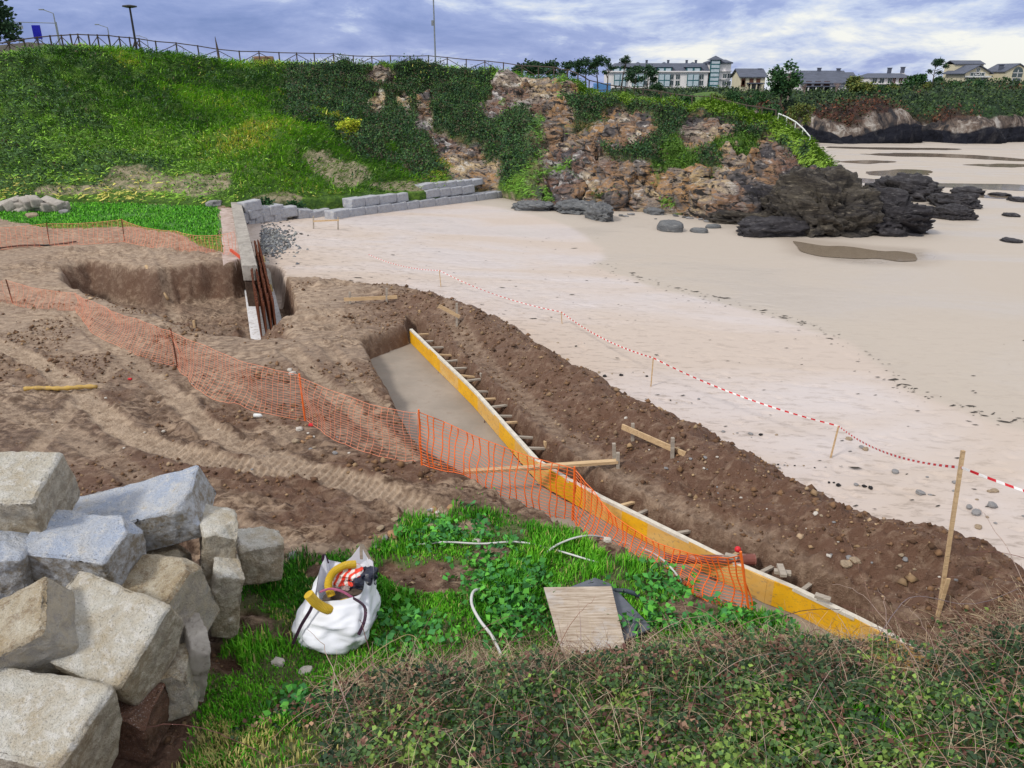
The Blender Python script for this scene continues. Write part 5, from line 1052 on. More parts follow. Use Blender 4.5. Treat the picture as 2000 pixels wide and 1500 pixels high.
def apart(root, w, k):
    H_ = 38 * k; W0 = -w; W1 = w * .60; m = MB(); m.box(((W0 + W1) / 2, 7, H_ / 2 - 1), (W1 - W0, 14, H_ + 2)); m.build('wall', ww, root)
    m = MB(); a, c = W0 - .6, W1 + .3; zt = H_ + 15 * k; m.add([(a, -.8, H_), (c, -.8, H_), (c, 15, H_), (a, 15, H_), (a + 4, 5, zt), (c, 5, zt), (c, 9, zt), (a + 4, 9, zt)], [(3, 2, 1, 0), (4, 5, 6, 7), (0, 1, 5, 4), (1, 2, 6, 5), (2, 3, 7, 6), (3, 0, 4, 7)]); m.build('roof', slate, root)
    m = MB(); m.box(((W0 + W1) / 2, -.3, H_ + .1), (W1 - W0 + 1, 1.0, .5)); m.build('cornice', ww, root)
    bays = [-.62, -.16 - .12, .14]
    for x in (W0 * .85 + 1, W0 * .52, W0 * .10, W1 * .60):
        m = MB(); m.box((x, -.45, H_ * .62), (4.6, 1.0, H_ * .54)); bay = m.build('bay', teal, root)
        for dx in (-1.15, 1.15):
            for z_ in (.48, .76): m = MB(); m.box((x + dx, -.98, H_ * z_), (1.9, .08, H_ * .23)); g_ = m.build('pane', pm('bright glass', (.50, .58, .64), (.38, .46, .52), 1, .2, 0), bay)
        m = MB(); m.box((x, -.6, H_ * .31), (6, 1.4, .3)); m.build('balcony', ww, root)
        m = MB(); m.box((x, 1.2, H_ + 3.2 * k), (5.6, 3.0, 9 * k)); d_ = m.build('dormer', teal, root); m = MB(); m.box((x - 1.4, -.35, H_ + 3.6 * k), (2, .08, 4.5 * k)); m.box((x + 1.4, -.35, H_ + 3.6 * k), (2, .08, 4.5 * k)); m.build('pane', MATS['bright glass'], d_)
        m = MB(); z1 = H_ + 8 * k; m.add([(x - 3.6, -.6, z1), (x + 3.6, -.6, z1), (x + 3.6, 5, z1), (x - 3.6, 5, z1), (x, 2.4, z1 + 9 * k)], [(3, 2, 1, 0), (0, 1, 4), (1, 2, 4), (2, 3, 4), (3, 0, 4)]); m.build('dormer_roof', slate, root)
    for x in (-.40, -.30, .02, .12, .22 + .2, .5): 
        for z_ in (.2, .5, .78): window(root, x * w if x < .4 else x * w, -.02, H_ * z_, 1.7, 1.9, wfr, glass)
    for x in (-.72, -.35, 0, .3, .45): chim(root, x * w, 7, zt - .5, 2)
    # corner tower
    tx = w * .80; TH = 52 * k; n = 8; m = MB(); ap = [(tx + w * .215 * math.cos(q * 2 * math.pi / n + .39), 6 + w * .215 * math.sin(q * 2 * math.pi / n + .39)) for q in range(n)]; m.prism(ap, -2, TH); m.build('tower_wall', ww, root)
    m = MB(); rp_ = [(tx + (x - tx) * 1.12, 6 + (y - 6) * 1.12) for x, y in ap]; m.prism(rp_, TH, TH + .5); m.v += []; q0 = [(x, y, TH + .5) for x, y in rp_] + [(tx + (x - tx) * .5, 6 + (y - 6) * .5, TH + 7 * k) for x, y in rp_]; m.add(q0, [(i, (i + 1) % n, n + (i + 1) % n, n + i) for i in range(n)] + [tuple(range(n, 2 * n))]); m.build('tower_roof', slate, root)
    for z_ in (.22, .48, .74):
        m = MB(); m.prism([(tx + (x - tx) * 1.12, 6 + (y - 6) * 1.12) for x, y in ap], TH * z_, TH * z_ + .35); m.build('tower_balcony', ww, root)
    m = MB(); yb = 6 - w * .215 * 1.02; m.box((tx - w * .10, yb - .3, TH * .56), (3.6, 1.6, TH * 1.12)); gl = m.build('glazed_stair', teal, root); m = MB()
    for z_ in np.linspace(.08, 1.04, 8): m.box((tx - w * .10, yb - 1.13, TH * z_), (3.2, .08, TH * .095))
    m.build('pane', MATS['bright glass'], gl); m = MB(); z1 = TH * 1.12; x = tx - w * .10; m.add([(x - 3, yb - 1.6, z1), (x + 3, yb - 1.6, z1), (x + 3, yb + 2, z1), (x - 3, yb + 2, z1), (x, yb, z1 + 7 * k)], [(3, 2, 1, 0), (0, 1, 4), (1, 2, 4), (2, 3, 4), (3, 0, 4)]); m.build('stair_roof', slate, root)
    for dx in (.08, .17): 
        for z_ in (.12, .35, .6): window(root, tx + w * dx - w * .0, 6 - w * .215 * .93 + (dx - .08) * w * .6, TH * z_, 1.6, 1.8, wfr, glass)
house(1186, 1428, 184, 330, ww, 'large white apartment building with slate dormers, teal bays and a corner tower', lambda r, w, k: apart(r, w, k * 1.14), 'apartment_building')
m = MB(); a = PY(1160, 186, 150); m.box((a.x + 1.4, 150, a.z + 1.0), (3.0, 2, 2.1)); r_ = m.build('site_container', pm('blue container', (.10, .25, .55)), bevel=.05); tag(r_, 'small blue container between the pines and the apartment building', 'container')

# ================================================================ beach boulders
def rockmat(name, c1, c2, c3, sc=1.2, bd=.06, st=(.5, .5, 2.2), rot=.5):
    m, nt, b = newmat(name); tc = N(nt, 'ShaderNodeTexCoord'); v = mapping(nt, tc.outputs['Object'], st, (0, 0, 0), (0, rot, .3))
    a = noise_n(nt, v, sc, 6, .7, .5); f = noise_n(nt, v, sc * 5, 5, .75)
    c = mixc(nt, ramp(nt, a, [(.38, 0), (.62, 1)]), c1, c2); c = mixc(nt, ramp(nt, f, [(.56, 0), (.66, .8)]), c, c3); c = mixc(nt, ramp(nt, f, [(.34, .8), (.45, 0)]), c, tuple(x * .35 for x in c1))
    L(nt, c, b.inputs['Base Color']); b.inputs['Roughness'].default_value = .7; b.inputs['Specular IOR Level'].default_value = .3; bump(nt, b, mathn(nt, 'ADD', a, f), .9, bd); return m
rkd = rockmat('black wet rock', (.028, .026, .032), (.055, .050, .055), (.16, .15, .15), .8, .25)
rkb = rockmat('brown barnacled rock', (.035, .031, .032), (.10, .085, .065), (.24, .21, .16), .8, .25)
rkg = rockmat('grey slate rock', (.10, .105, .115), (.17, .175, .18), (.32, .31, .29), 1.5, .1)
def boulder(name, d, mat, seed, sub=5, amp=.34, layers=True, flat=.35):
    bm = bmesh.new(); bmesh.ops.create_icosphere(bm, subdivisions=sub, radius=1); me = bpy.data.meshes.new(name); bm.to_mesh(me); bm.free(); n = len(me.vertices)
    co = np.empty(n * 3); me.vertices.foreach_get('co', co); co = co.reshape(-1, 3); u = co.copy()
    sz = max(d); F = 1.1
    r1 = fbm3(u[:, 0] * F + seed, u[:, 1] * F, u[:, 2] * F, 3, seed, .5) * 2; r2 = fbm3(u[:, 0] * 3 + seed, u[:, 1] * 3, u[:, 2] * 3 + seed, 4, seed + 3, .6, True) * 2
    st_ = fbm3((u[:, 0] * .5 + u[:, 2]) * 5 + seed, u[:, 1] * 1.0, u[:, 0] * 1.0, 3, seed + 9, .6, True) * 2 if layers else 0
    r4 = fbm3(u[:, 0] * 8 + seed, u[:, 1] * 8, u[:, 2] * 5 + seed, 3, seed + 5, .6, True) * 2
    wa, wc_, _ = worley(u[:, 0] * 1.6 + seed, u[:, 1] * 1.6, u[:, 2] * 3.4 + u[:, 0] * .5, seed); wb, wd2, _ = worley(u[:, 0] * 3.6 + seed, u[:, 1] * 3.6, u[:, 2] * 9 + u[:, 0] * 2, seed + 7); wc3, _, _ = worley(u[:, 0] * 8 + seed, u[:, 1] * 8, u[:, 2] * 12 + u[:, 0] * 4, seed + 9)
    k = (1 + amp * (.8 * r1 + .55 * wa + .30 * wb + .12 * wc3 - .16 * np.exp(-wc_ / .07) - .10 * np.exp(-wd2 / .07))) if amp > .28 and layers else 1 + amp * r1 + amp * .5 * r2 + amp * .5 * st_ + .0 * r4
    # boxier than a ball
    q = np.abs(u).max(1); k *= (1 / np.maximum(q, .6)) ** .35
    co = u * k[:, None]; co[:, 2] = np.where(co[:, 2] < -flat, -flat + (co[:, 2] + flat) * .4, co[:, 2]); co *= np.array(d) / 2
    me.vertices.foreach_set('co', co.astype(np.float32).ravel()); me.update(); me.polygons.foreach_set('use_smooth', [True] * len(me.polygons)); me.materials.append(mat)
    o = bpy.data.objects.new(name, me); COL.objects.link(o); return o
def put_boulder(px0, px1, top, base, mat, lab, seed, dy=None, sub=5, amp=.34):
    """a rock seen between these limits with its foot on the sand"""
    g0 = PB((px0 + px1) / 2, base); dep = g0.y * CT - (g0.z - CZ) * ST; w = (px1 - px0) / FOC * dep; ydep = dy or w * .7; c = g0 + Vector((0, ydep * .42, 0)); tp = PY((px0 + px1) / 2, top, c.y); h = max(.1, tp.z - g0.z)
    o = boulder('beach_rock', (w * .95, ydep, h * 1.75), mat, seed, sub, amp); o.location = (c.x, c.y, g0.z + h * .10); o.rotation_euler = (0, 0, random.uniform(-.3, .3)); return tag(o, lab, 'rock')
put_boulder(1535, 1712, 344, 460, rkb, 'largest brown craggy rock at the tip of the headland, left of the black one', 3, 5, 6, .52)
put_boulder(1480, 1590, 378, 440, rkb, 'brown layered rock joining the headland foot to the largest craggy rock', 57, 4, 6, .5)
put_boulder(1655, 1846, 375, 460, rkd, 'big black jagged rock on the sand, right of the largest brown craggy rock', 8, 4.5, 6, .42)
put_boulder(1388, 1560, 404, 440, rkb, 'low layered grey brown rock shelf left of the largest craggy rock', 12, 3, 5)
put_boulder(1440, 1610, 420, 462, rkd, 'low dark rock at the left foot of the largest craggy rock', 14, 2.5, 5)
put_boulder(1590, 1670, 322, 380, rkd, 'dark upright rock behind the largest craggy rock', 17, 4, 5)
put_boulder(1740, 1870, 350, 392, rkd, 'long black jagged reef behind the big black rock', 19, 5, 5, .5); put_boulder(1835, 1930, 375, 408, rkd, 'black rock at the right end of the reef', 23, 3, 5, .45)
put_boulder(1840, 1912, 402, 430, rkd, 'low black rock in front of the right end of the reef', 26, 2, 5, .4); put_boulder(1870, 1935, 366, 382, rkd, 'small dark rock beyond the reef', 29, 2, 4, .4)
put_boulder(1945, 1980, 376, 384, rkd, 'little dark rock on the open sand, upper of the two at the right', 31, 1.5, 4); put_boulder(1983, 2012, 384, 395, rkd, 'little dark rock cut by the right edge of the picture', 33, 1.5, 4)
put_boulder(1968, 1998, 416, 424, rkd, 'flat black rock on the sand near the right edge, higher one', 35, 1, 4); put_boulder(1970, 2004, 466, 475, rkd, 'flat black rock on the sand near the right edge, lower one', 37, 1, 4)
put_boulder(1288, 1340, 431, 453, rkg, 'smooth dark boulder alone on the sand below the headland cliff', 41, 1.4, 4, .15); put_boulder(1352, 1386, 445, 455, rkg, 'small flat dark stone right of the smooth dark boulder', 43, .8, 4, .15)
put_boulder(1380, 1410, 438, 446, rkg, 'tiny dark stone between the flat stone and the rock shelf', 45, .5, 3, .2); put_boulder(1150, 1200, 398, 432, rkg, 'tilted dark slate ledge reaching onto the sand from the cliff foot', 47, 2.5, 5, .4); put_boulder(1080, 1170, 392, 418, rkg, 'dark slate ledge at the cliff foot, left of the tilted one', 49, 2.5, 5, .4)
put_boulder(1000, 1090, 394, 412, rkg, 'low slate rubble ledge at the left end of the cliff foot', 51, 2, 5, .4); put_boulder(1262, 1300, 405, 420, rkg, 'small slate ledge at the foot of the pale cliff slab', 53, 1.5, 4, .3)
# ================================================================ scattered stones
st_proto = {}
def stones(pts, mats, label, group, rng_, name='stone', zf=None, flat=.7):
    for k, (px, py) in enumerate(pts):
        key = (mats[k % len(mats)].name, k % 3)
        g_ = PB(px, py) if zf == 'b' else on(px, py); s = (rng_[0] + (rng_[1] - rng_[0]) * random.random() ** 2.2) * (.85 if rng_[1] > .1 else 1)
        if key not in st_proto: o = boulder(name, (1, .8, .7), mats[k % len(mats)], 70 + len(st_proto), 2, .5, False, .5); o.data.polygons.foreach_set('use_smooth', [False] * len(o.data.polygons)); st_proto[key] = o
        else: o = st_proto[key].copy(); COL.objects.link(o)
        o.location = (g_.x, g_.y, g_.z + s * .12); o.scale = (s, s, s * flat); o.rotation_euler = (random.uniform(-.2, .2), random.uniform(-.2, .2), random.uniform(0, 6.28)); tag(o, label, 'stone', group)
stt = pm('tan stone', (.34, .26, .18), (.22, .17, .12), 6, .85, .4, .01); stg = pm('grey stone', (.27, .26, .26), (.17, .17, .18), 6, .85, .4, .01); stw = pm('pale stone', (.55, .51, .46), (.42, .38, .34), 6, .85, .4, .01); sto = pm('orange stone', (.42, .24, .12), (.28, .17, .10), 6, .85, .4)
rnd = random.Random(3)
def sprinkle(n, poly):
    out = []; xs = [p[0] for p in poly]; ys = [p[1] for p in poly]
    while len(out) < n:
        x, y = rnd.uniform(min(xs), max(xs)), rnd.uniform(min(ys), max(ys))
        if inpoly(np.array([x]), np.array([y]), poly)[0]: out.append((x, y))
    return out
stones(sprinkle(26, [(740, 1020), (880, 985), (900, 1000), (830, 1050), (740, 1062)]), [stt, stg, sto, stw], 'stone lying along the far edge of the bright grass patch', 'stones along the far edge of the grass patch', (.05, .16))
stones(sprinkle(14, [(540, 830), (640, 840), (740, 890), (700, 905), (560, 870)]), [stw, stt, sto, stg], 'stone lying in the mud just below the faded net', 'stones below the faded net', (.06, .16))
stones(sprinkle(14, [(1560, 1050), (1760, 1060), (1900, 1140), (1800, 1170), (1640, 1110)]), [stt, stg, stw], 'stone half sunk in the turned soil at the right end of the spoil', 'stones in the right end of the spoil', (.04, .11))
stones(sprinkle(24, [(1180, 790), (1420, 900), (1640, 1020), (1600, 1060), (1300, 930)]), [stt, stw, stg], 'small stone lying along the bench between trench and berm', 'stones along the spoil bench', (.03, .08))
stones([(1652, 1103), (1668, 1096)], [stt], 'larger pale stone on the dirt left of the tall leaning post', 'larger pale stones left of the leaning post', (.14, .2))
stones(sprinkle(16, [(1720, 905), (1990, 960), (2010, 1060), (1900, 1040), (1760, 940)]), [stg, stt, stg], 'stone on the sand around the tall leaning post', 'stones on the sand at the right', (.06, .22), zf='b')
stones([(1658, 858), (1683, 874), (1690, 878)], [stt, stg], 'small stone on the sand beside the leaning tape stake', 'stones beside the leaning tape stake', (.12, .2), zf='b')
cl = [CREST[k] for k in range(7, 14)]; cpts = [(a + rnd.uniform(8, 26), b_ - rnd.uniform(-2, 10)) for a, b_ in [(cl[i][0] + (cl[i + 1][0] - cl[i][0]) * rnd.random(), cl[i][1] + (cl[i + 1][1] - cl[i][1]) * .5) for i in [rnd.randrange(6) for _ in range(44)]]]
stones(cpts, [stg, rkd, stt], 'dark pebble in the line of pebbles along the berm foot on the sand', 'pebbles along the seaward foot of the berm', (.04, .12), zf='b')
stones(sprinkle(30, [(1000, 400), (1180, 425), (1420, 440), (1400, 425), (1180, 410)]), [rkg, stg], 'slate fragment on the sand along the cliff foot', 'slate fragments along the cliff foot', (.15, .5), zf='b', flat=.4)
stones([(545, 1296), (597, 1312)], [stw], 'pale stone in the grass just below the white bag', 'pale stones below the white bag', (.16, .19)); stones([(932, 1058), (955, 1046)], [stw, stt], 'angular pale stone in the grass above the thin white conduit', 'pale stones above the conduit', (.11, .15)); stones([(1187, 1056)], [stw], 'white stone lying at the foot of the bright orange net', None, (.14, .15))
stones([(1045, 1036)], [stw], 'small flat pale stone in the dirt between the grass and the net', None, (.1, .11)); stones([(752, 1052), (770, 1046), (790, 1040), (735, 1068), (742, 1076), (560, 1100), (575, 1088)], [stg, sto, stt], 'rounded stone between the white bag and the mud', 'rounded stones between bag and mud', (.10, .19))
stones([(566, 724), (571, 731)], [stw], 'whitish stone on the dirt bank just above the faded net', 'whitish stones above the faded net', (.16, .2))
stones(sprinkle(24, [(0, 640), (480, 760), (700, 960), (500, 1000), (300, 900), (0, 800)]), [stw, stt, stg], 'tiny stone scattered over the tyre marked mud', 'tiny stones on the tyre marked mud', (.03, .08))
stones([(125, 416), (62, 424)], [stg, stt], 'single rock on the bright lawn beside the rubble heap', 'rocks on the bright lawn', (.5, .7)); stones([(418, 402), (428, 397)], [stg], 'grey boulder at the grass edge behind the sea wall end', 'boulders behind the sea wall end', (.9, 1.3))
# pebble patch at the foot of the sea wall: small, countless
PEB = np.array([tuple(PB(510 + abs(rnd.gauss(0, 28)), 470 + rnd.gauss(0, 13))) for _ in range(1600)])
oc = np.array([(1, 0, 0), (0, 1, 0), (-1, 0, 0), (0, -1, 0), (0, 0, 1.), (.1, .1, -.6)]); ofc = np.array([(0, 1, 4), (1, 2, 4), (2, 3, 4), (3, 0, 4), (1, 0, 5), (2, 1, 5), (3, 2, 5), (0, 3, 5)])
def octs(name, X, Y, Z, sz, cc, mat, label, cat):
    n = len(X); V = oc[None] * sz[:, None, None] * rng.uniform(.55, 1.3, (n, 6, 3)); an = rng.uniform(0, 6.28, n); ca, sa = np.cos(an)[:, None], np.sin(an)[:, None]
    V = np.stack([V[..., 0] * ca - V[..., 1] * sa, V[..., 0] * sa + V[..., 1] * ca, V[..., 2] * .8], 2) + np.stack([X, Y, Z + sz * .25], 1)[:, None]
    return tag(mesh_np(name, V.reshape(-1, 3), (ofc[None] + 6 * np.arange(n)[:, None, None]).reshape(-1, 3), mat, col=np.repeat(cc, 6, 0)), label, cat, kind='stuff')
octs('pebbles', PEB[:, 0], PEB[:, 1], ground(PEB[:, 0], PEB[:, 1])[0] - .02, rng.uniform(.03, .10, len(PEB)), np.array([(.10, .11, .14), (.2, .21, .24), (.06, .06, .07)])[rng.integers(0, 3, len(PEB))], leafm, 'patch of dark grey pebbles beside the sea wall', 'pebbles')
# dark weed line on the sand
wl = []
for (a, b_), (c, d) in zip(WASH[3:], WASH[4:]):
    for _ in range(34): t = rnd.random(); w = rnd.gauss(0, 1) + 1.3 * math.sin(a * .03 + t * 5); wl.append(PB(a + (c - a) * t + w * 16 + 10, b_ + (d - b_) * t + w * 5 - 8 + rnd.expovariate(.12)))
for _ in range(130): wl.append(PB(rnd.uniform(560, 1250), rnd.uniform(455, 640)))
for _ in range(60): wl.append(PB(rnd.uniform(1200, 2000), rnd.uniform(640, 1000)))
C = np.array([tuple(p) for p in wl]); C[:, 2] += .008; m = len(C); an = rng.uniform(-.5, .5, m); ln = rng.uniform(.02, .07, m) * (1 + (rng.random(m) < .12) * 1.5); V = np.zeros((m, 5, 3))
for k, (u, w) in enumerate(((-1, .1), (-.2, -.35), (1, -.1), (.5, .4), (-.3, .3))): V[:, k, 0] = C[:, 0] + ln * (u * np.cos(an) - w * np.sin(an) * .5); V[:, k, 1] = C[:, 1] + ln * (u * np.sin(an) + w * np.cos(an) * .8); V[:, k, 2] = C[:, 2] + .012 * rng.random(m)
tag(mesh_np('seaweed', V.reshape(-1, 3), np.arange(5 * m).reshape(m, 5), pm('dark seaweed', (.035, .03, .025), (.06, .05, .04))), 'dark scraps of seaweed strewn in a line across the sand', 'seaweed', kind='stuff')
# rubble heap on the left
ru = [(20, 407, .9), (42, 410, 1.1), (60, 404, 1.2), (75, 411, 1.1), (95, 408, 1.0), (50, 396, .8), (66, 393, .9), (103, 398, .9), (33, 402, .8), (85, 401, .9), (108, 405, .8), (16, 400, .7)]
for k, (a, b_, w) in enumerate(ru):
    p = PY(a, b_, 37.5); o = blockmesh('rubble_block', (w, .45, .4), conc, 300 + k, amp=.02, sub=2) if k < 3 else o.copy()
    if k >= 3: COL.objects.link(o)
    o.location = p; o.rotation_euler = (random.uniform(-.5, .5), random.uniform(-.5, .5), random.uniform(-1, 1)); tag(o, 'broken pale concrete block in the rubble heap at the left edge', 'rubble', 'rubble heap beside the bright lawn')
# ================================================================ the big quarried blocks in the foreground
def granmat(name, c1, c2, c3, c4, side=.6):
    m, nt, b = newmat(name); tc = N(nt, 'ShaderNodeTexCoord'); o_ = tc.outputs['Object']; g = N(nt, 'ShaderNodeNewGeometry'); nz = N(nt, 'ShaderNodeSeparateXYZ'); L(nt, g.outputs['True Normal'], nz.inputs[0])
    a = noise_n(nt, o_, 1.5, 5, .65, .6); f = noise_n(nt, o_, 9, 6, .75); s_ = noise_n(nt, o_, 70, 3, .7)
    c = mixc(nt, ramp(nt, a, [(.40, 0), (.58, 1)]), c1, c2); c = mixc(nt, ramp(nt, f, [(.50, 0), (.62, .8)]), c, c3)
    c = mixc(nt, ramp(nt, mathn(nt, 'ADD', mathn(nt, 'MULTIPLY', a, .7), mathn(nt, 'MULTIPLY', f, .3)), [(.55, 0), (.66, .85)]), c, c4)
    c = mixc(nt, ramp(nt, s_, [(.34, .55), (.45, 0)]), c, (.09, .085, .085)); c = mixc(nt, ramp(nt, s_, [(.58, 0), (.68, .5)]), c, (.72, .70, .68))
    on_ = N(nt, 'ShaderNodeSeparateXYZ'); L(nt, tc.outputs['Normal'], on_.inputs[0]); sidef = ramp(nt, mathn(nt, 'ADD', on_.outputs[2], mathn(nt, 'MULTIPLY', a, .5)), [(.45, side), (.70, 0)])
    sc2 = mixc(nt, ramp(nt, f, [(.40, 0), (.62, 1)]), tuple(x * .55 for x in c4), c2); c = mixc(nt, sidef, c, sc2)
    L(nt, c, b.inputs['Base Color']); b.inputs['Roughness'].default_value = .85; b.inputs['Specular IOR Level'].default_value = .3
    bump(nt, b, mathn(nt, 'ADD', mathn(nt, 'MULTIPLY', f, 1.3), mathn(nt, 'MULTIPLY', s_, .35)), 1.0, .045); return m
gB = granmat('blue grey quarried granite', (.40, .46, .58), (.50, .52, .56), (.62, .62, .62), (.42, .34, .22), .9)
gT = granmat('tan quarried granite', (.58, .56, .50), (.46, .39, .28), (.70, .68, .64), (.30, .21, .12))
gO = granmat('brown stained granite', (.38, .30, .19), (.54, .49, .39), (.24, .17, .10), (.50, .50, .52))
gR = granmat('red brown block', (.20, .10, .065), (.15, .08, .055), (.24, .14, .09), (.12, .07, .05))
def qblock(px, py, Y, d, rot, mat, label, seed, amp=.035, chop=.13):
    c = PY(px, py, Y); d = tuple(q * .94 for q in d); o = blockmesh('quarry_block', d, mat, seed, amp=amp * .8, sub=5, chop=chop, bev=.04); o.location = c; o.rotation_euler = tuple(R(a) for a in rot); return tag(o, label, 'stone block')
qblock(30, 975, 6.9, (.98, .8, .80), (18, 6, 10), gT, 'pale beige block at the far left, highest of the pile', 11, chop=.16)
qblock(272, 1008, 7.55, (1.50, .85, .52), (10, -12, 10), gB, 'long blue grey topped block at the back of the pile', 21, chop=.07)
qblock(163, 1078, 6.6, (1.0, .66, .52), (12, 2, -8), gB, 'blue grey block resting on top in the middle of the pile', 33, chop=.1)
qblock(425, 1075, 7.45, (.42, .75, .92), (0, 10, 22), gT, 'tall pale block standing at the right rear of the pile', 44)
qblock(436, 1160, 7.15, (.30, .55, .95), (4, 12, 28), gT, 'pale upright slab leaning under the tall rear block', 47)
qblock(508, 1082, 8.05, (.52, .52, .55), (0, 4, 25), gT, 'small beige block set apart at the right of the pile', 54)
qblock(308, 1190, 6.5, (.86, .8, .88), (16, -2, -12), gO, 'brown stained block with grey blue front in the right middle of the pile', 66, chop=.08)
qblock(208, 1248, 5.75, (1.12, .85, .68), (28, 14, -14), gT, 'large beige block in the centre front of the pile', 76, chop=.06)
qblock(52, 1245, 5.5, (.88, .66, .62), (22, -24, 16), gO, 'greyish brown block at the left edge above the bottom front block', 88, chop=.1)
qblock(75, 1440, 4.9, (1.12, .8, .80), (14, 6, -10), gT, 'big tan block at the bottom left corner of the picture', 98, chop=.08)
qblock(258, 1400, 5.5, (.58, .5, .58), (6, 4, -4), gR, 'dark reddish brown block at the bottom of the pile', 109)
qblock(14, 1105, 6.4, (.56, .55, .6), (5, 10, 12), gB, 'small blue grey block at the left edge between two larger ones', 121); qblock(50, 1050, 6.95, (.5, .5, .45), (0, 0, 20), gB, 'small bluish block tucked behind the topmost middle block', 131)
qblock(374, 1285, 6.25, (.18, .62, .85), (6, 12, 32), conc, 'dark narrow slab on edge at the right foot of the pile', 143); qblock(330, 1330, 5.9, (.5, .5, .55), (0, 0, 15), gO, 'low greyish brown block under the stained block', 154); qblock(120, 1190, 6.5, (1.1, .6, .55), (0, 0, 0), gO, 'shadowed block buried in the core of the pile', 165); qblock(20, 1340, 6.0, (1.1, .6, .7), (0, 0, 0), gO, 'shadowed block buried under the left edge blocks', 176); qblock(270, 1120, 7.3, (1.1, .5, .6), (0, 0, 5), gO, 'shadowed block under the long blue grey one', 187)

# ================================================================ the white bulk bag
bagm = pm('white woven bag', (.78, .80, .86), (.68, .71, .80), 2, .5, .1, .01); strapm = pm('purple black strap', (.06, .02, .05), (.03, .02, .03), 30, .6, .1)
bb_ = [on(566, 1262), on(690, 1288), on(738, 1195), on(612, 1180)]; zb = min(p.z for p in bb_) - .02
bt_ = [PY(612, 1180, bb_[0].y + .10), PY(722, 1150, bb_[1].y + .30), PY(728, 1092, bb_[2].y + .22), PY(630, 1098, bb_[3].y + .25)]
bc = sum(bb_, Vector()) / 4; bc.z = zb; bag = empty('bulk_bag', bc); tag(bag, 'open white bulk bag with dark straps standing on the grass, full of site waste', 'bag')
nth, nz_ = 96, 40; V = []
def sq(c, th):
    """rounded quadrilateral through four corners"""
    q = (th / (2 * math.pi) * 4) % 4; i = int(q); f = q - i; a, b2 = c[i], c[(i + 1) % 4]; p = a + (b2 - a) * f; ctr = sum(c, Vector()) / 4; e = min(f, 1 - f); return ctr + (p - ctr) * (1 - .16 * math.exp(-(e / .10) ** 2) + .09 * math.sin(math.pi * f))
for j in range(nz_):
    t = j / (nz_ - 1)
    for i in range(nth):
        th = 2 * math.pi * i / nth; lo, hi2 = sq(bb_, th), sq(bt_, th); p = lo.lerp(hi2, t); p.z = zb + (hi2.z - zb) * t; ctr = (sum(bb_, Vector()) / 4).lerp(sum(bt_, Vector()) / 4, t); o2 = Vector((p.x - ctr.x, p.y - ctr.y, 0))
        k = 1 + .13 * math.sin(math.pi * min(1, t * 1.15)) - .16 * math.exp(-t / .06); cor = abs(((th / (2 * math.pi) * 4) % 1) - .5) * 2
        wr = float(fbm2(np.array([i * .11 + t * 4]), np.array([t * 5 - i * .05]), 3, 8)[0]) if 0 < i < nth else 0; wr2 = math.sin(i * .39 + t * 7 + 2 * math.sin(t * 5)) * .014
        p += o2.normalized() * (o2.length * (k - 1) + (wr * .17 + wr2 * 1.4) * math.sin(math.pi * min(1, .1 + t)))
        if t > .8: p.z += (t - .8) / .2 * (.11 * cor ** 6 - .05 * (1 - cor) + .03 * math.sin(th * 3))
        V.append(tuple(p - bc))
m = MB(); m.v = V; m.f = [(j * nth + i, j * nth + (i + 1) % nth, (j + 1) * nth + (i + 1) % nth, (j + 1) * nth + i) for j in range(nz_ - 1) for i in range(nth)]
for j in range(7):      # inside of the mouth going down
    t = 1 - j * .09; base_i = len(m.v)
    for i in range(nth): a = Vector(V[(nz_ - 1) * nth + i]); c0 = sum(bt_, Vector()) / 4 - bc; q = c0 + (a - c0) * (.985 - .02 * j); m.v.append((q.x, q.y, a.z - j * .06))
    if j: m.f += [(base_i - nth + i, base_i - nth + (i + 1) % nth, base_i + (i + 1) % nth, base_i + i) for i in range(nth)]
m.f.append(tuple(range(base_i, base_i + nth)))
sk = m.build('sack', bagm, bag, smooth=True)
for (a, lst) in ((0, [(612, 1176), (606, 1192), (588, 1222), (572, 1258)]), (1, [(690, 1168), (712, 1185), (712, 1212), (700, 1240)]), (2, [(728, 1100), (716, 1080), (706, 1064), (706, 1092)]), (3, [(632, 1100), (631, 1090), (634, 1084), (640, 1100)])):
    pts = [PY(x, y, (bt_[a].y if k == 0 or a > 1 else bt_[a].y + (bb_[a].y - bt_[a].y) * k / 3) - .07) - bc for k, (x, y) in enumerate(lst)]
    mm_ = MB(); c = catmull([tuple(p) for p in pts], 14)
    for u, v in zip(c[:-1], c[1:]): mm_.bar(u, v, .035, .012, up=(0, 1, .2))
    mm_.build('strap', strapm if a != 2 else woodg, bag)
pk = MB(); pts = [PY(x, y, bt_[2].y + .05) - bc for x, y in ((668, 1102), (686, 1088), (704, 1064), (722, 1088), (727, 1100))]; pk.add([tuple(p) for p in pts], [(0, 1, 2, 3, 4)]); pk.build('raised_flap', bagm, bag)
mm_ = MB(); c = catmull([tuple(PY(x, y, bt_[0].y + .12 + .0 * x)) for x, y in ((625, 1156), (645, 1150), (668, 1155), (690, 1168), (700, 1172))], 16)
for u, v in zip(c[:-1], c[1:]): mm_.bar(Vector(u) - bc, Vector(v) - bc, .03, .012)
mm_.build('handle_loop', pm('pink strap', (.45, .12, .22)), bag)
yel = pm('yellow corrugated hose', (.62, .42, .03), (.50, .33, .02), 6, .5, .1)
def corr(name, pts, r_, mat, label, n=80, amp=.06):
    c = catmull([tuple(p) for p in pts], n); m = MB(); m.tube(c, [r_ * (1 + amp * (1 if k % 2 else -1)) for k in range(n)], 12); return tag(m.build(name, mat, smooth=False), label, 'hose')
yb_ = bt_[0].y
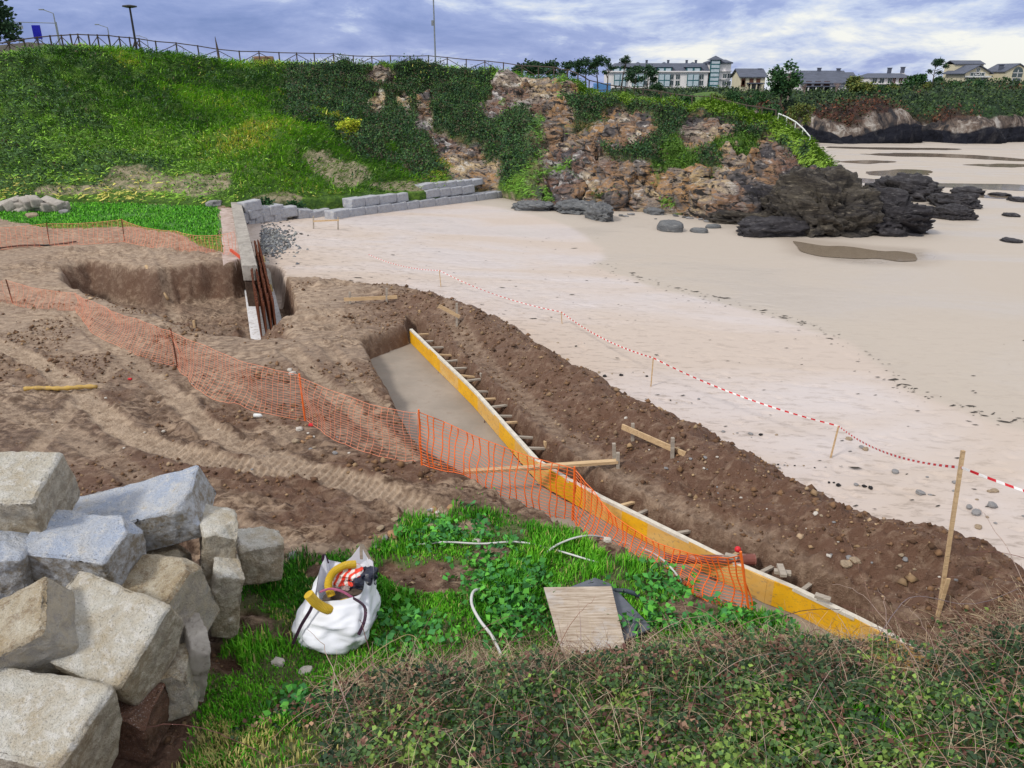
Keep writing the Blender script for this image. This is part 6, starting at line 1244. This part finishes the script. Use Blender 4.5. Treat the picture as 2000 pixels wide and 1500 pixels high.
corr('corrugated_hose', [PY(602, 1160, yb_ - .12), PY(618, 1178, yb_ - .10), PY(642, 1190, yb_ - .06), PY(664, 1182, yb_ + .06), PY(684, 1176, yb_ + .22)], .054, yel, 'yellow corrugated hose end curling out over the front of the white bag')
corr('corrugated_hose', [PY(648, 1165, yb_ + .18), PY(641, 1142, yb_ + .25), PY(650, 1119, yb_ + .34), PY(672, 1105, yb_ + .42), PY(694, 1102, yb_ + .48)], .045, yel, 'yellow corrugated hose arching inside the back of the white bag')
m = MB(); c = catmull([tuple(PY(x, y, Y)) for x, y, Y in ((648, 1176, yb_ + .2), (664, 1158, yb_ + .35), (682, 1136, yb_ + .5))], 12); m.tube(c, .030, 10); tag(m.build('grey_tube', pm('grey plastic', (.25, .26, .29), (.2, .2, .22), 6, .5, .1), smooth=True), 'short grey tube sticking up between the rags in the bag', 'tube')
def crumple(name, c, d, mat, seed, label, cat):
    o = boulder(name, d, mat, seed, 4, .75, False, 1.0); o.data.polygons.foreach_set('use_smooth', [False] * len(o.data.polygons)); o.location = c; return tag(o, label, cat)
mr, nt, b = newmat('red and white rag'); tcn = N(nt, 'ShaderNodeTexCoord'); wv2 = N(nt, 'ShaderNodeTexWave', wave_type='BANDS'); wv2.inputs['Scale'].default_value = 3; wv2.inputs['Distortion'].default_value = 14; L(nt, tcn.outputs['Object'], wv2.inputs[0]); L(nt, mixc(nt, ramp(nt, wv2.outputs[0], [(.48, 0), (.52, 1)]), (.78, .05, .02), (.75, .68, .65)), b.inputs['Base Color']); b.inputs['Roughness'].default_value = .5
crumple('rag', PY(682, 1124, yb_ + .46), (.26, .26, .15), mr, 61, 'crumpled red and white rag inside the white bag', 'rag'); crumple('plastic_sheet', PY(705, 1130, yb_ + .48), (.26, .30, .22), pm('dark blue plastic', (.025, .03, .06), (.01, .012, .02), 4, .35, .3), 63, 'crumpled dark blue plastic inside the right side of the white bag', 'plastic'); crumple('cloth', PY(668, 1142, yb_ + .42), (.20, .18, .14), pm('dirty pink cloth', (.50, .38, .36)), 65, 'dirty pinkish cloth between the hose and the dark plastic in the bag', 'cloth')
crumple('waste', PY(674, 1156, yb_ + .40), (.36, .34, .12), pm('dark waste', (.05, .04, .035), (.12, .09, .07)), 67, 'dark mixed waste at the bottom of the bag mouth', 'waste')
# ================================================================ boards, pipes and conduits on the grass
def sheet(name, corners, z, t, mat, label):
    ps = [P(a, b_, z + dz) for a, b_, dz in corners]; m = MB(); n = len(ps); m.add([tuple(p) for p in ps] + [(p.x, p.y, p.z - t) for p in ps], [tuple(range(n)), tuple(range(n, 2 * n))[::-1]] + [(i, (i + 1) % n, n + (i + 1) % n, n + i) for i in range(n)]); return tag(m.build(name, mat), label, 'board')
mb_, nt, b = newmat('weathered plywood'); g = N(nt, 'ShaderNodeNewGeometry'); v = mapping(nt, g.outputs['Position'], (2.2, 26, 4), (0, 0, 0), (0, 0, R(8))); a = noise_n(nt, v, 1.2, 6, .7, .3); f = noise_n(nt, g.outputs['Position'], 2.2, 4, .6)
c = mixc(nt, ramp(nt, a, [(.38, 0), (.6, 1)]), (.26, .19, .13), (.50, .42, .34)); c = mixc(nt, ramp(nt, f, [(.5, 0), (.62, .7)]), c, (.46, .44, .43)); L(nt, c, b.inputs['Base Color']); b.inputs['Roughness'].default_value = .75; bump(nt, b, a, .4, .01)
z_ = gz1(*P(1140, 1210, .1)[:2]) 
sheet('grey_sheet', [(1098, 1152, .05), (1162, 1128, .04), (1192, 1140, .04), (1274, 1226, .07), (1214, 1252, .10)], z_ + .02, .03, pm('dark grey panel', (.12, .13, .16), (.08, .09, .11), 5, .55, .2, .01), 'dark blue grey panel lying partly under the weathered plywood sheet')
sheet('plywood_sheet', [(1062, 1147, .06), (1194, 1145, .08), (1222, 1264, .14), (1100, 1280, .14)], z_ + .09, .018, mb_, 'weathered pale plywood sheet lying on the grass')
def pipe(name, lst, r_, mat, label, cat='pipe', zo=.02, n=40):
    pts = [on(x, y) + Vector((0, 0, zo + dz)) for x, y, dz in lst]; m = MB(); m.tube(catmull([tuple(p) for p in pts], n), r_, 8); return tag(m.build(name, mat, smooth=True), label, cat)
cond = pm('pale grey conduit', (.62, .62, .62), (.48, .48, .47), 3, .5, .05)
pipe('conduit', [(815, 1071, .04), (870, 1073, .10), (940, 1074, .08), (1010, 1073, .10), (1075, 1080, .05), (1170, 1106, .03)], .013, cond, 'thin straightish pale conduit lying across the upper grass')
pipe('conduit', [(1050, 1102, .03), (1090, 1080, .12), (1150, 1066, .15), (1215, 1064, .12), (1262, 1085, .10), (1300, 1112, .08), (1332, 1142, .02)], .014, cond, 'arched pale conduit passing under the bright orange net')
pipe('conduit', [(942, 1155, .02), (925, 1178, .15), (922, 1204, .16), (938, 1234, .14), (962, 1260, .1), (980, 1290, .03)], .018, cond, 'short curved pale conduit left of the plywood sheet')
pipe('black_pipe', [(1198, 1164, .06), (1222, 1166, .07), (1248, 1170, .03)], .028, pm('dark blue pipe', (.05, .07, .09), (.03, .04, .05), 5, .4, .05), 'short dark pipe end right of the plywood sheet')
ter = pm('terracotta pipe', (.22, .075, .055), (.15, .05, .04), 4, .4, .15, .005, c3=(.35, .27, .22), s3=6)
pa, pb2 = P(1300, 1094, .12), P(1472, 1095, -.03); pb2 = PY(1474, 1093, board_w[9][1] + .42); pa = PY(1300, 1092, pb2.y + .02); dpp = (pb2 - pa)
m = MB(); m.tube([pa, pa + dpp * .85], .062, 14); dr = m.build('drain_pipe', ter, smooth=False); tag(dr, 'reddish brown drain pipe lying across the top of the yellow formwork', 'pipe'); m = MB(); m.tube([pa + dpp * .82, pa + dpp * .84, pa + dpp * .99, pa + dpp], [.066, .080, .080, .086], 14); m.build('socket', ter, dr)
bm = bmesh.new(); bmesh.ops.create_uvsphere(bm, u_segments=16, v_segments=10, radius=.045); me = bpy.data.meshes.new('red_ball'); bm.to_mesh(me); bm.free(); me.materials.append(redp); o = bpy.data.objects.new('red_ball', me); COL.objects.link(o); o.location = PY(1441, 1073, pb2.y + .12); tag(o, 'small round red cap behind the reddish brown drain pipe', 'cap')
for k, (a, c, lb) in enumerate((((1512, 1115), (1545, 1120), 'grey timber offcut wedged in the trench right of the drain pipe'), ((1522, 1108), (1530, 1130), 'short offcut crossing the wedged grey timber in the trench'), ((1592, 1162), (1622, 1172), 'pale offcut in the trench near the end of the formwork'), ((1416, 1084), (1440, 1090), 'grey timber end just behind the drain pipe'))):
    p, q = P(a[0], a[1], -.02), P(c[0], c[1], -.02); m = MB(); m.bar(p + Vector((0, 0, .04 * (k == 1))), q + Vector((0, 0, .04 * (k == 1))), .08, .04); tag(m.build('timber_offcut', woodg), lb, 'offcut')
g0 = on(48, 764); g1 = on(189, 760); m = MB(); cc = [g0 + (g1 - g0) * t + Vector((0, .03 * math.sin(t * 9), .05)) for t in np.linspace(0, 1, 24)]; m.tube(cc, [.045 + .010 * math.sin(k * 1.9) - .008 * (k == 7) for k in range(24)], 9); tag(m.build('yellow_pipe', pm('muddy yellow plastic', (.52, .34, .08), (.38, .25, .08), 5, .6, .2, c3=(.28, .19, .10), s3=7), smooth=True), 'muddy yellow pipe lying on the tyre marked ground at the left', 'pipe')
g0 = on(497, 815); m = MB(); m.tube([g0 + Vector((0, 0, .04)), g0 + Vector((.12, -.02, .045)), g0 + Vector((.16, -.03, .04))], [.04, .038, .015], 9); tag(m.build('plastic_bottle', wpaint, smooth=True), 'small white plastic bottle on the mud below the faded net', 'bottle')
for (px, py, lb) in ((607, 832, 'small red scrap on the mud beside the pale stones below the net'), (254, 742, 'small red scrap on the tyre marked mud right of the yellow pipe'), (608, 1002, 'small red scrap on the mud beside the stones')):
    if px == 608: continue
    crumple('red_scrap', on(px, py) + Vector((0, 0, .02)), (.07, .06, .04), redp, int(px), lb, 'scrap')
pipe('hose', [(-40, 492, 0), (40, 482, .02), (100, 480, 0), (150, 474, .02)], .03, blk, 'black hose lying along the foot of the faint far net', 'hose', .03)
pipe('plank', [(285, 521, .0), (320, 535, .02)], .05, wood, 'yellowish plank lying on the excavation edge', 'plank', .05, 6)

# ================================================================ soil clods thrown up by digging (countless)
def gpts(n, x0, x1, y0, y1): return rng.uniform(x0, x1, n), rng.uniform(y0, y1, n)
X, Y = gpts(150000, -14, 9, 5.5, 24); Hh, S_, F_, z_ = ground(X, Y)
w = (1 - F_) * (1 - z_['lawn']) * (1 - z_['pave']) * (1 - z_['grass']) * (1 - z_['trk'] * .92) * (1 - z_['dig']) * ((S_ < .9)); rough = np.clip(sst(fbm2(X * .6, Y * .9, 3, 71), .0, .14) + sst(z_['bh'], .05, .2) * sst(S_, -2.6, -1.0) * 1.2 + z_['pit'] * .4 + .04, 0, 1)
keep = rng.random(len(X)) < w * rough * .30; keep &= (S_ < .5) | (rng.random(len(X)) < .2); X, Y, Hh = X[keep], Y[keep], Hh[keep]; n = len(X)
sz = np.clip(rng.lognormal(-3.9, .55, n), .008, .085)
palc = np.array([(.14, .082, .052), (.085, .048, .032), (.22, .15, .10), (.30, .22, .16)]); cc = palc[rng.choice(4, n, p=[.42, .34, .17, .07])] * rng.uniform(.75, 1.25, (n, 1))
octs('soil_clods', X, Y, Hh, sz, cc, attrmat('soil clod', .9), 'loose dark clods of earth strewn over the dug ground and the spoil berm', 'soil clods')
# ================================================================ foreground grass
def blades(name, X, Y, Z, L_, cols, mat, label, cat, wdt=.0075, bend=.5):
    n = len(X); an = rng.uniform(0, 6.28, n); d = np.stack([np.cos(an), np.sin(an), np.zeros(n)], 1); sd2 = np.stack([-np.sin(an), np.cos(an), np.zeros(n)], 1) * (wdt * rng.uniform(.7, 1.4, n))[:, None]
    b0 = np.stack([X, Y, Z - .01], 1); bn = rng.uniform(.1, 1, n)[:, None] * bend; up = np.array([0, 0, 1.])
    p1 = b0 + up * (L_ * .55)[:, None] + d * (L_[:, None] * bn * .25); p2 = b0 + up * (L_ * .9)[:, None] * (1 - .35 * bn) + d * (L_[:, None] * bn * .9)
    V = np.stack([b0 - sd2, b0 + sd2, p1 + sd2 * .8, p1 - sd2 * .8, p2 + sd2 * .15, p2 - sd2 * .15], 1).reshape(-1, 3); k = np.arange(n)[:, None] * 6
    F = np.concatenate([k + np.array([0, 1, 2, 3]), k + np.array([3, 2, 4, 5])]); return tag(mesh_np(name, V, F, mat, col=np.repeat(cols, 6, 0)), label, cat, kind='stuff')
X, Y = gpts(420000, -5.2, 8.5, 3.6, 10.5); g_ = grass_zone(X, Y); cl_n = fbm2(X * 2.2, Y * 2.2, 3, 201); bd, bs, _ = pdist(X, Y, bank_w); ins = np.where(bs < 0, bd, 0)
dens = g_ * np.clip(.75 + 2.4 * cl_n, .08, 1) * np.where(ins > .5, .25, 1); keep = rng.random(len(X)) < dens * .95; X, Y = X[keep], Y[keep]; cl_n = cl_n[keep]; ins = ins[keep]
Z = ground(X, Y)[0]; tall = sst(fbm2(X * 1.3, Y * 1.3, 2, 211), .0, .2); L_ = (.06 + .12 * tall + .10 * np.clip(cl_n, 0, 1)) * rng.uniform(.6, 1.4, len(X)); L_ = np.where(ins > .2, L_ * 1.3, L_)
pg = np.array([(.045, .20, .010), (.07, .29, .014), (.13, .38, .025), (.028, .12, .012), (.36, .33, .14)]); hue = np.clip(2 + 5 * fbm2(X * .9, Y * .9, 3, 221) + rng.normal(0, .7, len(X)), 0, 3.4).astype(int); px_, py_ = proj(X, Y, Z); dry = rng.random(len(X)) < .05 + .55 * sst(1.2 - np.hypot((px_ - 560) / 330, (py_ - 1500) / 85), 0, .6) + .35 * sst(1 - np.hypot((px_ - 560) / 90, (py_ - 1230) / 45), 0, .6) + .4 * sst(1 - np.hypot((px_ - 420) / 50, (py_ - 1430) / 40), 0, .6)
hue = np.where(dry, 4, np.array([3, 0, 1, 2])[hue]); blades('grass', X, Y, Z, L_, pg[hue] * rng.uniform(.8, 1.25, (len(X), 1)), grassm_, 'bright green grass growing around the white bag and the boards', 'grass')
# lawn turf beyond the far net
X = rng.uniform(-30, -11, 60000); Y = rng.uniform(27, 42, 60000); l_ = sst(psd(X, Y, lawn_w), 0, .4) * np.clip(.8 + 2 * fbm2(X * .8, Y * .8, 3, 5), .1, 1); keep = rng.random(len(X)) < l_ * .9; X, Y = X[keep], Y[keep]
blades('lawn_grass', X, Y, ground(X, Y)[0], rng.uniform(.06, .16, len(X)), pg[np.array([0, 1, 1, 2, 3])[rng.integers(0, 5, len(X))]] * 1.1, grassm_, 'short turf of the bright lawn below the hillside', 'grass', .022, .8)
# tufts thinning out on the dirt
X, Y = gpts(60000, -6, 4, 7.5, 13); keep = rng.random(len(X)) < .10 * sst(fbm2(X * 1.6, Y * 1.6, 3, 231), .12, .25) * sst(psd(X, Y, grass_w), -1.0, -.1); X, Y = X[keep], Y[keep]
if len(X): blades('sparse_grass', X, Y, ground(X, Y)[0], rng.uniform(.03, .09, len(X)), pg[rng.integers(0, 3, len(X))], grassm_, 'sparse green sprouts at the muddy margin of the grass', 'grass')
# broad leaved weeds
wc = []
for (a, b_, rx, ry, n) in ((980, 1130, 85, 60, 420), (900, 1040, 60, 25, 110), (1000, 1210, 70, 60, 260), (1300, 1150, 70, 40, 160), (830, 1060, 50, 20, 90), (1250, 1230, 90, 25, 110), (790, 1240, 90, 50, 150), (1400, 1225, 120, 22, 200), (600, 1390, 70, 30, 90), (1560, 1235, 60, 25, 120)):
    for _ in range(int(n * .5)): wc.append(P(rnd.gauss(a, rx * .55), rnd.gauss(b_, ry * .55), 0))
C = np.array([tuple(p) for p in wc]); C[:, 2] = ground(C[:, 0], C[:, 1])[0] + np.abs(rng.normal(0, .05, len(C))) + .02; pw = np.array([(.05, .21, .04), (.08, .28, .04), (.04, .16, .05)])
quad_cloud('weeds', C, np.tile([0, 0, .7], (len(C), 1)), .085, 4, pw[rng.integers(0, 3, len(C))], leafm, .04, 'broad leaved green weeds growing around the conduits and the plywood', 'weeds', .75, .15)
# ================================================================ brambles on the bank in front
def canopy(X, Y):
    bd, bs, _ = pdist(X, Y, bank_w); e = np.where(bs < 0, bd, -bd); return e
X, Y = gpts(60000, -4.2, 8.6, 2.9, 8.6); e = canopy(X, Y); px_, py_ = proj(X, Y, ground(X, Y, False)[0])
thick = fbm2(X * .9, Y * .9, 3, 301); m_ = (e > -.05 + .5 * thick) & (px_ > 430 + 200 * thick) & (px_ < 2350) & (py_ < 2000); m_ &= ~((px_ < 900) & (py_ > 1440) & (thick < .1) & (px_ < 640)); X, Y, e = X[m_], Y[m_], e[m_]; X, Y, e = X[:14500], Y[:14500], e[:14500]
Hc = ground(X, Y, False)[0]; hgt = np.clip(e * .5, .03, .42) * (.7 + 1.3 * (fbm2(X * 1.6, Y * 1.6, 3, 311) + .35)); lay = rng.random(len(X)) ** .6; C = np.stack([X, Y, Hc + hgt * lay], 1)
deadz = sst(1.0 - e, 0, .7) * .85; sp = fbm2(X * 1.4, Y * 1.4, 3, 321); pb_ = np.array([(.022, .052, .028), (.035, .082, .035), (.060, .14, .045), (.13, .25, .055), (.11, .065, .05), (.22, .17, .12)])
ci = np.clip((1.2 + .7 * sst(e, .7, 1.6) + 6 * sp + rng.normal(0, .8, len(X))), 0, 3.2).astype(int); r3 = rng.random(len(X)); ci = np.where(r3 < .10 + .30 * deadz, 4, ci); ci = np.where(r3 > .97 - .2 * deadz, 5, ci)
thin = rng.random(len(X)) > deadz * .75; quad_cloud('bramble_leaves', C[thin], np.tile([0, -.15, .8], (thin.sum(), 1)), .046, 4, pb_[ci[thin]] * np.array([1.15, .95, 1.05]), leafm, .026, 'tangled green bramble foliage covering the bank in the foreground', 'brambles', .8, .15)
# canes and dead twigs
def strands(name, starts, dirs, lens, rad, mat_, cols, label, cat, seg=7, droop=.8, kink=.06):
    n = len(starts); t = np.linspace(0, 1, seg)[None, :, None]; d = dirs / np.linalg.norm(dirs, axis=1, keepdims=True); P3 = starts[:, None] + d[:, None] * (lens[:, None, None] * t); P3[..., 2] -= (droop * lens[:, None] * (t[..., 0] ** 2)) * rng.uniform(.2, 1, (n, 1))
    P3 = P3 + rng.normal(0, kink, (n, seg, 3)) * lens[:, None, None] * .35 * t; r_ = rad[:, None, None] * (1 - .65 * t); a3 = np.array([(1, 0, 0), (-.5, .3, .8), (-.5, -.3, -.8)]); V = (P3[:, :, None] + a3[None, None] * r_[..., None]).reshape(-1, 3)
    b0 = (np.arange(n)[:, None] * seg + np.arange(seg - 1)[None]).reshape(-1, 1) * 3; F = np.concatenate([np.concatenate([b0 + j, b0 + (j + 1) % 3, b0 + 3 + (j + 1) % 3, b0 + 3 + j], 1) for j in range(3)]); return tag(mesh_np(name, V, F, mat_, col=np.repeat(cols, seg * 3, 0)), label, cat, kind='stuff')
twm = attrmat('twig', .8)
n = 4200; X, Y = gpts(90000, -3.4, 8.4, 3.4, 8.4); e = canopy(X, Y); px_, py_ = proj(X, Y, ground(X, Y, False)[0]); pr2 = np.exp(-((e - .5) / .6) ** 2) + .22 * (e > .3); m_ = (rng.random(len(X)) < pr2 * .5) & (px_ > 640) & (px_ < 2300) & (e > -.3); X, Y, e = X[m_][:n], Y[m_][:n], e[m_][:n]; n = len(X)
Z = ground(X, Y, False)[0] + np.clip(e * .45, 0, .36); dr = np.stack([rng.normal(0, 1, n), rng.normal(.1, .8, n), rng.uniform(.3, 1.5, n)], 1); ptw = np.array([(.30, .20, .16), (.44, .35, .29), (.19, .11, .095), (.52, .44, .34)])
strands('dead_twigs', np.stack([X, Y, Z], 1), dr, rng.uniform(.15, .6, n), rng.uniform(.0022, .0042, n), twm, ptw[rng.integers(0, 4, n)], 'dry brown twigs and dead stalks along the upper edge of the brambles', 'dead twigs', 6, .6)
# fine dead stalks lying matted
n = 9000; X, Y = gpts(90000, -3.0, 8.4, 3.6, 8.6); e = canopy(X, Y); px_, py_ = proj(X, Y, ground(X, Y, False)[0]); m_ = (rng.random(len(X)) < (np.exp(-((e - .45) / .5) ** 2) + .05 * (e > .5)) * .6) & (px_ > 700) & (px_ < 2300); X, Y, e = X[m_][:n], Y[m_][:n], e[m_][:n]; n = len(X)
strands('matted_stalks', np.stack([X, Y, ground(X, Y, False)[0] + .03 + rng.random(n) * np.clip(e * .6, .02, .40)], 1), np.stack([rng.normal(0, 1, n), rng.normal(0, .7, n), rng.uniform(-.1, .5, n)], 1), rng.uniform(.08, .3, n), rng.uniform(.002, .0036, n), twm, ptw[rng.integers(0, 4, n)] * .9, 'matted brown dead stalks between the grass and the green brambles', 'dead stalks', 4, .3)
n = 300; X, Y = gpts(8000, -2.2, 8.2, 3.4, 7.4); e = canopy(X, Y); m_ = (e > .2); X, Y = X[m_][:n], Y[m_][:n]; n = len(X); xr = rng.random(n) < (.45 + .5 * (X > 2))
X, Y = X[xr], Y[xr]; n = len(X); strands('bramble_canes', np.stack([X, Y, ground(X, Y, False)[0] + .3], 1), np.stack([rng.normal(-.2, 1, n), rng.normal(.3, .8, n), rng.uniform(.5, 1.5, n)], 1), rng.uniform(.6, 1.7, n), rng.uniform(.004, .007, n), twm, np.array([(.28, .17, .15), (.36, .27, .26), (.15, .07, .075)])[rng.integers(0, 3, n)], 'long arching purplish bramble canes over the foreground bank', 'bramble canes', 14, 1.0, .025)
for k, (lst, r_, c_, lb) in enumerate((([(610, 1400, .1), (680, 1320, .35), (750, 1262, .5), (800, 1240, .5), (822, 1262, .42), (832, 1290, .3)], .006, (.40, .32, .16), 'single yellowish cane arching below the white bag'), ([(1240, 1370, .3), (1330, 1290, .5), (1450, 1235, .62), (1560, 1195, .75), (1640, 1190, .72)], .006, (.05, .035, .035), 'long dark cane reaching across in front of the net corner'),
      ([(1450, 1500, .4), (1470, 1400, .55), (1510, 1310, .6), (1570, 1230, .7)], .006, (.36, .31, .27), 'pale dry stem leaning up in the right foreground'), ([(1180, 1440, .3), (1290, 1370, .55), (1420, 1350, .6), (1560, 1380, .45)], .005, (.22, .12, .11), 'reddish arching cane in the middle of the brambles'), ([(1660, 1330, .4), (1745, 1200, .7), (1790, 1165, .75), (1900, 1180, .7), (1990, 1150, .7)], .005, (.24, .19, .20), 'greyish purple cane sweeping to the right edge'))):
    pts = []
    for x, y, h_ in lst: q = P(x, y, h_); pts.append(tuple(q))
    c = catmull(pts, 30); m = MB(); m.tube([Vector(p) + Vector((random.uniform(-.006, .006), 0, random.uniform(-.006, .006))) for p in c], [r_ * (1 - .5 * i / 30) for i in range(30)], 5); tag(m.build('cane', pm('cane %s' % 'abcde'[k], c_, None, 20, .7, .2)), lb, 'cane')
